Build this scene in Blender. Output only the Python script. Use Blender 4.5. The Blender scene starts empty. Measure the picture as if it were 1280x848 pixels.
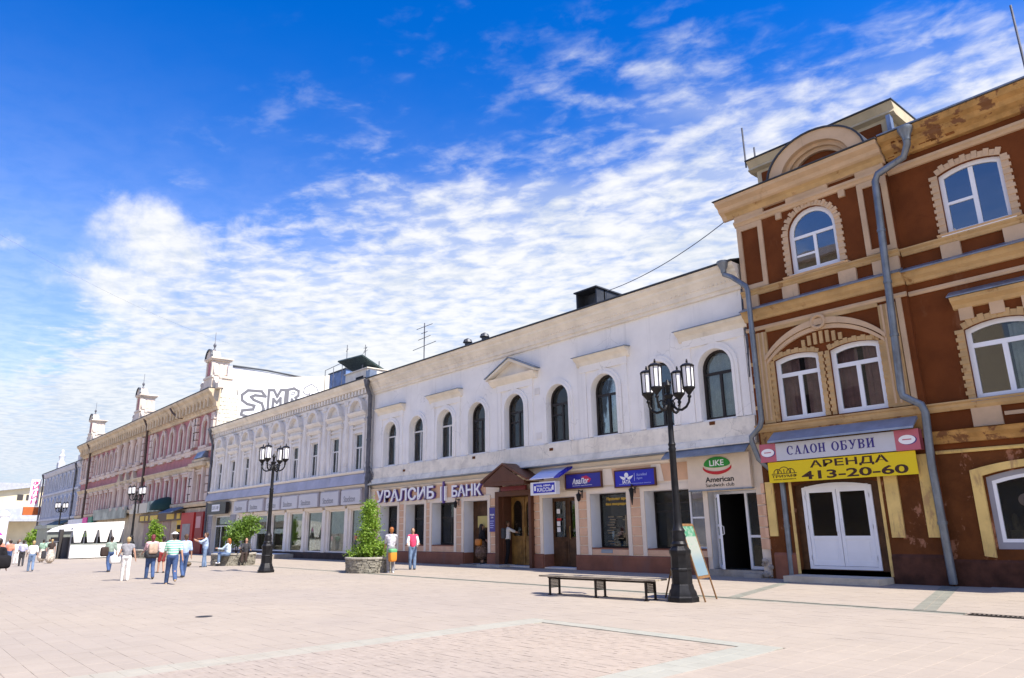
import bpy, math, random
from math import sin, cos, pi, radians, sqrt, atan2
from mathutils import Vector, Matrix
from mathutils.geometry import tessellate_polygon
random.seed(7)
scene = bpy.context.scene
COL = scene.collection

# ------------------------------------------------------------------ camera
EXPOSURE = 1.34
SKY_STRENGTH = 0.15
SKY_VALUE = 0.64
CLOUD = 2.72
SLAB = 0.30
# sky features: direction, size, strength of each cumulus heap
CUMULUS = [(-.909, .225, .345, .10, .085, .85), (-.93, .20, .290, .13, .05, .75), (-.963, .213, .163, .12, .05, .9), (-.94, .10, .12, .15, .05, .7), (-.947, .063, .316, .03, .02, .8), (-.885, .30, .39, .05, .05, .7), (-.80, .50, .22, .16, .07, .8), (-.86, .40, .15, .15, .06, .8), (.3, .5, .3, .3, .1, .9), (.2, -.9, .25, .3, .1, .9), (-.5, -.8, .3, .25, .1, .9)]
CAM_PITCH, CAM_ROLL, CAM_YAW, FPX, CAM_H = 0.2634, -0.01644, 0.8472, 881.5, 1.65
fw = Vector((-sin(CAM_YAW) * cos(CAM_PITCH), cos(CAM_YAW) * cos(CAM_PITCH), sin(CAM_PITCH)))
rt = Vector((cos(CAM_YAW), sin(CAM_YAW), 0)); up = rt.cross(fw)
R2 = rt * cos(CAM_ROLL) + up * sin(CAM_ROLL); U2 = -rt * sin(CAM_ROLL) + up * cos(CAM_ROLL)
cam_data = bpy.data.cameras.new("camera"); cam = bpy.data.objects.new("camera", cam_data); COL.objects.link(cam)
cam_data.sensor_width = 36.0; cam_data.lens = 36.0 * FPX / 1280.0
cam_data.clip_start = 0.1; cam_data.clip_end = 6000
cam.matrix_world = Matrix(((R2.x, U2.x, -fw.x, 0), (R2.y, U2.y, -fw.y, 0), (R2.z, U2.z, -fw.z, CAM_H), (0, 0, 0, 1)))
scene.camera = cam

# ------------------------------------------------------------------ light
SUN_EL, SUN_AZ = radians(55), radians(6.5)      # sun stands towards +X, a little behind the facades
sun_data = bpy.data.lights.new("sun", 'SUN'); sun_data.energy = 3.4; sun_data.angle = radians(0.5)
sun_data.color = (1.0, 0.93, 0.83)
sun = bpy.data.objects.new("sun", sun_data); COL.objects.link(sun)
sdir = Vector((cos(SUN_AZ) * cos(SUN_EL), sin(SUN_AZ) * cos(SUN_EL), sin(SUN_EL)))   # towards the sun
sun.rotation_euler = sdir.to_track_quat('Z', 'Y').to_euler(); sun.location = (20, -20, 60)

vs = scene.view_settings
vs.view_transform = 'Standard'; vs.look = 'None'; vs.gamma = 1.0; vs.exposure = EXPOSURE; vs.use_curve_mapping = False

# ------------------------------------------------------------------ node helpers
class NT:
    def __init__(s, tree): s.t = tree; s.n = tree.nodes; s.l = tree.links
    def node(s, typ, **kw):
        nd = s.n.new(typ)
        for k, v in kw.items(): setattr(nd, k, v)
        return nd
    def put(s, inp, v):
        if isinstance(v, bpy.types.NodeSocket): s.l.new(v, inp)
        elif v is not None:
            if isinstance(v, (tuple, list)) and inp.type == 'RGBA' and len(v) == 3: v = (*v, 1)
            inp.default_value = v
    def m(s, op, a, b=None, c=None, clamp=False):
        nd = s.node('ShaderNodeMath', operation=op, use_clamp=clamp)
        s.put(nd.inputs[0], a); s.put(nd.inputs[1], b)
        if c is not None: s.put(nd.inputs[2], c)
        return nd.outputs[0]
    def vm(s, op, a, b=None):
        nd = s.node('ShaderNodeVectorMath', operation=op); s.put(nd.inputs[0], a)
        if b is not None: s.put(nd.inputs[1], b)
        return nd.outputs[0] if op not in ('LENGTH', 'DOT_PRODUCT', 'DISTANCE') else nd.outputs[1]
    def mix(s, f, a, b, blend='MIX'):
        nd = s.node('ShaderNodeMix', data_type='RGBA', blend_type=blend)
        s.put(nd.inputs[0], f); s.put(nd.inputs[6], a); s.put(nd.inputs[7], b); return nd.outputs[2]
    def noise(s, vec, scale, detail=4, rough=.55, dist=0.0):
        nd = s.node('ShaderNodeTexNoise'); s.put(nd.inputs['Vector'], vec)
        nd.inputs['Scale'].default_value = scale; nd.inputs['Detail'].default_value = detail
        nd.inputs['Roughness'].default_value = rough; nd.inputs['Distortion'].default_value = dist
        return nd.outputs[0]
    def ramp(s, v, a, b):
        nd = s.node('ShaderNodeMapRange', interpolation_type='SMOOTHSTEP'); s.put(nd.inputs[0], v)
        s.put(nd.inputs[1], a); s.put(nd.inputs[2], b); return nd.outputs[0]
    def scale_vec(s, v, sc):
        return s.vm('MULTIPLY', v, sc)

# ------------------------------------------------------------------ sky
world = bpy.data.worlds.new("World"); scene.world = world; world.use_nodes = True
W = NT(world.node_tree); W.n.clear()
out = W.node('ShaderNodeOutputWorld'); bg = W.node('ShaderNodeBackground'); bg.inputs[1].default_value = SKY_STRENGTH
W.l.new(bg.outputs[0], out.inputs[0])
sky = W.node('ShaderNodeTexSky', sky_type='NISHITA', sun_disc=False)
sky.sun_elevation = SUN_EL; sky.sun_rotation = radians(90) - SUN_AZ
sky.air_density = 1.0; sky.dust_density = 0.6; sky.ozone_density = 3.0; sky.altitude = 150
hs = W.node('ShaderNodeHueSaturation'); hs.inputs['Hue'].default_value = 0.510; hs.inputs['Saturation'].default_value = 1.48; hs.inputs['Value'].default_value = SKY_VALUE
W.l.new(sky.outputs[0], hs.inputs['Color'])
gm = W.node('ShaderNodeGamma'); W.l.new(hs.outputs[0], gm.inputs[0]); gm.inputs[1].default_value = 1.12
skycol = gm.outputs[0]
tc = W.node('ShaderNodeTexCoord'); D = tc.outputs['Generated']
sep = W.node('ShaderNodeSeparateXYZ'); W.l.new(D, sep.inputs[0])
dz = W.m('MAXIMUM', sep.outputs[2], 0.035)
u = W.m('DIVIDE', sep.outputs[0], dz); v = W.m('DIVIDE', sep.outputs[1], dz)
# altocumulus sheet: a flat layer, uv is the plane it lies in; the sheet ends along the line s = 1.35
s_ = W.m('ADD', W.m('MULTIPLY', u, -0.41), W.m('MULTIPLY', v, 0.91))
t_ = W.m('ADD', W.m('MULTIPLY', u, 0.91), W.m('MULTIPLY', v, 0.41))
uv = W.node('ShaderNodeCombineXYZ'); W.l.new(W.m('MULTIPLY', s_, 1.35), uv.inputs[0]); W.l.new(t_, uv.inputs[1]); uv = uv.outputs[0]
big = W.noise(uv, 1.6, 4, .55); cell = W.noise(uv, 8.5, 6, .56, .25); mid = W.noise(uv, 3.6, 5, .6, .3)
cov = W.ramp(W.m('ADD', s_, W.m('MULTIPLY', W.m('SUBTRACT', big, .5), 1.3)), 1.05, 2.35)
west = W.ramp(W.m('ADD', v, W.m('MULTIPLY', W.m('SUBTRACT', mid, .5), .8)), .40, .95)
cov = W.m('MULTIPLY', cov, west)
# unseen cloud bank added behind the camera to brighten and whiten the shaded fronts
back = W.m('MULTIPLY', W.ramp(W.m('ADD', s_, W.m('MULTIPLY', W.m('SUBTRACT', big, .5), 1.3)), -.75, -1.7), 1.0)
back = W.m('MULTIPLY', back, W.ramp(t_, -1.15, -.35))  # bank left open where the upper panes mirror blue sky
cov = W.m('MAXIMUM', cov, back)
tex = W.m('ADD', W.m('MULTIPLY', cell, .62), W.m('MULTIPLY', mid, .38))
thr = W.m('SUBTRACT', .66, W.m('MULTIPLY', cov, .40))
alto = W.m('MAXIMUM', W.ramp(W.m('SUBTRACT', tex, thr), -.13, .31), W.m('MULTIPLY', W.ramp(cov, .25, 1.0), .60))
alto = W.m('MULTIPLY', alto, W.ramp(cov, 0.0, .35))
# thin wisps beyond the edge of the sheet
wisp = W.m('MULTIPLY', W.ramp(mid, .52, .72), W.m('MULTIPLY', W.ramp(cell, .42, .62), W.m('MULTIPLY', W.ramp(s_, .75, 1.25), .16)))
wisp = W.m('MULTIPLY', wisp, W.ramp(v, .30, .60))
# cumulus heaps
dn = W.noise(D, 9.0, 7, .6, .2); dn2 = W.noise(D, 26.0, 5, .6)
dnn = W.m('ADD', W.m('MULTIPLY', dn, .75), W.m('MULTIPLY', dn2, .25))
wob = W.node('ShaderNodeTexNoise'); W.l.new(D, wob.inputs['Vector']); wob.inputs['Scale'].default_value = 7; wob.inputs['Detail'].default_value = 4
Dw = W.vm('ADD', D, W.scale_vec(W.vm('SUBTRACT', wob.outputs[1], (.5, .5, .5)), (.16, .16, .12)))
cum = None
for (cx, cy, cz, rx, rz, amp) in CUMULUS:
    off = W.vm('SUBTRACT', Dw, (cx, cy, cz)); off = W.scale_vec(off, (1 / rx, 1 / rx, 1 / rz))
    ln = W.vm('LENGTH', off)
    g = W.m('MULTIPLY', W.ramp(ln, 1.25, .2), amp)
    cum = g if cum is None else W.m('MAXIMUM', cum, g)
heap = W.m('MULTIPLY', W.ramp(W.m('ADD', dnn, W.m('MULTIPLY', cum, .34)), .56, .84), .93)
heap = W.m('MULTIPLY', heap, W.ramp(cum, .05, .3))
# haze and low cloud towards the horizon
hz = W.m('POWER', W.ramp(sep.outputs[2], .68, .0), 1.55)
low = W.m('MULTIPLY', W.ramp(sep.outputs[2], .30, .04), W.ramp(dnn, .38, .62))
low = W.m('ADD', W.m('MULTIPLY', hz, .80), W.m('MULTIPLY', low, .45), clamp=True)
def over(a_, b_): return W.m('SUBTRACT', 1.0, W.m('MULTIPLY', W.m('SUBTRACT', 1.0, a_), W.m('SUBTRACT', 1.0, b_)))
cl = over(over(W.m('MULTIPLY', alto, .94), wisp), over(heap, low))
lit = W.ramp(W.m('ADD', W.m('MULTIPLY', cell, .5), W.m('MULTIPLY', dnn, .5)), .36, .60)
cc = W.mix(lit, (CLOUD * .72, CLOUD * .78, CLOUD * .87), (CLOUD, CLOUD, CLOUD))
cc = W.mix(W.ramp(sep.outputs[2], .34, .06), cc, W.mix(1.0, cc, (.84, .90, .98), 'MULTIPLY'))
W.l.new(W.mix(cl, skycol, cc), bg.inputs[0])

# ------------------------------------------------------------------ materials
MATS = {}
def srgb(r, g, b):
    f = lambda c: (c / 255 / 12.92) if c / 255 <= .04045 else ((c / 255 + .055) / 1.055) ** 2.4
    return (f(r), f(g), f(b))
def mat(name, col, rough=.8, var=.10, scale=1.5, bump=.15, bscale=35, dirt=None, damt=0.0, dscale=.9, dthr=.5, dw=.12, metal=0.0, spec=.2, streak=.25, coat=0, crack=0.0):
    if name in MATS: return MATS[name]
    m = bpy.data.materials.new(name); m.use_nodes = True; T = NT(m.node_tree); T.n.clear()
    o = T.node('ShaderNodeOutputMaterial'); b = T.node('ShaderNodeBsdfPrincipled'); T.l.new(b.outputs[0], o.inputs[0])
    pos = T.node('ShaderNodeNewGeometry').outputs['Position']
    c = col
    if var:
        n = T.noise(pos, scale, 6, .62)
        lo = tuple(x * (1 - var * 1.6) for x in col); hi = tuple(min(1, x * (1 + var)) for x in col)
        c = T.mix(T.ramp(n, .28, .70), lo, hi)
    if dirt:
        pv = T.scale_vec(pos, (1, 1, streak))
        n2 = T.noise(pv, dscale, 8, .66, .3)
        c = T.mix(T.m('MULTIPLY', T.ramp(n2, dthr, dthr + dw), damt), c, dirt)
    if crack:
        wn_ = T.node('ShaderNodeTexNoise'); T.l.new(pos, wn_.inputs['Vector']); wn_.inputs['Scale'].default_value = 1.2; wn_.inputs['Detail'].default_value = 6
        wv = T.vm('ADD', pos, T.scale_vec(T.vm('SUBTRACT', wn_.outputs[1], (.5, .5, .5)), (1.1, 1.1, 1.1)))
        vo = T.node('ShaderNodeTexVoronoi', feature='DISTANCE_TO_EDGE'); T.l.new(wv, vo.inputs['Vector']); vo.inputs['Scale'].default_value = .75
        cr = T.m('MULTIPLY', T.ramp(vo.outputs['Distance'], .014, .002), T.ramp(T.noise(pos, .7, 3, .5), .50, .58))
        sm = T.ramp(T.noise(T.scale_vec(pos, (2.6, 2.6, .10)), 1.0, 6, .6), .56, .72)
        c = T.mix(T.m('MULTIPLY', sm, crack * .45), c, tuple(x * .62 for x in col)); c = T.mix(T.m('MULTIPLY', cr, crack * .5), c, tuple(x * .4 for x in col))
    T.put(b.inputs['Base Color'], c)
    b.inputs['Roughness'].default_value = rough; b.inputs['Metallic'].default_value = metal
    b.inputs['Specular IOR Level'].default_value = spec
    if coat: b.inputs['Coat Weight'].default_value = coat
    if bump:
        bp = T.node('ShaderNodeBump'); bp.inputs['Strength'].default_value = bump; bp.inputs['Distance'].default_value = .02
        T.l.new(T.noise(pos, bscale, 5, .6), bp.inputs['Height']); T.l.new(bp.outputs[0], b.inputs['Normal'])
    MATS[name] = m; return m
def flat(name, col, rough=.6, spec=.4, metal=0.0): return mat(name, col, rough, var=0, bump=0, spec=spec, metal=metal)
def glass_mat(name, tint=(.75, .8, .8), refl=1.7, rough=.015):
    m = bpy.data.materials.new(name); m.use_nodes = True; T = NT(m.node_tree); T.n.clear()
    o = T.node('ShaderNodeOutputMaterial'); tr = T.node('ShaderNodeBsdfTransparent'); gl = T.node('ShaderNodeBsdfGlossy')
    tr.inputs[0].default_value = (*tint, 1); gl.inputs['Roughness'].default_value = rough; gl.inputs[0].default_value = (.95, .97, 1, 1)
    fr = T.node('ShaderNodeFresnel'); fr.inputs[0].default_value = 1.5
    pos = T.node('ShaderNodeNewGeometry').outputs['Position']
    bp = T.node('ShaderNodeBump'); bp.inputs['Strength'].default_value = .02; bp.inputs['Distance'].default_value = .05
    T.l.new(T.noise(pos, 1.3, 2, .5), bp.inputs['Height']); T.l.new(bp.outputs[0], gl.inputs['Normal'])
    mx = T.node('ShaderNodeMixShader'); T.l.new(T.m('MULTIPLY', fr.outputs[0], refl, clamp=True), mx.inputs[0])
    T.l.new(tr.outputs[0], mx.inputs[1]); T.l.new(gl.outputs[0], mx.inputs[2]); T.l.new(mx.outputs[0], o.inputs[0])
    MATS[name] = m; return m

# ------------------------------------------------------------------ mesh helpers
Y0 = 22.0
class MB:
    def __init__(s): s.v = []; s.f = []
    def face(s, pts):
        i = len(s.v); s.v += [tuple(p) for p in pts]; s.f.append(tuple(range(i, i + len(pts))))
    def box(s, x0, x1, y0, y1, z0, z1):
        i = len(s.v)
        s.v += [(x0, y0, z0), (x1, y0, z0), (x1, y1, z0), (x0, y1, z0), (x0, y0, z1), (x1, y0, z1), (x1, y1, z1), (x0, y1, z1)]
        s.f += [(i, i+3, i+2, i+1), (i+4, i+5, i+6, i+7), (i, i+1, i+5, i+4), (i+1, i+2, i+6, i+5), (i+2, i+3, i+7, i+6), (i+3, i, i+4, i+7)]
        return s
    def fb(s, x0, x1, z0, z1, o0, o1): return s.box(x0, x1, Y0 - o1, Y0 - o0, z0, z1)
    def obox(s, c, ax, ay, az):          # oriented box: centre and three half axes
        c = Vector(c); ax = Vector(ax); ay = Vector(ay); az = Vector(az); i = len(s.v)
        for sz in (-1, 1):
            for sx, sy in ((-1, -1), (1, -1), (1, 1), (-1, 1)): s.v.append(tuple(c + ax * sx + ay * sy + az * sz))
        s.f += [(i, i+3, i+2, i+1), (i+4, i+5, i+6, i+7), (i, i+1, i+5, i+4), (i+1, i+2, i+6, i+5), (i+2, i+3, i+7, i+6), (i+3, i, i+4, i+7)]
        return s
    def prism(s, poly, fa, fb_):         # polygon seen from the front, fa/fb_ map a 2-D point to 3-D for the two ends
        n = len(poly); i = len(s.v)
        s.v += [tuple(fa(p)) for p in poly] + [tuple(fb_(p)) for p in poly]
        tri = tessellate_polygon([[Vector((p[0], p[1], 0)) for p in poly]])
        for t in tri: s.f.append((i + t[0], i + t[1], i + t[2])); s.f.append((i + n + t[2], i + n + t[1], i + n + t[0]))
        for k in range(n): s.f.append((i + k, i + (k + 1) % n, i + n + (k + 1) % n, i + n + k))
        return s
    def fprism(s, poly, o0, o1):         # polygon in facade (x, z), from depth o0 out to o1
        return s.prism(poly, lambda p: (p[0], Y0 - o1, p[1]), lambda p: (p[0], Y0 - o0, p[1]))
    def run(s, prof, x0, x1):            # profile of (out, z) points along X
        return s.prism(prof, lambda p: (x0, Y0 - p[0], p[1]), lambda p: (x1, Y0 - p[0], p[1]))
    def ring(s, a, b, o0, o1):           # band between two loops of the same length
        n = len(a); i = len(s.v)
        for o in (o1, o0):
            s.v += [(p[0], Y0 - o, p[1]) for p in a] + [(p[0], Y0 - o, p[1]) for p in b]
        for k in range(n):
            j = (k + 1) % n
            s.f += [(i+k, i+j, i+n+j, i+n+k), (i+2*n+k, i+3*n+k, i+3*n+j, i+2*n+j), (i+k, i+2*n+k, i+2*n+j, i+j), (i+n+k, i+n+j, i+3*n+j, i+3*n+k)]
        return s
    def band(s, a, b, o0, o1):           # open band (an arch), capped at both ends
        n = len(a); i = len(s.v)
        for o in (o1, o0):
            s.v += [(p[0], Y0 - o, p[1]) for p in a] + [(p[0], Y0 - o, p[1]) for p in b]
        for k in range(n - 1):
            j = k + 1
            s.f += [(i+k, i+j, i+n+j, i+n+k), (i+2*n+k, i+3*n+k, i+3*n+j, i+2*n+j), (i+k, i+2*n+k, i+2*n+j, i+j), (i+n+k, i+n+j, i+3*n+j, i+3*n+k)]
        for k in (0, n - 1): s.f.append((i+k, i+n+k, i+3*n+k, i+2*n+k))
        return s
    def tube(s, pts, r, seg=8, cap=True):
        pts = [Vector(p) for p in pts]; n = len(pts)
        rs = r if isinstance(r, (list, tuple)) else [r] * n
        i = len(s.v); d0 = (pts[1] - pts[0]).normalized()
        a = d0.orthogonal().normalized(); prev = d0
        for k, p in enumerate(pts):
            d = (pts[min(k+1, n-1)] - pts[max(k-1, 0)]).normalized()
            q = prev.rotation_difference(d); a = (q @ a); a = (a - d * a.dot(d)).normalized(); b = d.cross(a); prev = d
            for j in range(seg):
                t = 2 * pi * j / seg; s.v.append(tuple(p + (a * cos(t) + b * sin(t)) * rs[k]))
        for k in range(n - 1):
            for j in range(seg):
                j2 = (j + 1) % seg; s.f.append((i+k*seg+j, i+k*seg+j2, i+(k+1)*seg+j2, i+(k+1)*seg+j))
        if cap: s.f.append(tuple(i + j for j in range(seg))[::-1]); s.f.append(tuple(i + (n-1)*seg + j for j in range(seg)))
        return s
    def lathe(s, prof, c=(0, 0, 0), seg=16, phase=0):
        i = len(s.v); n = len(prof)
        for (r, z) in prof:
            for j in range(seg):
                t = 2 * pi * j / seg + phase; s.v.append((c[0] + r * cos(t), c[1] + r * sin(t), c[2] + z))
        for k in range(n - 1):
            for j in range(seg):
                j2 = (j + 1) % seg; s.f.append((i+k*seg+j, i+k*seg+j2, i+(k+1)*seg+j2, i+(k+1)*seg+j))
        s.f.append(tuple(i + j for j in range(seg))[::-1]); s.f.append(tuple(i + (n-1)*seg + j for j in range(seg)))
        return s
    def ell(s, c, r, seg=12, rings=8, M=None):
        i = len(s.v); c = Vector(c)
        if not isinstance(r, (tuple, list)): r = (r, r, r)
        def P(x, y, z):
            p = Vector((x * r[0], y * r[1], z * r[2]))
            return tuple(c + (M @ p if M else p))
        s.v.append(P(0, 0, -1))
        for k in range(1, rings):
            a = -pi / 2 + pi * k / rings
            for j in range(seg): t = 2 * pi * j / seg; s.v.append(P(cos(a) * cos(t), cos(a) * sin(t), sin(a)))
        s.v.append(P(0, 0, 1)); top = len(s.v) - 1
        for j in range(seg):
            j2 = (j + 1) % seg; s.f.append((i, i+1+j2, i+1+j)); s.f.append((top, top - seg + j, top - seg + j2))
        for k in range(rings - 2):
            for j in range(seg):
                j2 = (j + 1) % seg; b = i + 1 + k * seg; s.f.append((b+j, b+j2, b+seg+j2, b+seg+j))
        return s
    def cap(s, a, b, ra, rb, seg=10):    # capsule with a taper
        a = Vector(a); b = Vector(b); d = b - a
        if d.length < 1e-5: return s.ell(a, ra)
        d.normalize(); pts, rs = [], []
        for k in range(4): t = pi / 2 * (1 - k / 3); pts.append(a - d * ra * sin(t)); rs.append(max(.1 * ra, ra * cos(t)))
        for k in range(4): t = pi / 2 * k / 3; pts.append(b + d * rb * sin(t)); rs.append(max(.1 * rb, rb * cos(t)))
        if (b - a).length < 1e-4: pts.pop(3)
        return s.tube(pts, rs, seg)
    def build(s, name, material, parent=None, smooth=None, mesh=None):
        me = bpy.data.meshes.new(name); me.from_pydata(s.v, [], s.f)
        if smooth is not None: me.shade_smooth(); me.set_sharp_from_angle(angle=radians(smooth))
        me.materials.append(material); me.validate(); me.update()
        o = bpy.data.objects.new(name, me); COL.objects.link(o)
        if parent is not None: attach(o, parent)
        return o
def attach(o, parent):
    o.parent = parent
    if parent.type == 'EMPTY' or tuple(parent.location) != (0, 0, 0) or parent.parent:
        o.matrix_parent_inverse = world_m(parent).inverted()
def world_m(o):
    M = o.matrix_basis.copy()
    if o.parent: M = world_m(o.parent) @ o.matrix_parent_inverse @ M
    return M
def tag(o, label=None, cat=None, group=None, kind=None):
    if label: o['label'] = label
    if cat: o['category'] = cat
    if group: o['group'] = group
    if kind: o['kind'] = kind
    return o
def thing(name, label, cat, loc=(0, 0, 0), group=None, rz=0.0):
    o = bpy.data.objects.new(name, None); COL.objects.link(o); o.location = loc; o.rotation_euler = (0, 0, rz)
    o.empty_display_size = .3
    return tag(o, label, cat, group)
def copy_tree(o, M):
    """copy a thing with its parts and sub-parts, moved by the matrix M"""
    c = o.copy(); COL.objects.link(c); c.matrix_basis = M @ o.matrix_basis
    def kids(a, b):
        for ch in list(a.children):
            d = ch.copy(); COL.objects.link(d); d.parent = b; d.matrix_parent_inverse = ch.matrix_parent_inverse.copy(); kids(ch, d)
    kids(o, c); return c
def arch(x0, x1, z0, z1, rise=None, seg=12):
    """window outline, counter-clockwise from bottom left; z1 = crown; rise None = semicircle, 0 = flat"""
    w = (x1 - x0) / 2; cx = (x0 + x1) / 2
    if rise == 0: return [(x0, z0), (x1, z0)] + [(x1 - 2 * w * k / seg, z1) for k in range(seg + 1)]
    if rise is None: rise = w
    R = (w * w + rise * rise) / (2 * rise); zc = z1 - R; a = math.asin(min(1, w / R))
    return [(x0, z0), (x1, z0)] + [(cx + R * sin(a - 2 * a * k / seg), zc + R * cos(a - 2 * a * k / seg)) for k in range(seg + 1)]
def arc_pts(cx, cz, r, a0, a1, n=16): return [(cx + r * cos(radians(a0 + (a1 - a0) * k / n)), cz + r * sin(radians(a0 + (a1 - a0) * k / n))) for k in range(n + 1)]
def wall_with_holes(mb, outer, holes, o, depth):
    loops = [[Vector((p[0], p[1], 0)) for p in outer]] + [[Vector((p[0], p[1], 0)) for p in h] for h in holes]
    flatp = [p for l in loops for p in l]; i = len(mb.v)
    mb.v += [(p.x, Y0 - o, p.y) for p in flatp]
    for t in tessellate_polygon(loops): mb.f.append(tuple(i + k for k in t))
def reveal(mb, h, o, depth):
    n = len(h); i = len(mb.v)
    mb.v += [(p[0], Y0 - o, p[1]) for p in h] + [(p[0], Y0 - o + depth, p[1]) for p in h]
    for k in range(n): j = (k + 1) % n; mb.f.append((i + k, i + n + k, i + n + j, i + j))
def clip_z(poly, z, above):
    out_ = []; n = len(poly)
    for k in range(n):
        a, b = poly[k], poly[(k + 1) % n]; ia = (a[1] >= z) == above or a[1] == z; ib = (b[1] >= z) == above or b[1] == z
        if ia: out_.append(a)
        if ia != ib: t = (z - a[1]) / (b[1] - a[1]); out_.append((a[0] + (b[0] - a[0]) * t, z))
    return out_
def clip_x(poly, x, right):
    return [(b, a) for a, b in clip_z([(p[1], p[0]) for p in poly], x, right)]
def window(parent, x0, x1, z0, z1, o, fmat, gmat, rise=None, fw_=.07, transom=None, mull=(), bars=(), sill=None, sillmat=None, curtain=None, seg=12, depth=.09, barw=None, name='window'):
    """frame mesh with its panes as sub-parts. o = front of the frame. transom: height; mull: x of the upright bars below it; bars: (x0,x1,z)"""
    a = arch(x0, x1, z0, z1, rise, seg); r2 = None if rise is None else rise
    b = arch(x0 + fw_, x1 - fw_, z0 + fw_, z1 - fw_, None if rise is None else (0 if rise == 0 else rise * (x1 - x0 - 2 * fw_) / (x1 - x0)), seg)
    bw = (barw or fw_) / 2
    mb = MB(); mb.ring(a, b, o - depth, o)
    ztop = transom if transom else z1 - fw_ - (0 if rise == 0 else (rise if rise else (x1 - x0) / 2))
    if transom: mb.fb(x0 + fw_ * .5, x1 - fw_ * .5, transom - bw, transom + bw, o - depth + .01, o - .008)
    for mx in mull: mb.fb(mx - bw, mx + bw, z0 + fw_ * .5, (transom or z1 - fw_) - bw * .5, o - depth + .012, o - .011)
    for (p, q, z) in bars: mb.fb(p, q, z - bw * .7, z + bw * .7, o - depth + .015, o - .015)
    f = mb.build(name, fmat, parent)
    cells = []
    if transom:
        cells.append(clip_z(b, transom + bw, True)); low_ = clip_z(b, transom - bw, False)
    else: low_ = b
    xs = sorted(mull); rest = low_
    for mx in xs:
        cells.append(clip_x(rest, mx - bw, False)); rest = clip_x(rest, mx + bw, True)
    cells.append(rest)
    for c in cells:
        if len(c) < 3: continue
        g = MB(); g.fprism(c, o - .055, o - .045); g.build('pane', gmat, f)
    if sill and sillmat:
        MB().fb(x0 - sill, x1 + sill, z0 - .09, z0 - .005, o - .02, sill + .05).build('sill', sillmat, f)
    if curtain:
        for (p, q, cm) in curtain:
            g = MB(); n = max(6, int((q - p) / .06)); zt = z1 - .15; i = 0
            pts = [(p + (q - p) * k / n, o - .22 + .035 * sin(k * 1.9 + p * 7)) for k in range(n + 1)]
            for k in range(n):
                (xa, oa), (xb, ob) = pts[k], pts[k + 1]
                g.face([(xa, Y0 - oa, z0 + .02), (xb, Y0 - ob, z0 + .02), (xb, Y0 - ob, zt), (xa, Y0 - oa, zt)])
            g.build('curtain', cm, f, smooth=60)
    return f
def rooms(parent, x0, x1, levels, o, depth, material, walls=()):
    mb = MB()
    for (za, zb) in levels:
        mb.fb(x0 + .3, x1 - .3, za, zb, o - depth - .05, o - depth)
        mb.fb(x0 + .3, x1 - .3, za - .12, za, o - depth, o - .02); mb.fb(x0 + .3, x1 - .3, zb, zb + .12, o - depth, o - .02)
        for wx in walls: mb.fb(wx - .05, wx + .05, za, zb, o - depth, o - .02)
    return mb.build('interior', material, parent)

# ------------------------------------------------------------------ lettering
def text(parent, s, x0, x1, z0, z1, o, material, bold=0.0, shear=0.0, name='lettering', thick=.012, M=None):
    cu = bpy.data.curves.new('lettering', 'FONT'); cu.body = s; cu.offset = bold; cu.shear = shear; cu.resolution_u = 3; cu.extrude = 0.5
    ob = bpy.data.objects.new('lettering', cu); me = bpy.data.meshes.new_from_object(ob)
    bpy.data.objects.remove(ob); bpy.data.curves.remove(cu)
    xs = [v.co.x for v in me.vertices]; ys = [v.co.y for v in me.vertices]
    ax, bx, ay, by = min(xs), max(xs), min(ys), max(ys)
    for v in me.vertices:
        fx = (v.co.x - ax) / (bx - ax); fz = (v.co.y - ay) / max(1e-6, by - ay); d = (v.co.z + .5)
        p = Vector((x0 + fx * (x1 - x0), Y0 - o - thick * d, z0 + fz * (z1 - z0)))
        v.co = M @ Vector((p.x, thick * d, p.z)) if M else p
    me.materials.clear(); me.materials.append(material); me.name = name
    obj = bpy.data.objects.new(name, me); COL.objects.link(obj); attach(obj, parent); return obj
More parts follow.
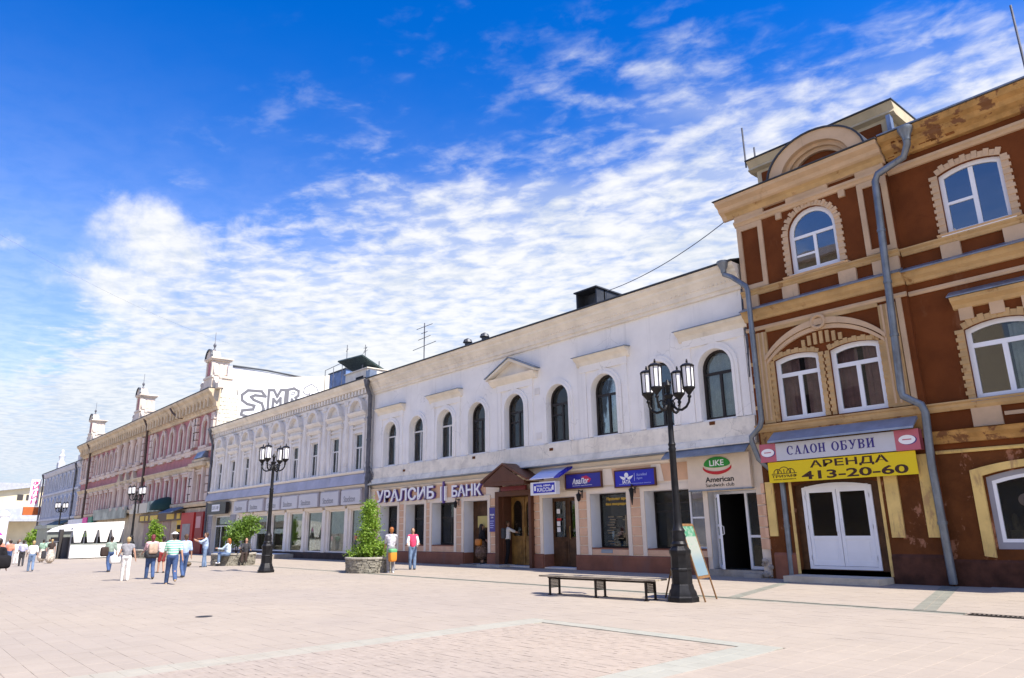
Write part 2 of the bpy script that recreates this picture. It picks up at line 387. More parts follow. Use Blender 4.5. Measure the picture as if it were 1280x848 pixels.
def serif_text(parent, word, x0, x1, z0, z1, o, material):
    """Roman capitals with thick and thin strokes and slab serifs"""
    mb = MB(); H = 1.0; polys = []; xcur = 0
    def bx(a, b, c, d): polys.append([(xcur + a, c), (xcur + b, c), (xcur + b, d), (xcur + a, d)])
    def pl(*p): polys.append([(xcur + a, b) for a, b in p])
    def arcband(cx, cz, rx, ry, rx2, ry2, a0, a1, n=16):
        for k in range(n):
            A = radians(a0 + (a1 - a0) * k / n); B = radians(a0 + (a1 - a0) * (k + 1) / n)
            polys.append([(xcur + cx + rx * cos(A), cz + ry * sin(A)), (xcur + cx + rx * cos(B), cz + ry * sin(B)), (xcur + cx + rx2 * cos(B), cz + ry2 * sin(B)), (xcur + cx + rx2 * cos(A), cz + ry2 * sin(A))])
    def stem(x): bx(x, x + .17, 0, 1); bx(x - .08, x + .25, 0, .06); bx(x - .08, x + .25, .94, 1)
    for ch in word:
        w = .8
        if ch == ' ': w = .3
        elif ch == 'О': arcband(.4, .5, .4, .52, .23, .46, 0, 360, 24)
        elif ch == 'С': arcband(.42, .5, .42, .52, .25, .46, 48, 312, 20); bx(.66, .73, .62, .92)
        elif ch == 'Н': stem(.08); stem(.56); bx(.2, .6, .46, .54)
        elif ch == 'И': stem(.08); stem(.56); pl((.2, .1), (.2, .22), (.6, .9), (.6, .78))
        elif ch in 'АЛ':
            pl((.08, 0), (.15, 0), (.42, 1), (.35, 1)); pl((.55, 0), (.74, 0), (.46, 1), (.33, 1)); bx(0, .24, 0, .06); bx(.47, .84, 0, .06)
            if ch == 'А': bx(.2, .58, .3, .37)
        elif ch == 'Б':
            stem(.08); bx(.2, .66, .93, 1); bx(.6, .66, .74, 1); bx(.2, .4, .53, .59); bx(.2, .4, 0, .06); arcband(.4, .295, .3, .295, .13, .235, -90, 90, 12); w = .74
        elif ch == 'В':
            stem(.08)
            for (c, r) in ((.27, .27), (.765, .235)): arcband(.38, c, .3, r, .14, r - .06, -90, 90, 12); bx(.2, .38, c - r, c - r + .06); bx(.2, .38, c + r - .06, c + r)
            w = .72
        elif ch == 'У':
            pl((.06, 1), (.25, 1), (.5, .42), (.38, .36)); pl((.66, 1), (.74, 1), (.36, .06), (.28, .06)); bx(0, .33, .94, 1); bx(.54, .84, .94, 1); arcband(.24, .1, .12, .1, .05, .04, 120, 350, 8)
        xcur += w + .16
    for i_, p in enumerate(polys):
        q = [(x0 + a / (xcur - .16) * (x1 - x0), z0 + b * (z1 - z0)) for a, b in p]
        mb.fprism(q, o, o + .012 + .0004 * (i_ % 7))
    return mb.build('lettering', material, parent)
# ------------------------------------------------------------------ palette (real-world base colours)
M_WHITE = mat('white_limewash', (.87, .84, .80), .9, .035, .9, .25, 22, dirt=(.62, .57, .50), damt=.45, dthr=.60, dscale=1.1, dw=.14, streak=.12, crack=.6)
M_CREAMW = mat('cream_limewash', (.80, .73, .62), .9, .08, 1.1, .3, 20, dirt=(.45, .40, .34), damt=.55, dthr=.58, dscale=.9, dw=.15)
M_APRON = mat('weathered_apron_plaster', (.86, .785, .655), .9, .08, 1.6, .4, 14, dirt=(.56, .51, .45), damt=.5, dthr=.52, dscale=1.3, dw=.14, streak=1.2, crack=.8)
M_CREAM = mat('cream_paint', (.80, .69, .56), .8, .05, 1.0, .12)
M_PEACH = mat('peach_paint', (.70, .44, .285), .8, .08, 1.4, .15, dirt=(.5, .33, .24), damt=.4, dthr=.58)
M_PLINTH = mat('maroon_plinth_paint', (.25, .10, .06), .65, .15, 1.2, .15, dirt=(.20, .11, .09), damt=.5, dthr=.56)
M_REVEAL = mat('white_reveal_paint', (.80, .80, .82), .75, .04, 1.0, .08)
M_ROOF = mat('dark_sheet_roof', (.07, .075, .085), .45, .2, 1.0, .1, metal=.3)
M_TIN = mat('grey_tin', (.24, .28, .34), .42, .16, 2.0, .12, 12, dirt=(.13, .12, .12), damt=.5, dthr=.58, dscale=2.0, metal=.55)
M_PIPE = mat('galvanised_pipe', (.20, .225, .255), .4, .14, 2.5, .06, 14, dirt=(.12, .11, .11), damt=.55, dthr=.57, dscale=2.0, metal=.5)
M_PIPED = mat('dark_downpipe_paint', (.13, .135, .16), .5, .2, 2.0, .06, 14, metal=.2)
M_GREYW = mat('grey_white_stucco', (.76, .735, .72), .9, .05, 1.0, .25, 20, dirt=(.50, .47, .44), damt=.4, dthr=.58, dscale=1.1)
M_GREYC = mat('pale_stucco_trim', (.78, .74, .69), .9, .06, 1.2, .25, 20, dirt=(.48, .44, .40), damt=.5, dthr=.56, dscale=1.3)
M_FASCIA = mat('lilac_grey_fascia', (.46, .435, .48), .55, .1, .8, .06, metal=.25)
M_SHOPW = mat('shopfront_cream', (.80, .74, .66), .7, .05, 1.0, .08)
M_MAROON = mat('red_brown_paint', (.155, .044, .012), .95, .14, .9, .3, 30, dirt=(.27, .12, .06), damt=.4, dthr=.60, dscale=1.4, crack=.35)
M_MAROONLOW = mat('peeling_red_brown_paint', (.135, .046, .014), .95, .2, 1.2, .5, 18, dirt=(.36, .17, .10), damt=.9, dthr=.57, dscale=1.6, streak=.8, dw=.06, crack=.5)
M_OCHRE = mat('ochre_paint', (.52, .345, .165), .85, .12, 1.3, .35, 22, dirt=(.26, .13, .05), damt=.8, dthr=.58, dscale=1.8, streak=.6, dw=.1)
M_OCHREB = mat('crumbling_ochre_cornice', (.45, .26, .095), .9, .18, 1.8, .6, 14, dirt=(.17, .075, .04), damt=.9, dthr=.52, dscale=2.2, streak=1.0, dw=.07)
M_BUFF = mat('buff_pink_paint', (.58, .41, .26), .85, .08, 1.2, .3, 22, dirt=(.30, .19, .11), damt=.6, dthr=.60, dscale=1.6)
M_YELLOW = mat('yellow_trim_paint', (.74, .53, .19), .8, .1, 1.5, .3, 20, dirt=(.40, .24, .12), damt=.75, dthr=.53, dscale=2.4, dw=.10)
M_PVC = mat('white_plastic_frame', (.82, .83, .86), .35, .03, 1.0, 0)
M_PVCLILAC = flat('lilac_white_frame', (.74, .74, .84), .4)
M_DKFRAME = flat('dark_brown_frame', (.018, .013, .012), .45)
M_WHFRAME = mat('old_white_window_paint', (.70, .69, .67), .6, .08, 3, .1)
M_WOOD = mat('varnished_brown_wood', (.25, .135, .038), .38, .25, 3.0, .15, 20)
M_WOODD = mat('dark_brown_wood', (.085, .040, .018), .45, .25, 3.0, .15, 20)
M_PORTAL = mat('brown_painted_portal', (.115, .048, .028), .5, .1, 1.5, .1)
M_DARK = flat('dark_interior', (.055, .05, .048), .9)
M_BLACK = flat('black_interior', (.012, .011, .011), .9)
M_SHOPIN = mat('shop_interior_tree_reflections', (.60, .55, .42), .9, .35, .5, 0, dirt=(.30, .34, .10), damt=.8, dthr=.5, dscale=.7, streak=1)  # olive and green blotches: tree reflections in the panes, painted on the interior
M_CURT = mat('pale_curtain', (.62, .59, .55), .9, .1, 4, 0)
M_CURTR = mat('rose_curtain', (.55, .27, .26), .9, .1, 4, 0)
M_STEEL = flat('brushed_steel', (.62, .62, .62), .25, metal=1.0)
M_IRON = mat('black_cast_iron', (.018, .018, .020), .42, .2, 6, .2, 40, metal=.3)
G = glass_mat('window_glass', refl=1.15)
GD = glass_mat('shop_glass', (.66, .69, .66), .55)
GB = glass_mat('bright_window_glass', (.55, .6, .62), 4.2)

def boxshell(mb, x0, x1, z0, z1, o, depth):
    """sides, back and top of a building body behind its facade sheet"""
    ya, yb = Y0 - o, Y0 - o + depth
    mb.face([(x0, yb, z0), (x0, ya, z0), (x0, ya, z1), (x0, yb, z1)]); mb.face([(x1, ya, z0), (x1, yb, z0), (x1, yb, z1), (x1, ya, z1)])
    mb.face([(x1, yb, z0), (x0, yb, z0), (x0, yb, z1), (x1, yb, z1)])
def roof(parent, x0, x1, z, o, depth, rise, name='roof', m=None, thick=.05):
    """sheet-metal roof: front slope, back slope; drawn as a thin solid"""
    ya, yb = Y0 - o, Y0 + depth; ym = (ya + yb) / 2
    prof = [(ya, z), (ym, z + rise), (yb, z), (yb, z + thick), (ym, z + rise + thick), (ya, z + thick)]
    mb = MB(); mb.prism([(p[0], p[1]) for p in prof], lambda p: (x0, p[0], p[1]), lambda p: (x1, p[0], p[1]))
    return mb.build(name, m or M_ROOF, parent)
def pipe(parent, pts, r=.085, m=None, hopper=None, collars=True):
    """downpipe through (x, z, out) points, with collars and an optional hopper head at (x, z, out)"""
    P3 = [(x, Y0 - o, z) for x, z, o in pts]; mb = MB(); mb.tube(P3, r, 10)
    if collars:
        for k in range(len(P3) - 1):
            a, b = Vector(P3[k]), Vector(P3[k + 1])
            if abs(a.z - b.z) > 2.2:
                n = int(abs(a.z - b.z) / 1.7)
                for j in range(1, n + 1): c = a.lerp(b, j / (n + 1)); d = (b - a).normalized(); mb.tube([c - d * .04, c + d * .04], r * 1.18, 10)
    p = mb.build('drainpipe', m or M_PIPE, parent, smooth=50)
    if hopper:
        x, z, o = hopper
        MB().lathe([(r * 1.1, -.36), (r * 1.2, -.24), (.20, -.05), (.22, 0), (.22, .06), (.19, .06), (.17, 0)], (x, Y0 - o, z), 10).build('hopper', m or M_PIPE, p, smooth=50)
    return p

# ================================================================== white two-storey building
WX0, WX1 = -37.75, -12.40
wb = thing('white_building', 'white two-storey stucco building with nine arched upper windows and peach ground floor', 'building', (-25, 22, 0))
WC = [-35.75, -33.02, -30.32, -27.6, -24.77, -21.88, -19.15, -16.4, -13.82]
holes = [arch(c - .68, c + .68, 5.33, 7.86) for c in WC]
mb = MB(); wall_with_holes(mb, [(WX0, 4.3), (WX1, 4.3), (WX1, 10.2), (WX0, 10.2)], holes, 0, .3)
for h in holes: reveal(mb, h, 0, .30)
boxshell(mb, WX0, WX1, 0, 10.6, 0, 12)
mb.build('upper_wall', M_WHITE, wb)
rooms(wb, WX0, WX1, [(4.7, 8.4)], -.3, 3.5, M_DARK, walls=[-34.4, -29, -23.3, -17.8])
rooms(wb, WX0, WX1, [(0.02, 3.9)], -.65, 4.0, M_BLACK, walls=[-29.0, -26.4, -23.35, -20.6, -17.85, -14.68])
for k, c in enumerate(WC):
    fm = M_WHFRAME if k < 3 else M_DKFRAME
    cur = [[(c - .6, c - .1, M_CURT), (c + .05, c + .6, M_CURT)], [(c - .6, c - .2, M_CURT)], [(c - .6, c + .6, M_CURT)]][k % 3]
    bars = [(c - .6, c, 6.55)] if k in (3, 4, 5) else []
    window(wb, c - .68, c + .68, 5.33, 7.86, -.22, fm, G, transom=7.02, mull=[c + (.04 if k else .1)], bars=bars, fw_=.075 if k < 3 else .10, curtain=cur)
    # moulded archivolt, proud of the wall
    s = MB(); zc = 7.18
    outl = [(c + .93, 5.3)] + arc_pts(c, zc, .93, 0, 180, 18) + [(c - .93, 5.3)]
    inn = [(c + .685, 5.3)] + arc_pts(c, zc, .685, 0, 180, 18) + [(c - .685, 5.3)]
    s.band(outl, inn, 0, .06)
    s.band([(c + .80, 5.3)] + arc_pts(c, zc, .80, 0, 180, 18) + [(c - .80, 5.3)], [(c + .69, 5.3)] + arc_pts(c, zc, .69, 0, 180, 18) + [(c - .69, 5.3)], .05, .095)
    s.build('archivolt', M_WHITE, wb)
    if k in (0, 2, 4, 6, 8):
        f = MB()
        for sx in (-1, 1): f.fb(c + sx * 1.13 - .14, c + sx * 1.13 + .14, 5.3, 8.1, 0, .045)
        f.fb(c - 1.30, c + 1.30, 8.1, 8.42, 0, .07)
        f.build('window_surround', M_WHITE, wb)
        if k == 4:
            p = MB(); p.run([(.0, 8.40), (.10, 8.42), (.30, 8.62), (.36, 8.72), (.0, 8.72)], c - 1.62, c + 1.62)
            p.fprism([(c - 1.62, 8.72), (c + 1.62, 8.72), (c, 9.45)], 0, .10)
            for sx in (-1, 1):
                p.fprism([(c + sx * 1.75, 8.70), (c + sx * 1.75, 8.80), (c, 9.58), (c, 9.44)], .0, .38)
            p.build('pediment', M_CREAMW, wb)
            t = MB()
            for sx in (-1, 1): t.fprism([(c + sx * 1.80, 8.80), (c + sx * 1.80, 8.84), (c, 9.63), (c, 9.585)], -.02, .44)
            t.build('pediment_flashing', M_TIN, wb)
        else:
            p = MB(); p.run([(0, 8.36), (.08, 8.40), (.14, 8.55), (.30, 8.66), (.34, 8.76), (0, 8.76)], c - 1.45, c + 1.45)
            p.build('hood_cornice', M_CREAMW, wb)
            MB().run([(-.01, 8.765), (.39, 8.745), (.39, 8.775), (-.01, 8.80)], c - 1.5, c + 1.5).build('hood_flashing', M_TIN, wb)
# cornice with its cavetto, dentil row and eaves
mb = MB(); mb.run([(0, 9.80), (.10, 9.80), (.12, 9.93), (.17, 9.95), (.20, 10.12), (.34, 10.34), (.40, 10.40), (.42, 10.50), (.56, 10.60), (.60, 10.72), (0, 10.72)], WX0 + .02, WX1 - .02)
mb.build('cornice', M_CREAMW, wb)
mb = MB(); x = WX0 + .3
while x < WX1 - .3:
    if not (-33 < x < -31.6 or -26 < x < -24): mb.fb(x, x + .055, 10.145, 10.215, .19, .255)
    x += .17
d = mb.build('dentil_row', M_CREAMW, wb); d['kind'] = 'stuff'
roof(wb, WX0 - .05, WX1, 10.725, .68, 12, 2.0)
mb = MB(); mb.box(-37.9, -37.45, 21.4, 21.9, 10.78, 11.25); mb.build('parapet_post', M_TIN, wb)
dm = MB(); dm.box(-21.75, -20.45, 23.8, 23.88, 11.1, 12.32); dm.box(-21.75, -21.68, 23.3, 25.2, 11.0, 12.32); dm.box(-20.52, -20.45, 23.3, 25.2, 11.0, 12.32)
dm.obox((-21.1, 24.2, 12.36), (.72, 0, 0), (0, 1.0, -.02), (0, 0, .03)); dm.build('roof_dormer', M_ROOF, wb)
for x in (-28.3, -26.9): MB().lathe([(.16, 0), (.16, .25), (.26, .27), (.20, .42), (.05, .5)], (x, 21.9, 10.85), 10).build('roof_vent', M_ROOF, wb)
# weathered sloping apron under the upper windows
mb = MB(); mb.run([(0, 5.27), (.09, 5.27), (.10, 5.20), (.12, 4.62), (.17, 4.60), (.24, 4.40), (.33, 4.38), (.33, 4.33), (0, 4.33)], WX0 + .02, WX1 - .03)
mb.build('sill_apron', M_APRON, wb)
MB().run([(-.01, 4.325), (.37, 4.315), (.37, 4.29), (-.01, 4.27)], WX0 + .02, -16.0).build('apron_drip_edge', M_TIN, wb)
MB().run([(.1, 4.46), (.62, 4.05), (.62, 4.02), (.1, 4.42)], -16.05, -12.62).build('tin_canopy', M_TIN, wb)
for (x, z) in ((-34.2, 4.86), (-27.9, 5.05), (-22.4, 4.95), (-14.2, 5.12)):
    MB().fb(x, x + .22, z, z + .12, .08, .125).build('missing_plaster_brick', M_MAROONLOW, wb)
for (x, z) in ((-23.35, 7.6), (-23.3, 5.55)): MB().fb(x, x + .3, z, z + .3, 0, .035).build('vent_grille', M_GREYC, wb)
# ground floor sheet with its openings
GO = {'g1': (-36.65, -34.80, .93, 3.05), 'g2': (-33.95, -32.15, .93, 3.05), 'g3': (-31.45, -29.50, .93, 3.05), 'g4': (-28.70, -26.83, .06, 3.03),
      'g5': (-25.80, -23.75, .06, 3.15), 'g6': (-23.02, -21.05, .06, 2.95), 'g7': (-20.20, -18.28, .88, 3.0), 'g8': (-17.40, -14.78, .87, 2.97), 'g9': (-14.62, -12.72, .22, 2.80)}
gh = [arch(a, b, c, d_, 0, 2) for (a, b, c, d_) in GO.values()]
mb = MB(); wall_with_holes(mb, [(WX0, 0.0), (WX1, 0.0), (WX1, 4.32), (WX0, 4.32)], gh, 0, .6); mb.build('ground_floor_wall', M_CREAM, wb)
mb = MB()
for h in gh: reveal(mb, h, 0, .62)
mb.build('window_reveals', M_REVEAL, wb)
mb = MB(); mb.run([(0, 3.98), (.05, 3.98), (.09, 4.05), (.05, 4.1), (0, 4.1)], WX0 + .02, -16.1); mb.build('string_moulding', M_CREAM, wb)
# surrounds
for n in ('g1', 'g2', 'g3', 'g4', 'g6', 'g7', 'g8'):
    a, b, c, d_ = GO[n]; zb = .6
    s = MB(); s.fb(a - .19, a, zb, d_ + .22, 0, .045); s.fb(b, b + .19, zb, d_ + .22, 0, .045); s.fb(a, b, d_, d_ + .22, 0, .043); s.build('opening_surround', M_CREAM, wb)
    if c > .5:
        MB().fb(a + .02, b - .02, .62, c - .06, 0, .03).build('apron_panel', M_PEACH, wb)
        MB().fb(a - .0, b + .0, c - .055, c, -.6, .02).build('stone_sill', M_PLINTH, wb)
# peach rusticated blocks on the piers, each its own piece
blockmesh = {}
def blocks(x0, x1, zs, ze, h=.355, j=.045, m=None, name='block', o1=.036, par=None):
    w = x1 - x0; z = zs
    while z + h * .5 < ze:
        hh = min(h - j, ze - z); key = (round(w, 3), round(hh, 3), m.name if m else '')
        if key not in blockmesh:
            b = MB(); b.run([(0, 0), (o1 - .008, 0), (o1, .008), (o1, hh - .008), (o1 - .008, hh), (0, hh)], 0, w)
            b.v = [(p[0], p[1] - Y0, p[2]) for p in b.v]; o = b.build(name, m or M_PEACH, None); blockmesh[key] = o.data
        else: o = bpy.data.objects.new(name, blockmesh[key]); COL.objects.link(o)
        o.location = (x0, Y0, z); attach2(o, par or wb); z += h
def attach2(o, p): o.parent = p; o.matrix_parent_inverse = world_m(p).inverted()
piers = [(-37.35, -36.86), (-34.58, -34.17), (-31.93, -31.67), (-29.28, -28.92), (-20.84, -20.41), (-18.07, -17.61)]
for (a, b) in piers: blocks(a, b, .64, 3.22)
blocks(-23.60, -23.24, .64, 3.22); blocks(-26.60, -26.05, .64, 3.2); blocks(-12.70, -12.42, .9, 2.85)
# frieze panels between the shop signs, with trapezoid keystones
for (a, b) in ((-37.3, -27.0), (-21.3, -16.9), (-16.6, -15.35)): MB().fb(a, b, 3.30, 3.94, 0, .02).build('frieze_panel', M_PEACH, wb)
for c in (-19.18, -21.95, -16.75):
    MB().fprism([(c - .34, 3.30), (c + .34, 3.30), (c + .22, 3.95), (c - .22, 3.95)], .0, .05).build('keystone', M_CREAM, wb)
# plinth
segs = [(WX0, -28.70), (-26.83, -26.05), (-23.60, -23.02), (-21.05, -14.80)]
for (a, b) in segs: MB().run([(0, 0), (.09, 0), (.09, .55), (.06, .585), (0, .60)], a, b).build('plinth', M_PLINTH, wb)
for (a, b, dpt) in ((-28.70, -28.69, .6), (-23.02, -23.01, .6)): MB().fb(a, b + .006, .06, .58, -dpt, -.002).build('plinth_return', M_PLINTH, wb)
# small-paned dark windows behind the deep reveals
for n in ('g1', 'g2', 'g3'):
    a, b, c, d_ = GO[n]
    window(wb, a + .02, b - .02, c, d_, -.55, M_DKFRAME, G, rise=0, transom=2.28, mull=[(a + b) / 2], fw_=.09, curtain=[(a + .1, b - .1, M_CURT)], seg=2)
a, b, c, d_ = GO['g7']; w7 = window(wb, a + .02, b - .02, c, d_, -.55, M_DKFRAME, GD, rise=0, fw_=.05, seg=2)
M_YTEXT = flat('yellow_print', (.72, .46, .06), .6); M_BRPRINT = flat('brown_print', (.22, .17, .10), .6)
text(w7, 'Прямая аренда', a + .42, b - .1, 2.70, 2.84, -.53, M_YTEXT, .03, name='lettering', thick=.004); text(w7, 'без посредников', a + .36, b - .1, 2.50, 2.63, -.53, M_YTEXT, .03, thick=.004)
lst = MB(); rnd = random.Random(3)
for k in range(11):
    z = 2.05 - k * .105
    for (p, q) in ((.38, .75), (.85, 1.15), (1.5, 1.75)):
        if rnd.random() < .72: dx = rnd.uniform(-.05, .15); lst.fb(a + p + dx, a + q + dx - rnd.uniform(0, .12), z, z + .035, -.53, -.526)
lst.fb(a + 1.33, a + 1.42, 1.0, 2.12, -.53, -.5265); lst.fb(a + 1.22, a + 1.53, 1.93, 1.97, -.53, -.5255)
lst.build('price_list_print', M_BRPRINT, w7)
MB().fb(a + .5, a + 1.1, .68, .82, .03, .045).build('vent_cover', M_TIN, wb)
a, b, c, d_ = GO['g8']
window(wb, a + .02, -15.75, c, d_, -.55, M_DKFRAME, GD, rise=0, fw_=.05, bars=[(a + .1, -15.8, 2.52), (a + .1, -15.8, 2.2)], seg=2)
window(wb, -15.74, b - .12, c, d_, -.50, M_PVC, GB, rise=0, fw_=.06, transom=1.95, seg=2)
MB().fb(b - .12, b, .25, d_, -.5, -.42).build('door_post', M_PVC, wb)
# doors
def panel_door(parent, x0, x1, z0, z1, o, m, glazed=True, arched=True, name='door', gl=None):
    w = x1 - x0; d = MB(); st = .13 * min(1, w / .9)
    if glazed:
        zb = z0 + (z1 - z0) * .42
        a = [(x0, z0), (x1, z0), (x1, z1), (x0, z1)]
        h = arch(x0 + st, x1 - st, zb, z1 - st * 1.2, None if arched else 0, 8)
        wall_with_holes(d, a, [h], o, .05); reveal(d, h, o, .05)
        d.face([(x0, Y0 - o + .05, z0), (x0, Y0 - o, z0), (x0, Y0 - o, z1), (x0, Y0 - o + .05, z1)])
    else: d.fb(x0, x1, z0, z1, o - .05, o)
    leaf = d.build(name, m, parent)
    if glazed:
        g = MB(); g.fprism(h, o - .04, o - .03); g.build('pane', gl or GD, leaf)
        r = MB(); hh = arch(x0 + st - .03, x1 - st + .03, zb - .03, z1 - st * 1.2 + .03, None if arched else 0, 8); r.ring(hh, h, o, o + .022); r.build('glazing_bead', m, leaf)
        q = MB(); q.fb(x0 + st, x1 - st, z0 + .18, zb - .16, o, o + .02); q.fb(x0 + st + .06, x1 - st - .06, z0 + .24, zb - .22, o + .02, o + .035); q.build('panel', m, leaf)
    else:
        n = 2
        for k in range(n):
            za = z0 + .15 + (z1 - z0 - .2) * k / n; zb = z0 + .02 + (z1 - z0 - .2) * (k + 1) / n
            q = MB(); q.fb(x0 + st * .8, x1 - st * .8, za, zb, o, o + .02); q.fb(x0 + st * .8 + .06, x1 - st * .8 - .06, za + .06, zb - .06, o + .02, o + .034); q.build('panel', m, leaf)
    return leaf
def handle(parent, x, z0, z1, o, m=None):
    h = MB(); h.tube([(x, Y0 - o, z0), (x, Y0 - o - .06, z0 + .03), (x, Y0 - o - .06, z1 - .03), (x, Y0 - o, z1)], .014, 6); h.build('handle', m or M_STEEL, parent, smooth=50)
M_BRASS = flat('brass', (.55, .36, .10), .3, metal=1.0)
# doorway beside the portal
a, b, c, d_ = GO['g4']; lf = panel_door(wb, a + .02, b - .02, c, d_, -.56, M_WOODD, glazed=False)
# portal with gabled brown canopy
pt = MB(); pt.fb(-26.06, -25.80, 0, 3.35, 0, .22); pt.fb(-23.75, -23.58, 0, 3.35, 0, .22); pt.fb(-25.80, -23.75, 3.12, 3.35, -.5, .22); pt.fb(-25.80, -25.70, .06, 3.12, -.5, 0); pt.fb(-23.85, -23.75, .06, 3.12, -.5, 0)
pt.build('portal_frame', M_PORTAL, wb)
xm = -24.78
dL = panel_door(wb, -25.69, xm - .01, .08, 3.1, -.48, M_WOOD); dR = panel_door(wb, xm + .01, -23.86, .08, 3.1, -.48, M_WOOD)
handle(dR, xm + .08, 1.15, 1.75, -.48, M_BRASS); MB().fb(xm - .035, xm + .035, .1, 3.08, -.48, -.445).build('door_astragal', M_WOOD, dL)
MB().fb(xm + .30, xm + .62, 1.48, 1.72, -.455, -.448).build('notice', flat('yellow_paper', (.75, .6, .04), .7), dR)
cx, ax_, bx_, ze, zr = -24.55, -26.15, -22.95, 3.72, 4.46
cn = MB(); tt = .09
for sx, xe in ((-1, ax_), (1, bx_)):
    poly = [(xe, ze), (cx, zr), (cx, zr + tt), (xe, ze + tt)]
    cn.fprism(poly, 0, 1.05)
canopy = cn.build('canopy', mat('brown_tin_canopy', (.13, .052, .030), .45, .12, 1.5, .06), wb)
MB().fprism([(ax_ + .25, ze + .0), (bx_ - .25, ze + .0), (cx, zr - .03)], .98, 1.02).build('gable_board', M_PORTAL, canopy)
fr = MB(); fr.fb(ax_ + .2, bx_ - .2, ze - .17, ze, .88, 1.0)
for xx in (ax_ + .3, bx_ - .4): fr.fb(xx, xx + .1, ze - .17, ze - .02, 0, .88); fr.fprism([(xx, 3.1), (xx + .1, 3.1), (xx + .1, ze - .17), (xx, ze - .17)], .02, .12)
fr.build('canopy_frame', M_PORTAL, canopy)
MB().fb(-25.6, -23.9, 3.36, 3.56, .15, .24).build('name_board', flat('dark_red_board', (.16, .015, .015), .4), canopy)
# dark double door
a, b, c, d_ = GO['g6']; xm = (a + b) / 2
dd = panel_door(wb, a + .02, xm - .005, .08, d_, -.56, M_WOODD, arched=False); dd2 = panel_door(wb, xm + .005, b - .02, .08, d_, -.56, M_WOODD, arched=False)
handle(dd2, xm + .12, 1.2, 1.75, -.56, M_BRASS)
for k, (z, cmat) in enumerate(((2.28, M_REVEAL), (1.98, flat('red_sticker', (.5, .03, .03), .6)), (1.75, M_REVEAL), (1.5, M_REVEAL))):
    MB().fb(a + .30, a + .30 + (.2 if k != 1 else .26), z, z + (.2 if k != 1 else .1), -.54, -.53).build('sticker', cmat, dd)
# sandwich shop entrance
a, b, c, d_ = GO['g9']
mb = MB(); mb.fb(a, a + .08, c, d_, -.5, -.4); mb.fb(a, b, d_ - .08, d_, -.5, -.398); mb.fb(-13.42, -13.33, c, d_ - .08, -.5, -.401); mb.fb(b - .08, b, c, d_ - .08, -.5, -.402); mb.fb(-13.33, b - .08, 1.25, 1.33, -.49, -.41); mb.fb(-13.33, b - .08, c, c + .1, -.49, -.41)
dfm = mb.build('door_frame', M_PVC, wb)
for (za, zb) in ((1.33, d_ - .08), (c + .1, 1.25)): MB().fb(-13.33, b - .08, za, zb, -.46, -.45).build('pane', GD, dfm)
ld = MB(); ang = radians(50); hx, hy = a + .12, Y0 + .30
ux, uy = cos(ang) * 1.0, -sin(ang) * 1.0
def leafbox(s0, s1, z0_, z1_, th=.035):
    cx_, cy_ = hx + ux * (s0 + s1) / 2, hy + uy * (s0 + s1) / 2
    ld.obox((cx_, cy_, (z0_ + z1_) / 2), (ux * (s1 - s0) / 2, uy * (s1 - s0) / 2, 0), (-uy * th, ux * th, 0), (0, 0, (z1_ - z0_) / 2))
W_ = .80
leafbox(0, .1, c + .02, d_ - .1); leafbox(W_ - .1, W_, c + .02, d_ - .1)
for (z0_, z1_) in ((c + .02, c + .14), (1.22, 1.34), (1.62, 1.70), (d_ - .2, d_ - .1)): leafbox(.1, W_ - .1, z0_, z1_, .033)
lo = ld.build('door', M_PVC, wb)
g = MB()
for (z0_, z1_) in ((c + .14, 1.22), (1.34, 1.62), (1.70, d_ - .2)): g.obox((hx + ux * W_ / 2, hy + uy * W_ / 2, (z0_ + z1_) / 2), (ux * (W_ / 2 - .1), uy * (W_ / 2 - .1), 0), (-uy * .005, ux * .005, 0), (0, 0, (z1_ - z0_) / 2))
g.build('pane', GD, lo)
g = MB(); e0 = Vector((hx + ux * (W_ - .05), hy + uy * (W_ - .05), 0)); nrm = Vector((-uy, ux, 0))
g.tube([e0 + nrm * .04 + Vector((0, 0, 1.35)), e0 + nrm * .1 + Vector((0, 0, 1.38)), e0 + nrm * .1 + Vector((0, 0, 1.62)), e0 + nrm * .04 + Vector((0, 0, 1.65))], .015, 6); g.build('handle', M_PVC, lo, smooth=50)
# steps
M_STONE = mat('worn_concrete_step', (.36, .32, .27), .85, .2, 2.0, .4, 15)
M_STONEP = mat('pale_step_stone', (.55, .50, .42), .85, .12, 2.0, .3, 15)
for (xa, xb, h, dp) in ((-28.7, -26.8, .06, .25), (-26.95, -25.3, .10, .62), (-13.3, -12.7, .13, .3)):
    MB().fb(xa, xb, 0, h, -.3, dp).build('doorstep', M_STONEP if xa < -20 and dp > .5 else M_STONE, wb)
MB().fb(-14.7, -12.72, 0, .22, -.6, .12).build('doorstep', M_STONE, wb)
# rough broken plaster at the foot of the corner
rk = MB(); rnd = random.Random(5)
for k in range(16):
    x = rnd.uniform(-12.68, -12.2); z = rnd.uniform(0, .62 - (x + 12.68) * .5); r = rnd.uniform(.05, .13); rk.ell((x, Y0 - rnd.uniform(.03, .16), z), (r, r * .6, r * .8), 6, 4)
rk.build('crumbling_plinth', mat('broken_plaster', (.42, .36, .30), .95, .3, 5, .6, 20), wb)
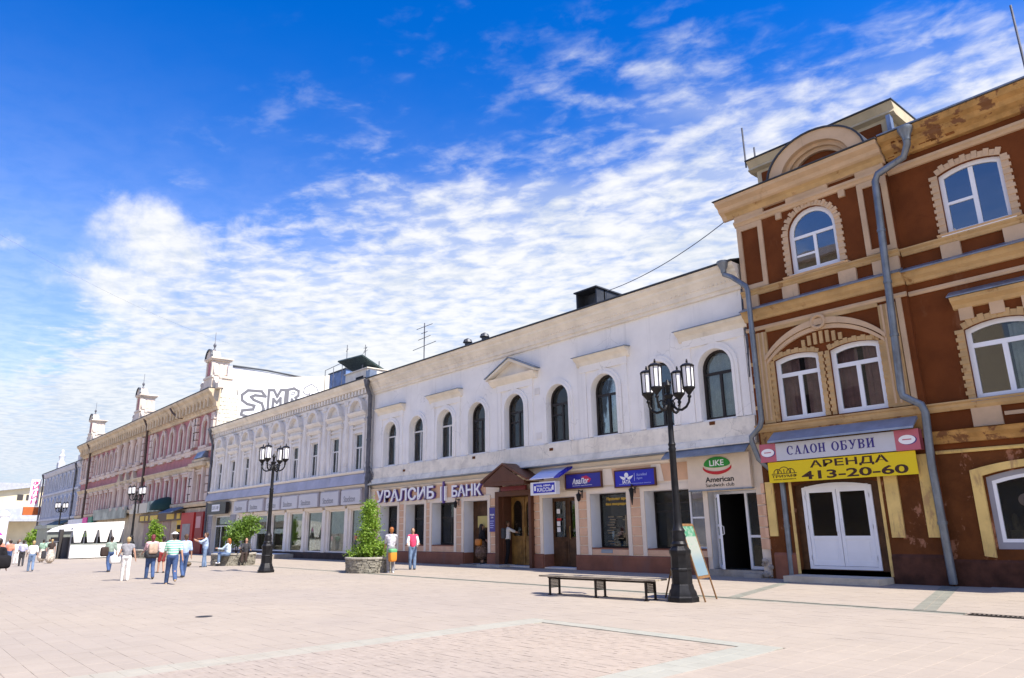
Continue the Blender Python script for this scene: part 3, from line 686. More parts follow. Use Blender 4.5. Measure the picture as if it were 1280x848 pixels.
# drainpipes
pipe(wb, [(-12.74, 10.45, .62), (-12.74, 10.30, .60), (-12.45, 10.12, .62), (-11.92, 9.62, .64), (-11.88, 9.45, .64), (-11.9, 5.0, .62), (-11.98, 4.78, .60), (-12.36, 4.48, .56), (-12.38, 4.3, .52), (-12.24, 3.75, .46), (-12.0, 3.42, .24), (-11.72, 3.3, .18), (-11.66, 3.1, .17), (-11.68, .12, .17)], .088, hopper=(-12.74, 10.72, .62))
pipe(wb, [(-37.72, 10.3, .6), (-37.75, 10.05, .5), (-37.8, 9.7, .3), (-37.8, 4.3, .3), (-37.8, .15, .25)], .13, M_PIPED, hopper=(-37.72, 10.6, .6))
cl_ = MB(); rnd = random.Random(9)
for k in range(26):
    p = Vector((-37.9 + rnd.uniform(-.1, .55), Y0 - rnd.uniform(.1, .45), 4.45 + rnd.uniform(0, .95))); q = p + Vector((rnd.uniform(-.3, .3), rnd.uniform(-.1, .1), rnd.uniform(-.5, .3))); cl_.tube([p, (p + q) / 2 + Vector((0, 0, -.1)), q], .018, 5)
cl_.fb(-37.95, -37.55, 4.55, 4.95, .1, .35); cl_.build('cable_junction', M_PIPED, wb)
cc_ = MB()
for k in range(3): cc_.tube([(-12.46 + .05 * k, Y0 - .03, 10.2), (-12.5 + .03 * k, Y0 - .03, 9.0 - k * .3), (-12.47 + .04 * k, Y0 - .03, 7.8), (-12.5, Y0 - .03, 6.6 + k * .4)], .02, 5)
cc_.build('hanging_wires', M_PIPED, wb)

# ================================================================== red-brown three-storey building
BX0, BXB, BX1 = -12.33, -7.12, 3.2
bb = thing('brown_building', 'red-brown three-storey brick building with ochre cornices, arched attic gable and white frames', 'building', (-8, 22, 0))
OB = .16                                   # the left bay stands proud of the rest
def bwall(xa, xb, za, zb, hs, o, m, depth=.3):
    mb = MB(); wall_with_holes(mb, [(xa, za), (xb, za), (xb, zb), (xa, zb)], hs, o, depth)
    for h in hs: reveal(mb, h, o, depth)
    return mb
TW = arch(-10.46, -8.84, 9.74, 11.92); TR = arch(-5.82, -4.22, 9.66, 11.68, .16); TR2 = arch(-1.9, -.3, 9.66, 11.68, .16)
PL = arch(-11.47, -9.95, 4.92, 7.08, .13); PR = arch(-9.60, -8.08, 4.92, 7.08, .13)
SR = arch(-5.88, -4.18, 4.88, 6.98, .16); SR2 = arch(-1.95, -.25, 4.88, 6.98, .16)
DO = arch(-11.36, -8.72, .30, 2.98, .14); SH = arch(-6.02, -3.3, .95, 2.98, .2); SH2 = arch(-2.0, .7, .95, 2.98, .2)
u1 = bwall(BX0, BXB, 3.6, 13.0, [TW, PL, PR], OB, M_MAROON); u1.face([(BXB, Y0 - OB, 0), (BXB, Y0, 0), (BXB, Y0, 13), (BXB, Y0 - OB, 13)]); boxshell(u1, BX0, BX1, 0, 13.0, 0, 13)
u1.face([(BX0, Y0, 0), (BX0, Y0 - OB, 0), (BX0, Y0 - OB, 13), (BX0, Y0, 13)])
u1.build('bay_wall', M_MAROON, bb)
bwall(BXB, BX1, 3.6, 13.0, [TR, TR2, SR, SR2], 0, M_MAROON).build('upper_wall', M_MAROON, bb)
bwall(BX0, BXB, 0, 3.6, [DO], OB, M_MAROONLOW, .45).build('bay_ground_wall', M_MAROONLOW, bb)
bwall(BXB, BX1, 0, 3.6, [SH, SH2], 0, M_MAROONLOW, .3).build('ground_floor_wall', M_MAROONLOW, bb)
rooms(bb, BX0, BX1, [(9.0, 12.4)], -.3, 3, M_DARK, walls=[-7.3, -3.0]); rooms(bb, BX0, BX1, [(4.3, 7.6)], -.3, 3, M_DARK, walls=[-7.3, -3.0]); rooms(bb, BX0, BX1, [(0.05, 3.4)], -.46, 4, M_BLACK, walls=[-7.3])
# windows
window(bb, -10.46, -8.84, 9.74, 11.92, OB - .12, M_PVC, GB, transom=11.0, mull=[-9.62], bars=[(-10.3, -9.65, 10.35)], fw_=.14, barw=.10, sill=.12, sillmat=M_PVC)
for (a, b) in ((-5.82, -4.22), (-1.9, -.3)):
    window(bb, a, b, 9.66, 11.68, -.12, M_PVC, GB, rise=.16, mull=[(a + b) / 2 + .02], bars=[(a + .12, (a + b) / 2, 10.62)], fw_=.12, barw=.12, sill=.12, sillmat=M_PVC, seg=8)
    window(bb, a - .06, b + .04, 4.88, 6.98, -.12, M_PVC, G, rise=.16, transom=6.35, mull=[(a + b) / 2], fw_=.13, barw=.13, sill=.1, sillmat=M_TIN, curtain=[(a + .9, b - .1, M_CURT)], seg=8)
for (a, b) in ((-11.47, -9.95), (-9.60, -8.08)):
    window(bb, a, b, 4.92, 7.08, OB - .1, M_PVC, G, rise=.13, transom=6.42, mull=[(a + b) / 2 + .02], fw_=.15, barw=.13, sill=.03, sillmat=M_PVCLILAC, curtain=[(a + .1, a + .72, M_CURTR), (b - .62, b - .1, M_CURTR)], seg=8)
# toothed brick surrounds: alternating blocks round each opening
def teeth(poly, o, w, m, closed=False, tooth=.105, proud=.05, start=1):
    """blocks set round an opening, following its outline (bottom edge left out)"""
    pts = poly[1:] + [poly[0]]; L = 0; mb = MB(); n = len(pts); k = 0; acc = 0
    path = []
    for i_ in range(n - 1):
        a, b = Vector(pts[i_]), Vector(pts[i_ + 1]); ln = (b - a).length
        if ln < 1e-6: continue
        d = (b - a) / ln; nn = Vector((d.y, -d.x)); m_ = max(1, int(round(ln / tooth)))
        for j in range(m_): path.append((a + d * ln * j / m_, a + d * ln * (j + 1) / m_, nn))
    for (a, b, nn) in path:
        k += 1; ww = w if k % 2 else w * .80; pr = proud if k % 2 else proud * .6
        c = [a, b, b + nn * ww, a + nn * ww]; mb.fprism([(p.x, p.y) for p in c], o, o + pr)
    return mb
for poly, o, m in ((TW, OB, M_BUFF), (TR, 0, M_BUFF), (TR2, 0, M_BUFF), (SR, 0, M_OCHRE), (SR2, 0, M_OCHRE), (PL, OB, M_OCHRE), (PR, OB, M_OCHRE)):
    x = teeth(poly, o, .165 if poly in (PL, PR) else .22, m).build('toothed_brick_surround', m, bb); x['kind'] = 'stuff'
# ledges running along the whole front
def ledge(prof, m, name, bay=True, xa=BXB, xb=BX1):
    if bay: MB().run([(p[0] + OB, p[1]) for p in prof], BX0 - .02, BXB + .02).build(name, m, bb)
    MB().run(prof, xa + .022, xb).build(name, m, bb)
ledge([(0, 9.36), (.06, 9.36), (.10, 9.42), (.10, 9.47), (.17, 9.53), (.17, 9.57), (0, 9.58)], M_OCHRE, 'sill_course')
ledge([(0, 8.46), (.08, 8.47), (.12, 8.56), (.22, 8.64), (.26, 8.74), (.34, 8.78), (0, 8.79)], M_OCHRE, 'storey_cornice')
ledge([(-.01, 8.795), (.40, 8.775), (.40, 8.805), (.03, 8.99), (-.01, 8.99)], M_TIN, 'cornice_flashing')
ledge([(0, 8.10), (.05, 8.10), (.08, 8.16), (.05, 8.24), (0, 8.24)], M_BUFF, 'fillet_band')
ledge([(0, 4.62), (.07, 4.62), (.12, 4.70), (.12, 4.78), (.18, 4.82), (.18, 4.86), (0, 4.88)], M_OCHRE, 'sill_course')
MB().run([(0, 3.74), (.09, 3.75), (.14, 3.84), (.26, 3.96), (.30, 4.05), (.34, 4.07), (0, 4.10)], BXB + .02, BX1).build('storey_cornice', M_OCHREB, bb)
MB().run([(0, 3.47), (.05, 3.47), (.07, 3.52), (.05, 3.56), (0, 3.57)], BXB + .02, BX1).build('fillet_band', M_YELLOW, bb)
ledge([(0, 12.04), (.07, 12.05), (.11, 12.12), (.16, 12.16), (.16, 12.24), (0, 12.26)], M_BUFF, 'fillet_band')
# main cornice: the bay's lower, the rest taller and crumbling
MB().run([(OB, 12.42), (OB + .1, 12.44), (OB + .18, 12.58), (OB + .36, 12.70), (OB + .40, 12.82), (OB + .58, 12.92), (OB + .62, 13.04), (OB, 13.06)], BX0 - .44, BXB + .05).build('main_cornice', M_BUFF, bb)
MB().run([(OB, 12.43), (OB + .11, 12.45), (OB + .19, 12.57), (OB + .30, 12.64), (OB, 12.66)], BX0 - .25, BXB + .02).build('cornice_moulding', M_OCHRE, bb)
MB().run([(0, 12.48), (.14, 12.50), (.20, 12.62), (.38, 12.72), (.44, 12.86), (.60, 12.94), (.68, 13.10), (0, 13.12)], BXB + .07, BX1).build('main_cornice', M_OCHREB, bb)
rk = MB(); rnd = random.Random(11)
for k in range(70):
    x = rnd.uniform(-7.6, -5.0); o = .1 + rnd.random() * .5; z = 12.42 + o * .95 + rnd.uniform(-.05, .05); rk.fb(x, x + rnd.uniform(.08, .24), z, z + .06, o - .1, o + rnd.uniform(-.02, .03))
r_ = rk.build('bare_cornice_bricks', mat('bare_orange_brick', (.22, .085, .025), .95, .35, 5, .5, 20), bb); r_['kind'] = 'stuff'
MB().run([(-.3, 13.13), (.74, 13.12), (.74, 13.16), (-.3, 13.24)], BXB + .1, BX1).build('eaves_flashing', M_TIN, bb)
MB().run([(-.3, 13.07), (OB + .68, 13.05), (OB + .68, 13.08), (-.3, 13.18)], BX0 - .49, BXB + .08).build('eaves_flashing', M_ROOF, bb)
roof(bb, BX0, BX1, 13.15, 0, 13, 2.2)
# recessed frieze pieces: buff blocks between the maroon panels
for (a, b) in ((-12.33, -11.2), (-10.35, -8.9), (-8.0, -7.14)): MB().fb(a, b, 12.26, 12.43, OB, OB + .10).build('frieze_block', M_BUFF, bb)
for x in (-10.68, -8.50): MB().fb(x - .1, x + .1, 11.82, 12.05, OB, OB + .09).build('bracket', M_BUFF, bb)
# framed pilasters on the bay (third floor) and their pedestals
def framed(xa, xb, za, zb, o, m, w=.16, pr=.07, name='framed_pilaster'):
    s = MB(); s.fb(xa, xa + w, za, zb, o, o + pr); s.fb(xb - w, xb, za, zb, o, o + pr); s.fb(xa + w, xb - w, za, za + w, o, o + pr - .002); s.fb(xa + w, xb - w, zb - w * 1.2, zb, o, o + pr - .002)
    return s.build(name, m, bb)
framed(-12.30, -11.33, 9.62, 12.04, OB, M_BUFF); framed(-8.02, -7.14, 9.62, 12.04, OB, M_BUFF)
for (a, b, o) in ((-12.3, -11.75, OB), (-10.85, -10.3, OB), (-8.95, -8.4, OB), (-7.9, -7.14, OB), (-6.05, -5.55, 0), (-4.5, -4.0, 0), (-2.1, -1.6, 0), (-.6, -.1, 0)):
    MB().fb(a, b, 8.94, 9.37, o, o + .1).build('pedestal_block', M_BUFF, bb)
for (a, b, o) in ((-10.72, -8.55, OB), (-6.05, -4.0, 0), (-2.1, -.1, 0)): MB().run([(o, 9.585), (o + .16, 9.585), (o + .22, 9.64), (o, 9.66)], a, b).build('window_ledge', M_BUFF, bb)
# arched attic gable over the bay
gc, gz = -9.05, 12.95
def half(r, n=20, flat_=.80): return [(gc + r * cos(pi * k / n), gz + r * flat_ * sin(pi * k / n)) for k in range(n + 1)]
s = MB(); s.band(half(1.62), half(1.16), -.05, OB + .50); s.build('arched_gable', M_BUFF, bb)
s = MB(); s.band(half(1.16), half(1.0), -.05, OB + .32); s.band(half(1.0), half(.84), -.05, OB + .20); s.build('gable_moulding', M_BUFF, bb)
MB().fprism(half(.86)[:], -.05, OB + .08).build('gable_field', M_MAROON, bb)
s = MB(); s.band(half(1.68), half(1.62), -.05, OB + .56); s.build('gable_flashing', M_ROOF, bb)
M_ATTIC = mat('pale_buff_attic', (.52, .44, .30), .9, .1, 1.2, .3)
# attic wall behind the gable
at = MB(); at.box(-12.0, -7.2, 23.2, 26, 13.1, 14.70); at.build('attic_wall', M_ATTIC, bb)
for (a, b) in ((-11.8, -10.4), (-8.9, -7.45)): MB().box(a, b, 23.15, 23.2, 13.7, 14.52).build('attic_panel', M_MAROON, bb)
ac = MB(); ac.prism([(23.0, 14.72), (23.08, 14.84), (22.92, 15.08), (26.3, 15.25), (26.3, 14.7), (23.2, 14.66)], lambda p: (-12.25, p[0], p[1]), lambda p: (-6.95, p[0], p[1])); ac.build('attic_cornice', M_ATTIC, bb)
MB().prism([(22.86, 15.085), (26.4, 15.26), (26.4, 15.30), (22.86, 15.125)], lambda p: (-12.28, p[0], p[1]), lambda p: (-6.92, p[0], p[1])).build('attic_roof', M_ROOF, bb)
MB().box(-7.19, -7.06, 22.9, 23.15, 14.0, 14.6).build('attic_gutter', M_TIN, bb)
# second floor: paired windows under one big segmental arch
def seg_arch(cx, hw, zs, zt, n=20):
    rise = zt - zs; R = (hw * hw + rise * rise) / (2 * rise); a = math.asin(hw / R)
    return [(cx + R * sin(a - 2 * a * k / n), zt - R + R * cos(a - 2 * a * k / n)) for k in range(n + 1)]
s = MB(); s.band(seg_arch(-9.78, 1.95, 7.12, 8.02), seg_arch(-9.78, 1.95, 6.98, 7.82), OB, OB + .13); s.band(seg_arch(-9.78, 1.9, 6.97, 7.80), seg_arch(-9.78, 1.9, 6.86, 7.66), OB, OB + .09); s.build('relieving_arch', M_BUFF, bb)
s = MB(); s.lathe([(.25, 0), (.25, .16), (.19, .18), (.14, .12), (.14, 0)], (0, 0, 0), 20); s.v = [(p[0] - 9.78, Y0 - OB - p[2], p[1] + 7.92) for p in s.v]; s.build('round_boss', M_BUFF, bb, smooth=40)
for k in range(7):
    x = -9.78 + (k - 3) * .2; MB().fb(x - .055, x + .055, 7.22, 7.62 - .02 * (k - 3) ** 2, OB, OB + .06).build('arch_baluster', M_OCHRE, bb)
s = MB(); s.fb(-12.0, -11.62, 4.9, 8.0, OB, OB + .07); s.fb(-7.95, -7.45, 4.9, 8.0, OB, OB + .07); s.fb(-11.62, -7.95, 7.98, 8.1, OB, OB + .068); s.build('bay_surround', M_OCHRE, bb)
s = MB(); 
for xx in (-11.9, -11.75, -7.85, -7.7, -7.55): s.fb(xx - .02, xx + .04, 5.0, 8.0, OB + .07, OB + .09)
f_ = s.build('reeding', M_BUFF, bb); f_['kind'] = 'stuff'
s = MB(); s.fb(-7.42, -7.28, 4.9, 8.1, OB, OB + .06); s.build('corner_strip', M_BUFF, bb)
for z in (6.9, 6.15, 5.4): MB().fb(-12.3, -12.02, z, z + .12, OB, OB + .05).build('quoin_band', M_OCHRE, bb)
s = MB(); s.run([(0, 3.95 + .0), (.0, 4.62), (.05, 4.62), (.05, 3.95)], BX0 + .1, BXB - .05); s.v = [(p[0], p[1] - OB, p[2]) for p in s.v]; s.build('sign_backing', M_OCHREB, bb)
# hoods on brackets over the plain second-floor windows
for (a, b) in ((-6.02, -3.95), (-2.1, 0.0)):
    s = MB(); s.run([(0, 7.40), (.07, 7.42), (.12, 7.52), (.26, 7.62), (.30, 7.72), (0, 7.74)], a, b); s.build('hood_cornice', M_OCHRE, bb)
    MB().run([(-.01, 7.745), (.35, 7.73), (.35, 7.76), (.02, 7.95), (-.01, 7.95)], a - .05, b + .05).build('hood_flashing', M_TIN, bb)
    for xx in (a + .12, (a + b) / 2 - .17, b - .46): MB().fb(xx, xx + .34, 7.08, 7.42, 0, .07).build('bracket', M_BUFF, bb)
# blank panels of the second-floor plinth
for (a, b) in ((-6.05, -5.35), (-4.5, -3.9)): MB().fb(a, b, 4.12, 4.63, 0, .07).build('pedestal_block', M_BUFF, bb)
MB().fb(-5.3, -4.55, 4.35, 4.45, 0, .04).build('pedestal_strip', M_BUFF, bb)
# tin canopy above the shoe-shop sign
MB().run([(OB + .02, 4.60), (OB + .52, 4.26), (OB + .52, 4.20), (OB + .02, 4.52)], -11.75, -7.35).build('tin_canopy', mat('blue_grey_tin', (.30, .36, .47), .4, .1, 2, .05, metal=.4), bb)
MB().run([(.02, 4.55), (.5, 4.3), (.5, 4.24), (.02, 4.47)], -4.6, -2.0).build('tin_canopy', MATS['blue_grey_tin'], bb)
# ground floor: entrance doors, yellow pilasters, shop windows
mb = MB(); s_out = arch(-11.36, -8.72, .30, 2.98, .14, 8); s_in = arch(-11.12, -8.98, .33, 2.88, .12, 8); mb.ring(s_out, s_in, OB - .24, OB - .17); dfr = mb.build('door_surround', M_WOODD, bb)
mb = MB(); mb.ring(arch(-11.12, -8.98, .33, 2.88, .12, 8), arch(-11.02, -9.08, .42, 2.78, .12, 8), OB - .23, OB - .12); frm = mb.build('door_frame', M_PVC, bb)
for (a, b, sx) in ((-11.01, -10.06, 1), (-10.04, -9.09, -1)):
    lf = MB(); lf.fb(a, a + .10, .43, 2.68, OB - .21, OB - .14); lf.fb(b - .10, b, .43, 2.68, OB - .21, OB - .14)
    for (z0_, z1_) in ((.43, .55), (1.20, 1.30), (2.60, 2.68)): lf.fb(a + .10, b - .10, z0_, z1_, OB - .21, OB - .142)
    lf = lf.build('door', M_PVC, bb)
    MB().fb(a + .10, b - .10, 1.30, 2.60, OB - .18, OB - .17).build('pane', GD, lf)
    p = MB(); p.fb(a + .10, b - .10, .55, 1.20, OB - .20, OB - .165); p.fb(a + .17, b - .17, .62, 1.13, OB - .165, OB - .155); p.build('panel', M_PVC, lf)
    xh = b - .07 if sx > 0 else a + .07
    handle(lf, xh, 1.40, 1.80, OB - .14, M_PVC)
    for zz in (.6, 1.5, 2.4): MB().fb((a if sx > 0 else b) - .03, (a if sx > 0 else b) + .03, zz, zz + .12, OB - .14, OB - .12).build('hinge', M_PVC, lf)
MB().fb(-11.02, -9.08, 2.68, 2.80, OB - .21, OB - .135).build('fanlight_rail', M_PVC, frm)
MB().box(-11.36, -8.72, Y0 - OB, Y0 + .3, 0, .30).build('threshold', mat('dark_threshold', (.10, .09, .085), .8, .2), bb)
MB().fb(-11.42, -8.66, 0, .17, OB, OB + 1.05).build('doorstep', mat('tan_step', (.60, .52, .40), .85, .12, 2, .3, 15), bb)
for (a, b, za, zb) in ((-8.52, -8.16, 1.25, 3.3), (-7.56, -7.2, 1.25, 3.5), (-12.25, -11.98, 1.3, 3.0)):
    MB().fb(a, b, za, zb, OB, OB + .07).build('yellow_pilaster', M_YELLOW, bb)
for (a, b) in ((-11.46, -11.37), (-8.71, -8.63)): MB().fb(a, b, .18, 3.0, OB, OB + .03).build('door_edge_strip', M_YELLOW, bb)
blocks(-12.42, -12.30, .9, 3.2, m=M_PEACH, o1=.06 + OB, par=bb)
for (w0, w1) in ((-6.02, -3.3), (-2.0, .7)):
    s = MB(); o_ = arch(w0 - .32, w1 + .32, .78, 3.20, .22, 10); i_ = arch(w0 - .06, w1 + .06, .74, 3.02, .2, 10)
    s.band([o_[1]] + o_[2:] + [o_[0]], [i_[1]] + i_[2:] + [i_[0]], 0, .10); s.build('shop_window_surround', M_YELLOW, bb)
    s = MB(); kx = (w0 + w1) / 2; s.fprism([(kx - .28, 3.06), (kx + .28, 3.06), (kx + .36, 3.47), (kx - .36, 3.47)], 0, .13); s.build('keystone', M_YELLOW, bb)
    s = MB(); s.ring(arch(w0 - .06, w1 + .06, .80, 3.02, .2, 10), arch(w0 + .12, w1 - .12, 1.12, 2.86, .18, 10), -.04, -.02); s.build('grey_window_panel', mat('grey_panel', (.30, .30, .34), .5, .06), bb)
    wn = window(bb, w0 + .12, w1 - .12, 1.12, 2.86, -.03, M_PVC, GD, rise=.18, fw_=.085, seg=8)
    s = MB(); s.fb(w0 + .2, w1 - .2, 1.2, 1.42, -1.1, -.5)
    rnd = random.Random(2)
    for k in range(9): x = w0 + .3 + k * .26; s.ell((x, Y0 + .75, 1.42 + rnd.uniform(.08, .2)), (.09, .12, rnd.uniform(.1, .25)), 8, 5)
    s.build('shoe_display', mat('display_goods', (.16, .12, .07), .8, .5, 3), bb)
s = MB(); 
for k, (dx, dz, r) in enumerate(((0, 0, .26), (.28, .1, .2), (-.2, .05, .16), (.12, -.2, .18))): s.fprism([(p[0], p[1]) for p in arc_pts(-5.05 + dx, 2.12 + dz, r, 0, 345, 14)], -.10 - .003 * k, -.094 - .003 * k)
tag(s.build('sale_sticker', flat('pale_pink_sticker', (.62, .42, .42), .6), None), 'pale pink cloud-shaped 50% sticker inside the arched shop window', 'sticker')
so = bpy.data.objects['sale_sticker']
text(so, '50%', -5.3, -4.7, 2.0, 2.24, -.092, flat('violet_print', (.22, .04, .30), .6), .03, thick=.004)
s = MB(); s.fprism(arc_pts(-4.84, 1.86, .15, 0, 345, 12), -.098, -.090); s.build('badge', flat('magenta_print', (.55, .02, .25), .6), so)
MB().run([(0, 0), (.06, 0), (.06, .62), (.03, .68), (0, .68)], BXB + .02, BX1).build('plinth', mat('dark_wet_plinth', (.085, .035, .022), .8, .3, 2, .4, 15), bb)
MB().run([(OB, 0), (OB + .05, 0), (OB + .05, .72), (OB, .8)], -8.62, BXB).build('plinth', MATS['dark_wet_plinth'], bb)
MB().run([(OB, 0), (OB + .05, 0), (OB + .05, .72), (OB, .8)], -12.2, -11.46).build('plinth', M_PLINTH, bb)
pipe(bb, [(-6.22, 12.72, .72), (-6.24, 12.5, .70), (-6.45, 12.25, .5), (-7.2, 11.95, .62), (-7.3, 11.75, .62), (-7.52, 5.3, .62), (-7.50, 5.12, .62), (-7.08, 4.82, .56), (-7.02, 4.6, .54), (-7.12, 3.2, .44), (-7.14, .06, .24)], .105, hopper=(-6.22, 12.98, .72))
pp = MB(); pp.run([(.325, 0), (.345, 0), (.345, .42), (.325, .42)], -7.24, -7.07); pp.v = [(p[0], p[1], p[2] + 1.55) for p in pp.v]; pp.build('peeling_poster', mat('torn_paper', (.55, .55, .55), .8, .5, 9, 0), bb)
# ================================================================== grey-white building with nine hooded bays
GX0, GX1 = -65.6, -37.95
gb = thing('grey_building', 'grey-white building of narrow hooded windows over a row of cream shop windows', 'building', (-52, 22, 0))
GC = [-63.55 + 3.0 * k for k in range(9)]
hs = [arch(c - .5, c + .5, 5.32, 7.62, 0, 2) for c in GC]
mb = MB(); wall_with_holes(mb, [(GX0, 4.2), (GX1, 4.2), (GX1, 10.4), (GX0, 10.4)], hs, 0, .3)
for h in hs: reveal(mb, h, 0, .22)
boxshell(mb, GX0, GX1, 0, 10.6, 0, 12); mb.build('upper_wall', M_GREYW, gb)
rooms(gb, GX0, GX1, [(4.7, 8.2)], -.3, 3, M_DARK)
for k, c in enumerate(GC):
    window(gb, c - .5, c + .5, 5.32, 7.62, -.08, M_WHFRAME, G, rise=0, transom=6.72, mull=[c], fw_=.09, curtain=[(c - .45, c + .45, M_CURT)] if k % 2 else [(c + .1, c + .45, M_CURT)], seg=2)
    s = MB()
    for sx in (-1, 1): s.fb(c + sx * .74 - .13, c + sx * .74 + .13, 5.25, 8.15, 0, .10); s.fb(c + sx * .74 - .17, c + sx * .74 + .17, 7.95, 8.15, .0, .13)
    s.fb(c - .61, c + .61, 7.62, 7.80, 0, .07); s.fb(c - .61, c + .61, 7.92, 8.02, 0, .10)
    s.build('window_surround', M_GREYC, gb)
    s = MB(); s.run([(0, 8.15), (.10, 8.17), (.22, 8.32), (.25, 8.42), (0, 8.44)], c - .98, c + .98); s.fb(c - .85, c + .85, 8.44, 8.66, 0, .09)
    s.run([(0, 8.66), (.12, 8.68), (.30, 8.82), (.34, 8.92), (0, 8.94)], c - 1.05, c + 1.05); s.build('hood_cornice', M_GREYC, gb)
    s = MB(); s.band(arc_pts(c, 8.93, .92, 0, 180, 14), arc_pts(c, 8.93, .72, 0, 180, 14), 0, .36); s.build('arched_hood', M_GREYC, gb)
    s = MB(); s.fprism(arc_pts(c, 8.93, .73, 0, 180, 14), 0, .07); s.fprism([(c - .3, 9.0), (c + .3, 9.0), (c + .12, 9.3), (c - .12, 9.3)], .07, .13); s.build('hood_shell', M_GREYC, gb)
for k in range(10):
    c = GC[0] - 1.5 + 3.0 * k; c = max(GX0 + .25, min(GX1 - .25, c))
    s = MB(); s.fb(c - .21, c + .21, 5.25, 9.72, 0, .12); s.fb(c - .25, c + .25, 5.25, 5.6, 0, .16); s.fb(c - .27, c + .27, 9.55, 9.78, 0, .18); s.fb(c - .13, c + .13, 5.75, 9.4, .12, .15); s.build('pilaster', M_GREYC, gb)
MB().run([(0, 9.78), (.10, 9.80), (.12, 9.95), (0, 9.97)], GX0, GX1).build('architrave', M_GREYC, gb)
mb = MB(); x = GX0 + .1
while x < GX1 - .2: mb.fb(x, x + .2, 10.0, 10.3, 0, .24); x += .42
d = mb.build('dentil_row', M_GREYC, gb); d['kind'] = 'stuff'
MB().run([(0, 10.30), (.28, 10.32), (.34, 10.46), (.50, 10.58), (.60, 10.74), (.60, 10.80), (0, 10.80)], GX0, GX1 - .02).build('cornice', M_CREAMW, gb)
roof(gb, GX0, GX1, 10.81, .66, 12, 1.6)
MB().run([(0, 5.06), (.20, 5.08), (.28, 5.18), (.28, 5.25), (0, 5.27)], GX0, GX1 - .02).build('string_course', M_SHOPW, gb)
n = 6
for k in range(n):
    xa = GX0 + (GX1 - GX0) * k / n; MB().run([(0, 4.46), (.42, 4.42), (.24, 5.05), (0, 5.05)], xa + .01, GX0 + (GX1 - GX0) * (k + 1) / n - .01).build('fascia_panel', M_FASCIA, gb)
MB().run([(0, 4.22), (.10, 4.22), (.22, 4.34), (.30, 4.40), (0, 4.41)], GX0, GX1 - .02).build('fascia_moulding', M_SHOPW, gb)
SW = [(-57.75, -55.6), (-54.8, -52.8), (-51.85, -49.8), (-48.85, -46.85), (-46.1, -43.95), (-43.05, -40.95), (-40.15, -38.2)]
sh = [arch(a, b, .42, 2.98, 0, 2) for a, b in SW] + [arch(-64.3, -60.3, .12, 3.12, 0, 2)]
mb = MB(); wall_with_holes(mb, [(GX0, 0), (GX1, 0), (GX1, 4.22), (GX0, 4.22)], sh, 0, .4)
for h in sh: reveal(mb, h, 0, .35)
mb.build('shopfront_wall', M_SHOPW, gb)
rooms(gb, -58.9, GX1, [(.1, 3.6)], -.4, 1.3, M_SHOPIN, walls=[-55.2, -49.3, -43.5]); rooms(gb, GX0, -58.8, [(.05, 3.6)], -.4, 3, M_DARK)
rnd = random.Random(21)
disp = [flat('orange_goods', (.50, .20, .08), .8), flat('white_goods', (.62, .60, .56), .8), flat('brown_goods', (.16, .10, .06), .8), flat('green_goods', (.12, .16, .05), .8)]
for k, (a, b) in enumerate(SW):
    f = window(gb, a + .02, b - .02, .42, 2.98, -.07, M_SHOPW, GD, rise=0, fw_=.07, seg=2)
    for j in range(3):
        x = a + .4 + j * (b - a - .8) / 2; hh = rnd.uniform(.5, 1.5); q = MB(); q.lathe([(.14, 0), (.20, hh * .3), (.15, hh * .6), (.22, hh * .8), (.08, hh * .95), (.09, hh * 1.05), (.02, hh * 1.15)], (x, Y0 + rnd.uniform(.55, .9), .45), 8); q.build('shop_display', rnd.choice(disp), f, smooth=50)
    for xx in (a - .17, b + .17): pass
for c in [-58.3] + [(SW[k][1] + SW[k + 1][0]) / 2 for k in range(6)] + [-38.07]:
    s = MB(); s.fb(c - .16, c + .16, .4, 3.05, 0, .09); s.fb(c - .20, c + .20, .4, .62, 0, .12); s.build('shopfront_pilaster', M_SHOPW, gb)
for (a, b) in SW: MB().fb(a - .25, b + .25, 3.03, 3.22, 0, .13).build('window_head', M_CREAM, gb)
MB().run([(0, 0), (.14, 0), (.14, .36), (.10, .40), (0, .41)], -58.9, GX1).build('plinth', mat('dark_brown_plinth', (.07, .045, .04), .7, .2), gb)
s = MB(); fm = window(gb, -64.25, -60.35, .12, 3.12, -.25, M_PVC, GD, rise=0, transom=2.3, mull=[-62.9, -61.6], fw_=.09, seg=2)
M_STP = mat('grey_stone_panel', (.36, .35, .38), .6, .08)
for r in range(6):
    for (a, b) in ((GX0 + .05, -64.4), (-60.2, -58.95)):
        MB().fb(a, b - .02, .05 + r * .52, .05 + r * .52 + .5, 0, .05).build('stone_panel', M_STP, gb)
for (xa, xb, dp) in ((-52.5, -47.6, .9), (-57.2, -53.2, .7)):
    MB().fb(xa, xb, 0, .26, .14, dp + 1.1).build('entrance_step', M_STONE, gb); MB().fb(xa + .2, xb - .2, .265, .285, .3, dp + 1.0).build('door_mat', flat('pale_mat', (.6, .62, .64), .8), gb)
pipe(gb, [(-65.3, 10.4, .6), (-65.35, 10.1, .5), (-65.5, 9.4, .2), (-65.5, 5.2, .2), (-65.5, .1, .2)], .1, M_PIPED, hopper=(-65.3, 10.7, .6))
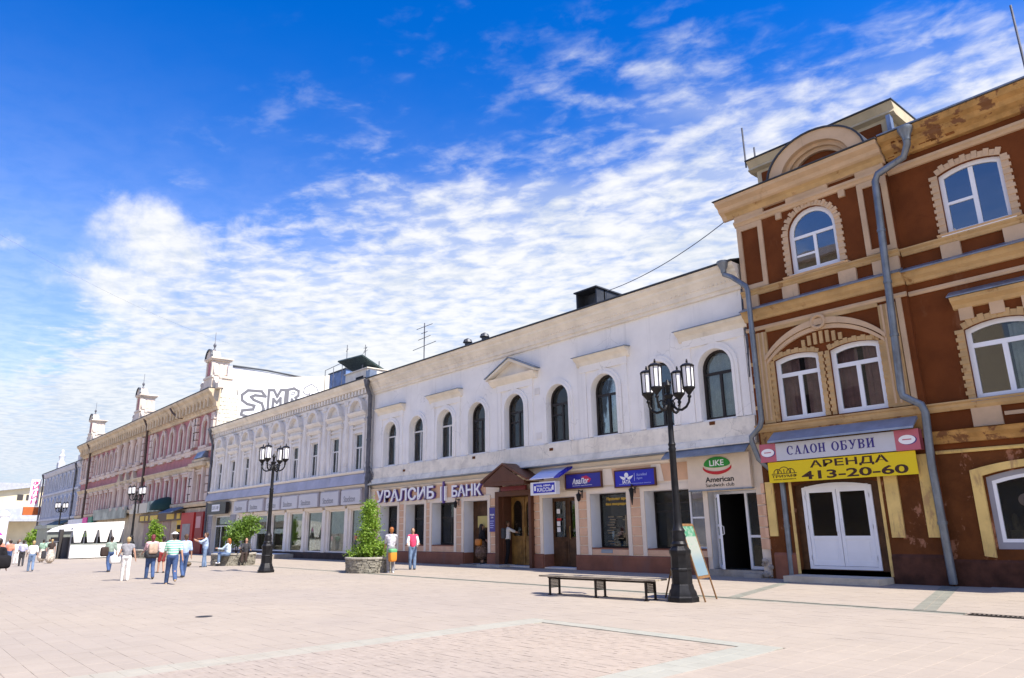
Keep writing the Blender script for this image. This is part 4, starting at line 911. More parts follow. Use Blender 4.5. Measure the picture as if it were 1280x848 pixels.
# roof clutter: blue shed, its white neighbour, the raised grid panel
sd = thing('roof_shed', 'blue metal shed on the grey roof beside the graffiti wall', 'shed', (-60, 28, 11))
MB().box(-57.9, -54.9, 29.0, 31.4, 11.5, 15.45).build('shed_wall', mat('blue_sheet', (.16, .24, .42), .5, .2, 2, metal=.3), sd)
MB().box(-58.0, -54.8, 28.9, 31.5, 15.45, 15.53).build('shed_roof', M_ROOF, sd)
sd2 = thing('roof_hut', 'white rendered roof hut with a black hatch beside the blue shed', 'hut', (-50, 26, 11))
MB().box(-51.1, -47.6, 27.0, 29.5, 11.2, 13.95).build('hut_wall', M_CREAMW, sd2); MB().box(-49.3, -48.2, 26.95, 27.0, 12.75, 13.45).build('hatch', M_BLACK, sd2); MB().box(-51.2, -47.5, 26.9, 29.6, 13.95, 14.02).build('hut_roof', M_CREAMW, sd2)
cv = thing('roof_canopy', 'tilted dark grid canopy on thin posts above the white roof hut', 'canopy', (-50, 27, 14))
s = MB(); s.obox((-50.0, 27.8, 14.65), (2.0, 0, -.12), (0, 1.1, -.50), (0, .03, .05)); s.build('canopy_sheet', mat('dark_green_grid', (.05, .075, .075), .5, .4, 6), cv)
for x in (-51.4, -48.6):
    for y, zt in ((27.1, 14.4), (28.6, 14.9)): MB().tube([(x, y, 14.0), (x, y, zt)], .04, 6).build('post', M_PIPED, cv)
rl = thing('roof_railing', 'thin metal railing running along the roof towards the dark canopy', 'railing', (-58, 28, 13))
s = MB(); s.tube([(-58.3, 28.8, 15.9), (-54.8, 28.6, 15.95), (-52.2, 28.0, 15.2)], .03, 5); s.build('rail', M_PIPED, rl)
for k in range(4): MB().tube([(-58.3 + k * 1.6, 28.75, 13.5), (-58.3 + k * 1.6, 28.75, 15.9 - .03 * k)], .03, 5).build('railing_post', M_PIPED, rl)

# ================================================================== red ornate building
RX0, RX1 = -121.0, -65.6
rb = thing('red_building', 'ornate pink-red and cream building with three roof turrets and a graffiti end wall', 'building', (-90, 22, 0))
M_PINK = mat('pink_red_brick_paint', (.43, .19, .20), .85, .12, 1.0, .2, 20, dirt=(.36, .20, .18), damt=.5, dthr=.58)
M_SAND = mat('sand_stucco', (.60, .49, .35), .85, .12, .9, .25, 16, dirt=(.28, .20, .13), damt=.6, dthr=.56, dscale=1.2)
M_SANDP = mat('pale_sand_stucco', (.64, .53, .47), .85, .1, .9, .25, 16, dirt=(.34, .26, .2), damt=.5, dthr=.57)
M_ENDW = mat('whitewashed_end_wall', (.74, .69, .58), .9, .08, .5, .3, 14, dirt=(.50, .47, .40), damt=.5, dthr=.60)
rw = [(c, .52) for c in (-84.3, -81.25, -78.2, -75.15, -72.4)] + [(-68.15, .6)] + [(-97.3, .5), (-94.2, .5), (-91.2, .5)] + [(c, .5) for c in (-112.2, -109.4, -106.6, -103.8, -101.2)] + [(-118.9, .5), (-116.9, .5)]
hs = [arch(c - w, c + w, 9.75, 11.95, None, 6) for c, w in rw] + [arch(c - w, c + w, 4.75, 6.95, .2, 4) for c, w in rw]
mb = MB(); wall_with_holes(mb, [(RX0, 4.0), (RX1, 4.0), (RX1, 13.2), (RX0, 13.2)], hs, 0, .3)
for h in hs: reveal(mb, h, 0, .25)
mb.build('upper_wall', M_PINK, rb)
rooms(rb, RX0, RX1, [(9.2, 12.6), (4.3, 7.6)], -.3, 2, M_DARK)
for c, w in rw:
    window(rb, c - w, c + w, 9.75, 11.95, -.15, M_WHFRAME, G, transom=11.3, mull=[c], fw_=.1, seg=6); window(rb, c - w, c + w, 4.75, 6.95, -.15, M_WHFRAME, G, rise=.2, transom=6.2, mull=[c], fw_=.1, seg=4)
    s = MB(); s2 = MB()
    for sx in (-1, 1):
        s.fb(c + sx * (w + .22) - .18, c + sx * (w + .22) + .18, 9.5, 11.6, 0, .18); s2.fb(c + sx * (w + .22) - .18, c + sx * (w + .22) + .18, 4.6, 7.0, 0, .16)
    s.band(arc_pts(c, 11.45, w + .4, 0, 180, 8), arc_pts(c, 11.45, w + .04, 0, 180, 8), 0, .2); s.fb(c - .13, c + .13, 11.9, 12.45, 0, .26)
    s2.fb(c - w - .4, c + w + .4, 6.98, 7.25, 0, .24); s2.fb(c - w - .5, c + w + .5, 7.25, 7.38, 0, .34); s2.build('window_surround', M_SANDP, rb); s.fb(c - w - .45, c + w + .45, 9.34, 9.58, 0, .3); s.fb(c - w - .3, c + w + .3, 8.85, 9.35, 0, .2)
    s.build('window_surround', M_SANDP, rb)
def rrun(prof, m, name, xa=RX0, xb=RX1): return MB().run(prof, xa, xb).build(name, m, rb)
rrun([(0, 12.6), (.16, 12.62), (.2, 12.85), (.3, 12.9), (.34, 13.3), (.75, 13.85), (.8, 14.05), (1.05, 14.25), (1.1, 14.45), (0, 14.5)], M_SAND, 'main_cornice', RX0 - .6, RX1 + .35)
s = MB(); x = RX0 + .4
while x < RX1 - .3: s.fprism([(x, 12.95), (x + .34, 12.95), (x + .34, 13.75), (x, 13.75)], .3, .72); x += 1.02
c_ = s.build('cornice_brackets', M_SAND, rb); c_['kind'] = 'stuff'
rrun([(0, 8.98), (.18, 9.0), (.25, 9.2), (.25, 9.32), (0, 9.34)], M_SANDP, 'string_course')
rrun([(0, 7.4), (.2, 7.42), (.3, 7.7), (.42, 7.85), (.42, 7.95), (0, 7.98)], M_SAND, 'storey_cornice')
rrun([(0, 4.1), (.2, 4.1), (.3, 4.3), (.3, 4.5), (0, 4.55)], M_SAND, 'ground_cornice')
for c in (-70.6, -66.1, -71.1, -85.6, -99.9, -88.7, -114.5, -120.6):
    for r in range(12):
        z = 4.6 + r * .72
        if z > 12: break
        if 7.2 < z < 9.2: continue
        MB().fb(c - .38 + (.07 if r % 2 else 0), c + .38 - (.07 if r % 2 else 0), z, z + .62, 0, .26).build('quoin', M_SANDP, rb)
for c in (-98.9, -95.75, -92.7, -89.6):
    MB().lathe([(.40, 0), (.40, .35), (.32, .42), (.28, 2.6), (.34, 2.7), (.46, 3.0), (.46, 3.15)], (c, Y0 - .25, 9.4), 12).build('column', M_SANDP, rb, smooth=40)
    MB().lathe([(.40, 0), (.40, .35), (.32, .42), (.28, 2.5), (.34, 2.6), (.46, 2.8), (.46, 2.95)], (c, Y0 - .25, 4.55), 12).build('column', M_SANDP, rb, smooth=40)
for c in (-97.3, -94.2, -91.2): MB().fprism([(c - 1.0, 7.6), (c + 1.0, 7.6), (c, 8.9)], 0, .4).build('window_gable', M_SAND, rb)
b_ = MB(); b_.run([(0, 7.55), (.7, 7.65), (.75, 8.0), (0, 8.1)], -70.2, -66.2); b_.fb(-69.9, -66.5, 8.1, 8.35, 0, .5); b_.build('bay_cornice', M_SAND, rb)
for (a, b) in ((-69.6, -69.2), (-67.1, -66.7)): MB().fb(a, b, 4.6, 7.55, .0, .45).build('bay_pilaster', M_SANDP, rb)
MB().run([(.0, 8.4), (.6, 8.4), (.3, 9.0), (0, 9.0)], -69.2, -67.0).build('bay_roof', M_TIN, rb)
# roof, turrets
def turret(cx, w, z0, zt):
    """stepped roof gable: plinth, waisted body with a sunk panel, cornice, arched head, side scrolls, ball finial"""
    H = zt - z0; hw = w / 2; y0, y1 = 21.3, 23.3
    t = MB(); t.box(cx - hw, cx + hw, y0, y1, z0, z0 + H * .10); t.box(cx - hw * .86, cx + hw * .86, y0 + .08, y1 - .1, z0 + H * .10, z0 + H * .30); t.box(cx - hw * .94, cx + hw * .94, y0, y1, z0 + H * .30, z0 + H * .35)
    t.box(cx - hw * .55, cx + hw * .55, y0 + .18, y1 - .3, z0 + H * .35, z0 + H * .72)
    for sx in (-1, 1): t.box(cx + sx * hw * .50 - .14, cx + sx * hw * .50 + .14, y0 + .06, y0 + .4, z0 + H * .35, z0 + H * .70)
    tb = t.build('turret', M_TUR, rb)
    MB().box(cx - hw * .32, cx + hw * .32, y0 + .12, y0 + .18, z0 + H * .38, z0 + H * .69).build('turret_panel', M_PINK, tb)
    for k in range(3): MB().box(cx + hw * .55, cx + hw * .58, y0 + .35 + k * .45, y0 + .62 + k * .45, z0 + H * .40, z0 + H * .66).build('side_panel', M_SANDP, tb)
    q = MB(); zz = z0 + H * .72; q.box(cx - hw * .72, cx + hw * .72, y0 - .02, y1 - .15, zz, zz + .14); q.box(cx - hw * .82, cx + hw * .82, y0 - .12, y1 - .05, zz + .14, zz + .28)
    pts = arc_pts(cx, zz + .27, hw * .62, 0, 180, 12); q.prism([(p[0], p[1]) for p in pts], lambda p: (p[0], y0 - .02, p[1]), lambda p: (p[0], y0 + .8, p[1])); q.build('turret_head', M_TUR, tb)
    q = MB(); q.prism([(p[0], p[1]) for p in arc_pts(cx, zz + .27, hw * .70, 0, 180, 12) + arc_pts(cx, zz + .27, hw * .61, 180, 0, 12)], lambda p: (p[0], y0 - .14, p[1]), lambda p: (p[0], y0 + .06, p[1])); q.build('turret_cap', M_ROOF, tb)
    q = MB(); q.lathe([(.16, 0), (.10, .12), (.05, .25), (.13, .42), (.15, .52), (.10, .64), (.03, .74), (.02, 1.7), (.01, 1.8)], (cx, y0 + .4, zz + .25 + hw * .66), 8); q.build('finial', M_PIPED, tb, smooth=50)
    for sx in (-1, 1):
        S = [(cx + sx * hw * .55, z0 + H * .35), (cx + sx * hw * 1.0, z0 + H * .35), (cx + sx * hw * 1.02, z0 + H * .40), (cx + sx * hw * .86, z0 + H * .44), (cx + sx * hw * .70, z0 + H * .52), (cx + sx * hw * .64, z0 + H * .62), (cx + sx * hw * .55, z0 + H * .66)]
        q = MB(); q.prism(S, lambda p: (p[0], y0 + .2, p[1]), lambda p: (p[0], y0 + .6, p[1])); q.build('scroll', M_TUR, tb)
        q = MB(); q.prism([(cx + sx * hw, z0), (cx + sx * (hw + 1.5), z0), (cx + sx * (hw + 1.45), z0 + H * .10), (cx + sx * (hw + .7), z0 + H * .14), (cx + sx * (hw + .25), z0 + H * .24), (cx + sx * hw, z0 + H * .30)], lambda p: (p[0], y0 + .15, p[1]), lambda p: (p[0], y0 + .6, p[1])); q.build('parapet_sweep', M_TUR, tb)
        q = MB(); q.lathe([(.18, 0), (.18, .3), (.1, .36), (.2, .55), (.16, .75), (.02, .95)], (cx + sx * (hw + 1.2), y0 + .38, z0 + H * .10), 8); q.build('urn', M_TUR, tb, smooth=50)
M_TUR = mat('pale_turret_stucco', (.66, .58, .50), .9, .1, 1.2, .3, 16, dirt=(.36, .28, .22), damt=.5, dthr=.56)
turret(-67.2, 2.5, 14.45, 18.5); turret(-91.4, 2.6, 14.45, 18.7); turret(-116.2, 2.6, 14.45, 18.8)
rp = MB(); 
prof = [(20.85, 14.5), (23.4, 16.0), (29, 16.9), (36, 17.2), (36, 4), (36, 3.9), (22.05, 3.9), (22.05, 14.4)]
roof(rb, RX0 - .6, RX1 - .55, 14.5, 1.12, 16, .8)
MB().run([(-.2, 14.5), (1.14, 14.5), (1.14, 14.55), (-.2, 14.6)], RX1 - .55, RX1 + .3).build('eaves_flashing', M_ROOF, rb)
for x in (-86.5, -115.0): pipe(rb, [(x + .2, 14.3, 1.0), (x, 13.3, .5), (x, 9.2, .4), (x, 4.0, .4)], .14, flat('rust_brown_pipe', (.09, .06, .05), .5), hopper=None)
pipe(rb, [(-76.5, 14.1, 1.1), (-76.2, 13.6, .9), (-75.6, 13.1, .55), (-74.7, 12.95, .4)], .1, MATS['rust_brown_pipe'])
# white end wall towards the grey building, stepped top, with the graffito
ew = MB()
prof = [(21.98, 0), (21.98, 13.2), (22.0, 14.5), (23.0, 15.2), (24.2, 15.45), (24.9, 15.9), (31.5, 16.95), (34.5, 17.5), (36, 17.6), (36, 0)]
ew.prism(prof, lambda p: (RX1 + .03, p[0], p[1]), lambda p: (RX1 - .5, p[0], p[1])); ew.build('end_wall', M_ENDW, rb)
MB().prism([(22.8, 15.0), (31.0, 15.0), (30.2, 16.7), (22.8, 16.95)], lambda p: (RX1 - .6, p[0], p[1]), lambda p: (RX1 - 6, p[0], p[1])).build('rear_roof', mat('pale_roof_sheet', (.55, .56, .60), .5, .1), rb)
MB().tube([(RX1 - .55, 23.2, 17.0), (RX1 - .55, 26.5, 16.98), (RX1 - .55, 30.2, 16.75)], .09, 5).build('roof_verge', M_ROOF, rb)
for k in range(9):
    z = 10.9 + k * .36
    for j in range(5):
        MB().box(RX1 + .03, RX1 + .08, 22.05 + j * .36 + (.16 if k % 2 else 0), 22.05 + j * .36 + .32 + (.16 if k % 2 else 0), z, z + .32).build('brick', M_ENDW, rb)
rb_back = MB(); rb_back.box(RX0, RX1 - .6, 24, 37.5, 0, 14.3); rb_back.build('rear_body', M_ENDW, rb)
# graffito "SMR" and a spade, outlined in grey paint
gr = thing('graffito', 'large grey outlined SMR graffiti with a spade on the white end wall', 'graffiti', (RX1 + .03, 27, 14))
M_GRAF = flat('grey_spray_paint', (.16, .16, .175), .8); M_GRAFW = flat('white_spray_paint', (.84, .84, .86), .8)
def gstroke(pts, w=.26, name='outline', m=M_GRAF, x=RX1 + .045):
    s = MB()
    for k in range(len(pts) - 1):
        a = Vector(pts[k]); b = Vector(pts[k + 1]); d = (b - a).normalized(); n_ = Vector((-d.y, d.x)) * w / 2; a2 = a - d * w * .4; b2 = b + d * w * .4
        xx = x + .0015 * (k % 3)
        s.face([(xx, a2.x + n_.x, a2.y + n_.y), (xx, a2.x - n_.x, a2.y - n_.y), (xx, b2.x - n_.x, b2.y - n_.y), (xx, b2.x + n_.x, b2.y + n_.y)])
    return s.build(name, m, gr)
def gfill(pts, x=RX1 + .036):
    s = MB(); s.prism(pts, lambda p: (x, p[0], p[1]), lambda p: (x - .004, p[0], p[1])); return s.build('fill', M_GRAFW, gr)
gfill([(23.9, 11.9), (31.9, 14.0), (32.0, 16.0), (30.5, 16.3), (29.5, 15.6), (26.5, 15.3), (24.0, 15.0), (23.6, 13.5)])
gstroke([(26.3, 14.3), (25.9, 14.75), (24.6, 14.7), (24.05, 14.2), (24.1, 13.7), (24.6, 13.4), (25.3, 13.3), (25.2, 12.95), (24.2, 12.75), (24.1, 12.35), (25.0, 12.15), (26.0, 12.55), (26.2, 13.1), (26.0, 13.6), (25.2, 13.85), (24.9, 14.1), (25.3, 14.3), (26.3, 14.3)])
gstroke([(26.6, 12.9), (26.6, 14.95), (27.1, 15.0), (27.45, 14.4), (27.8, 15.1), (28.3, 15.15), (28.25, 13.5), (27.85, 13.45), (27.8, 14.3), (27.45, 13.8), (27.1, 14.15), (27.05, 13.0), (26.6, 12.9)])
gstroke([(28.5, 13.6), (28.5, 15.2), (29.1, 15.4), (29.6, 15.2), (29.6, 14.75), (29.3, 14.5), (29.8, 13.95), (29.4, 13.85), (28.95, 14.3), (28.9, 13.7), (28.5, 13.6)])
gstroke([(28.9, 14.75), (29.2, 14.85), (29.2, 15.05), (28.9, 14.95), (28.9, 14.75)], .07)
gstroke([(30.9, 16.05), (30.2, 15.6), (30.1, 15.1), (30.5, 14.9), (30.8, 15.1), (30.65, 14.5), (31.1, 14.5), (31.0, 15.1), (31.35, 15.0), (31.7, 15.3), (31.5, 15.75), (30.9, 16.05)], .09)
gstroke([(23.55, 14.6), (23.75, 13.6), (23.6, 12.6), (23.3, 11.9)], .08)
# ground-floor shops of the red building
gfl = MB(); gfl.fb(RX0, RX1, 0, 4.1, -.3, 0); gfl.build('ground_floor_wall', M_SAND, rb)
def shop(xa, xb, za, zb, m, name, o0=0, o1=.1): return MB().fb(xa, xb, za, zb, o0, o1).build(name, m, rb)
for (a, b) in ((-85.2, -82.6), (-82, -79.2), (-78.6, -75.9)): f = shop(a, b, .5, 3.0, mat('rose_blind', (.42, .30, .26), .8, .1), 'shop_blind', 0, .05)
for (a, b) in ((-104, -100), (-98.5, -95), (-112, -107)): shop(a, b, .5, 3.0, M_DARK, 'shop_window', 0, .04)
RED = flat('red_shopfront', (.50, .025, .02), .5); shop(-71.8, -68.3, 0, 3.6, RED, 'red_shopfront', 0, .35); shop(-71.2, -69.0, .1, 2.6, mat('grey_door', (.36, .33, .32), .7), 'shop_door', .35, .38)
shop(-67.9, -66.0, .0, 3.6, flat('dark_red_shopfront', (.28, .015, .015), .5), 'red_shopfront', 0, .3); shop(-67.6, -66.4, 2.2, 3.2, flat('pink_roundel', (.6, .3, .3), .5), 'shop_emblem', .3, .34)
shop(-73.9, -72.1, .3, 3.0, flat('yellow_poster', (.72, .46, .02), .5), 'poster', 0, .08); q = shop(-73.5, -72.5, .9, 1.9, M_BLACK, 'poster_print', .08, .09); shop(-73.7, -72.4, 2.15, 2.55, M_BLACK, 'poster_print', .08, .09)
def topsign(name, label, cat, xa, xb, za, zb, o0, o1, m): return tag(MB().fb(xa, xb, za, zb, o0, o1).build(name, m), label, cat)
ys = topsign('shop_sign', 'brown shop sign with yellow lettering panels under the red ornate building', 'sign', -86.5, -72.0, 2.98, 3.75, .02, .30, flat('brown_sign', (.09, .04, .02), .5))
YL = flat('yellow_sign', (.75, .50, .05), .5)
for (a, b) in ((-86.0, -84.4), (-83.9, -83.0), (-82.2, -79.6), (-76.5, -74.2), (-73.3, -72.4)): MB().fb(a, b, 3.12, 3.62, .30, .33).build('sign_panel', YL, ys)
topsign('shop_banner', 'long cream banner above the yellow shop sign on the ornate building', 'banner', -90.2, -83.4, 3.95, 5.0, .3, .45, flat('cream_banner', (.66, .60, .48), .6))
pb = topsign('picture_banner', 'pale green and blue picture banner next to a dark green awning', 'banner', -83.2, -79.0, 4.0, 5.1, .3, .45, mat('green_blue_print', (.40, .46, .40), .6, .4, .7, 0))
aw = MB(); aw.lathe([(1.5, 0), (1.45, .5), (1.1, .95), (.5, 1.2), (.05, 1.28)], (-77.4, Y0 - .2, 4.05), 14); tag(aw.build('round_awning', flat('dark_green_canvas', (.012, .045, .035), .7), None, smooth=60), 'dark green domed awning above the shop sign', 'awning')
tag(MB().run([(0, 4.3), (1.3, 3.75), (1.3, 3.65), (0, 4.15)], -75.8, -71.9).build('canvas_awning', flat('blue_grey_canvas', (.10, .15, .24), .7)), 'slanted blue-grey awning left of the red shopfront', 'awning')
iv = []

# ================================================================== blue-grey building further down
lb = thing('blue_grey_building', 'pale blue-grey two-storey building with tall arched windows at the far end', 'building', (-135, 22, 0))
M_BLUEG = mat('blue_grey_stucco', (.42, .45, .53), .9, .08, .6, .2, 12); M_BLUET = mat('pale_blue_trim', (.52, .54, .60), .9, .08, .6, .2, 12)
LX0, LX1 = -152.5, -121.2
lc = [-149.6 + 3.2 * k for k in range(9)]
hs = [arch(c - .65, c + .65, 9.2, 11.3, None, 6) for c in lc] + [arch(c - .6, c + .6, 5.0, 7.2, None, 6) for c in lc]
mb = MB(); wall_with_holes(mb, [(LX0, 0), (LX1, 0), (LX1, 12.3), (LX0, 12.3)], hs, 0, .3)
for h in hs: reveal(mb, h, 0, .25)
boxshell(mb, LX0, LX1, 0, 12.3, 0, 12); mb.build('wall', M_BLUEG, lb); rooms(lb, LX0, LX1, [(8.8, 11.8), (4.4, 7.8)], -.3, 2, M_DARK)
for c in lc:
    window(lb, c - .65, c + .65, 9.2, 11.3, -.12, M_WHFRAME, G, mull=[c], fw_=.1, seg=6); window(lb, c - .6, c + .6, 5.0, 7.2, -.12, M_WHFRAME, G, mull=[c], fw_=.1, seg=6)
    s = MB(); s.band([(c + .95, 9)] + arc_pts(c, 10.65, .95, 0, 180, 8) + [(c - .95, 9)], [(c + .66, 9)] + arc_pts(c, 10.65, .66, 0, 180, 8) + [(c - .66, 9)], 0, .15); s.build('window_surround', M_BLUET, lb); s = MB(); s.band([(c + 1.0, 4.8)] + arc_pts(c, 7.0, 1.0, 0, 180, 8) + [(c - 1.0, 4.8)], [(c + .75, 4.8)] + arc_pts(c, 7.0, .75, 0, 180, 8) + [(c - .75, 4.8)], 0, .2); s.build('window_surround', M_BLUET, lb)
for prof, nm in (([(0, 11.7), (.2, 11.75), (.5, 12.2), (.5, 12.45), (0, 12.5)], 'cornice'), ([(0, 8.4), (.25, 8.45), (.25, 8.75), (0, 8.8)], 'string_course'), ([(0, 4.2), (.3, 4.25), (.3, 4.55), (0, 4.6)], 'ground_cornice')): MB().run(prof, LX0, LX1).build(nm, M_BLUET, lb)
roof(lb, LX0 - .2, LX1, 12.5, .6, 12, 1.8)
s = MB(); s.box(-140.6, -139.0, 21.6, 22.6, 12.5, 13.6); s.lathe([(.6, 0), (.35, .5), (.5, 1.1), (.25, 1.5), (.3, 1.9), (.02, 2.3)], (-139.8, 22.1, 13.6), 10); s.build('roof_ornament', M_BLUET, lb, smooth=40)
MB().box(LX1 - 1.8, LX1, 21.5, 23.5, 12.5, 13.4).build('chimney', M_BLUET, lb)
for (x, sx) in ((-124.2, 1), (-152.0, 1)): pipe(lb, [(x + .8, 12.4, .7), (x, 11.4, .3), (x, .3, .25)], .13, M_PIPED)
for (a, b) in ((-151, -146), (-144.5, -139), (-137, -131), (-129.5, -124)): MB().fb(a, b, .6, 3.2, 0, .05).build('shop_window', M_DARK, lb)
ab = tag(MB().run([(0, 4.1), (1.4, 3.4), (1.4, 3.25), (0, 3.9)], -137, -125).build('canvas_awning', flat('dark_teal_canvas', (.05, .10, .11), .7)), 'dark teal awning along the front of the blue-grey building', 'awning')
topsign('yellow_sign', 'small yellow and black hanging sign on the blue-grey building', 'sign', -133.5, -129.5, 2.6, 3.4, .2, .4, YL)
topsign('magenta_sign', 'magenta square sign on the white fascia left of the cafe tent', 'sign', -113.5, -110.8, 3.0, 4.1, .4, .6, flat('magenta_sign', (.75, .02, .32), .5)); topsign('green_sign', 'dark green square sign beside the magenta sign', 'sign', -110.2, -107.8, 3.0, 4.1, .4, .6, flat('green_sign', (.01, .20, .12), .5))
topsign('white_fascia', 'white shop fascia below the blue-grey building', 'sign', -124, -114, 2.9, 4.0, .3, .45, M_REVEAL); topsign('glass_fascia', 'pale shop fascia running above the cafe tent', 'sign', -108, -92.0, 3.6, 4.9, .3, .5, mat('pale_green_fascia', (.40, .42, .36), .6, .3, .5, 0))
# projecting vertical sign at the far corner
vsn = thing('vertical_sign', 'tall white blade sign with pink lettering at the far corner', 'sign', (-153, 20, 7))
MB().box(-152.9, -152.5, 20.0, 21.5, 6.9, 11.6).build('sign_box', flat('white_sign_box', (.80, .76, .80), .5), vsn)
PK = flat('pink_lettering', (.75, .03, .22), .5); rnd = random.Random(4)
for k, ch in enumerate('ФИЛИН'):
    Mx = Matrix.Translation((-152.48, 20.3, 10.6 - k * .82)) @ Matrix.Rotation(pi / 2, 4, 'Z')
    text(vsn, ch, 0, .95, 0, .68, 0, PK, .02, thick=.02, M=Mx)
MB().box(-152.95, -152.4, 19.4, 22, 5.4, 6.8).build('orange_panel', flat('orange_panel', (.45, .12, .03), .6), vsn)
# block across the far end of the street
yb = thing('yellow_building', 'pale yellow building with a grey roof closing the far end of the street', 'building', (-205, 15, 0))
M_YEL = mat('pale_yellow_stucco', (.68, .60, .42), .9, .06, .4, .1)
s = MB(); s.box(-225, -205, -6, 30, 0, 8.2); s.prism([(-7, 8.2), (31, 13.6), (31, 8.2)], lambda p: (-205, p[0], p[1]), lambda p: (-225, p[0], p[1])); s.build('wall', M_YEL, yb)
s = MB(); s.prism([(-7, 8.2), (-7, 8.6), (31.5, 14.2), (31.5, 13.7)], lambda p: (-204, p[0], p[1]), lambda p: (-226, p[0], p[1])); s.build('roof', mat('pale_grey_roof', (.40, .42, .45), .5, .1), yb)
s = MB(); s.box(-204.9, -200, -6, 30, 5.2, 5.8); s.prism([(-6, 5.5), (30, 8.8), (30, 5.5)], lambda p: (-204.5, p[0], p[1]), lambda p: (-204.9, p[0], p[1])); s.build('lower_roof', MATS['pale_grey_roof'], yb)
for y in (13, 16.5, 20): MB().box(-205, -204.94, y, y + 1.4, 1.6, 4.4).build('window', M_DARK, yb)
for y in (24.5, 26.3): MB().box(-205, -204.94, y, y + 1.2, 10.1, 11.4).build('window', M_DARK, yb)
fb2 = thing('grey_building', 'long low grey building behind the pale yellow one', 'building', (-260, 15, 0)); MB().box(-280, -262, -30, 40, 0, 15).build('wall', M_BLUEG, fb2); MB().box(-281, -261, -31, 41, 15, 17.5).build('roof', MATS['pale_grey_roof'], fb2)
wc = thing('white_column', 'white round advertising column before the pale yellow building', 'column', (-150, 17, 0)); MB().lathe([(.75, 0), (.75, 5.4), (.85, 5.5), (.85, 5.9), (.3, 6.5), (.02, 6.6)], (-166, 18.4, 0), 16).build('column_body', M_REVEAL, wc, smooth=40)

# building across the street, behind the camera: what the upper windows mirror
ob = thing('facing_building', 'tall ochre building across the street mirrored in the upper window panes', 'building', (-30, -9, 0))
s = MB(); hs2 = []
for k in range(22):
    for z in (5.0, 9.2, 13.4, 17.4):
        if -30.5 < -66 + k * 3.6 < -16.5: hs2.append((-66 + k * 3.6, z))
s.box(-31, -15, -22, -9, 0, 22.0); s.build('wall', mat('ochre_stucco', (.50, .41, .30), .9, .06), ob)
q = MB(); q.box(-68, -31, -22, -9, 0, 6.5); q.build('low_wing', mat('pale_wing_stucco', (.74, .70, .62), .9, .06), ob); q = MB(); q.box(-15, 14, -22, -9, 0, 6.5); q.build('low_wing', MATS['pale_wing_stucco'], ob)  # unseen wings, made low and pale to lighten the fronts opposite
MB().box(-31.5, -14.5, -22.5, -8.4, 22.0, 22.6).build('cornice', M_SANDP, ob); MB().box(-68.5, 14.5, -8.98, -8.8, 4.0, 4.4).build('string_course', M_SANDP, ob)
wm = None
for (x, z) in hs2:
    if wm is None:
        q = MB(); q.box(0, 1.3, -.02, .06, 0, 2.2); wm = q.build('window', flat('dark_pane', (.03, .035, .04), .15), ob); wm.location = (x, -9, z); wm.matrix_parent_inverse = world_m(ob).inverted()
    else: c_ = wm.copy(); COL.objects.link(c_); c_.location = (x, -9, z)
# ================================================================== signs on the facades (each its own thing)
def panel(name, label, x0, x1, z0, z1, o0, o1, m, frame=None, cat='sign', group=None):
    t = thing(name, label, cat, ((x0 + x1) / 2, Y0 - o0, z0), group)
    MB().fb(x0, x1, z0, z1, o0, o1).build('sign_board', m, t)
    if frame:
        s = MB(); w = .045
        for (a, b, c, d_) in ((x0 - w, x1 + w, z1, z1 + w), (x0 - w, x1 + w, z0 - w, z0), (x0 - w, x0, z0, z1), (x1, x1 + w, z0, z1)): s.fb(a, b, c, d_, o0, o1 + .02)
        s.build('sign_frame', frame, t)
    return t
M_LET = flat('white_lettering', (.86, .86, .88), .5); M_NAVY = flat('navy_print', (.035, .02, .20), .5); M_BLK = flat('black_print', (.012, .010, .010), .6)
M_BLUE = flat('blue_sign_board', (.022, .020, .26), .35); M_BLUE2 = flat('royal_blue_board', (.012, .016, .40), .35)
# sandwich club
t = panel('shop_sign', 'cream sandwich club sign with a green and red bun emblem', -15.2, -12.72, 2.88, 4.05, .12, .24, mat('cream_sign_board', (.72, .60, .47), .5, .04, 2, 0))
GRN = flat('sign_green', (.02, .26, .03), .5); RD = flat('sign_red', (.50, .015, .02), .5)
s = MB(); s.fprism([(-14.45, 3.62)] + [(-13.97 + .50 * sin(a), 3.62 + .33 * cos(a)) for a in [-1.5 + 3.0 * k / 14 for k in range(15)]] + [(-13.49, 3.62)], .24, .26)
s = MB(); s.fprism([(-13.97 + .52 * cos(a), 3.72 + (.26 if sin(a) > 0 else .11) * sin(a)) for a in [2 * pi * k / 28 for k in range(28)]], .24, .262); s.build('green_bun', GRN, t)
s = MB(); a_ = [(-13.97 + .57 * cos(radians(-170 + 160 * k / 14)), 3.70 + .22 * sin(radians(-170 + 160 * k / 14))) for k in range(15)]; b_ = [(p[0], p[1] - .11 + .05 * abs(p[0] + 13.97)) for p in a_]; s.band(a_, b_, .24, .263); s.build('red_bun', RD, t)
text(t, 'LIKE', -14.25, -13.68, 3.67, 3.87, .264, M_LET, .015, thick=.006); text(t, 'American', -14.48, -13.36, 3.12, 3.30, .24, M_BLK, .02, thick=.008); text(t, 'Sandwich club', -14.48, -13.36, 2.96, 3.08, .24, M_BLK, .0, thick=.008)
MB().fb(-15.2, -12.7, 2.84, 2.88, .1, .28).build('sign_frame', M_TIN, t)
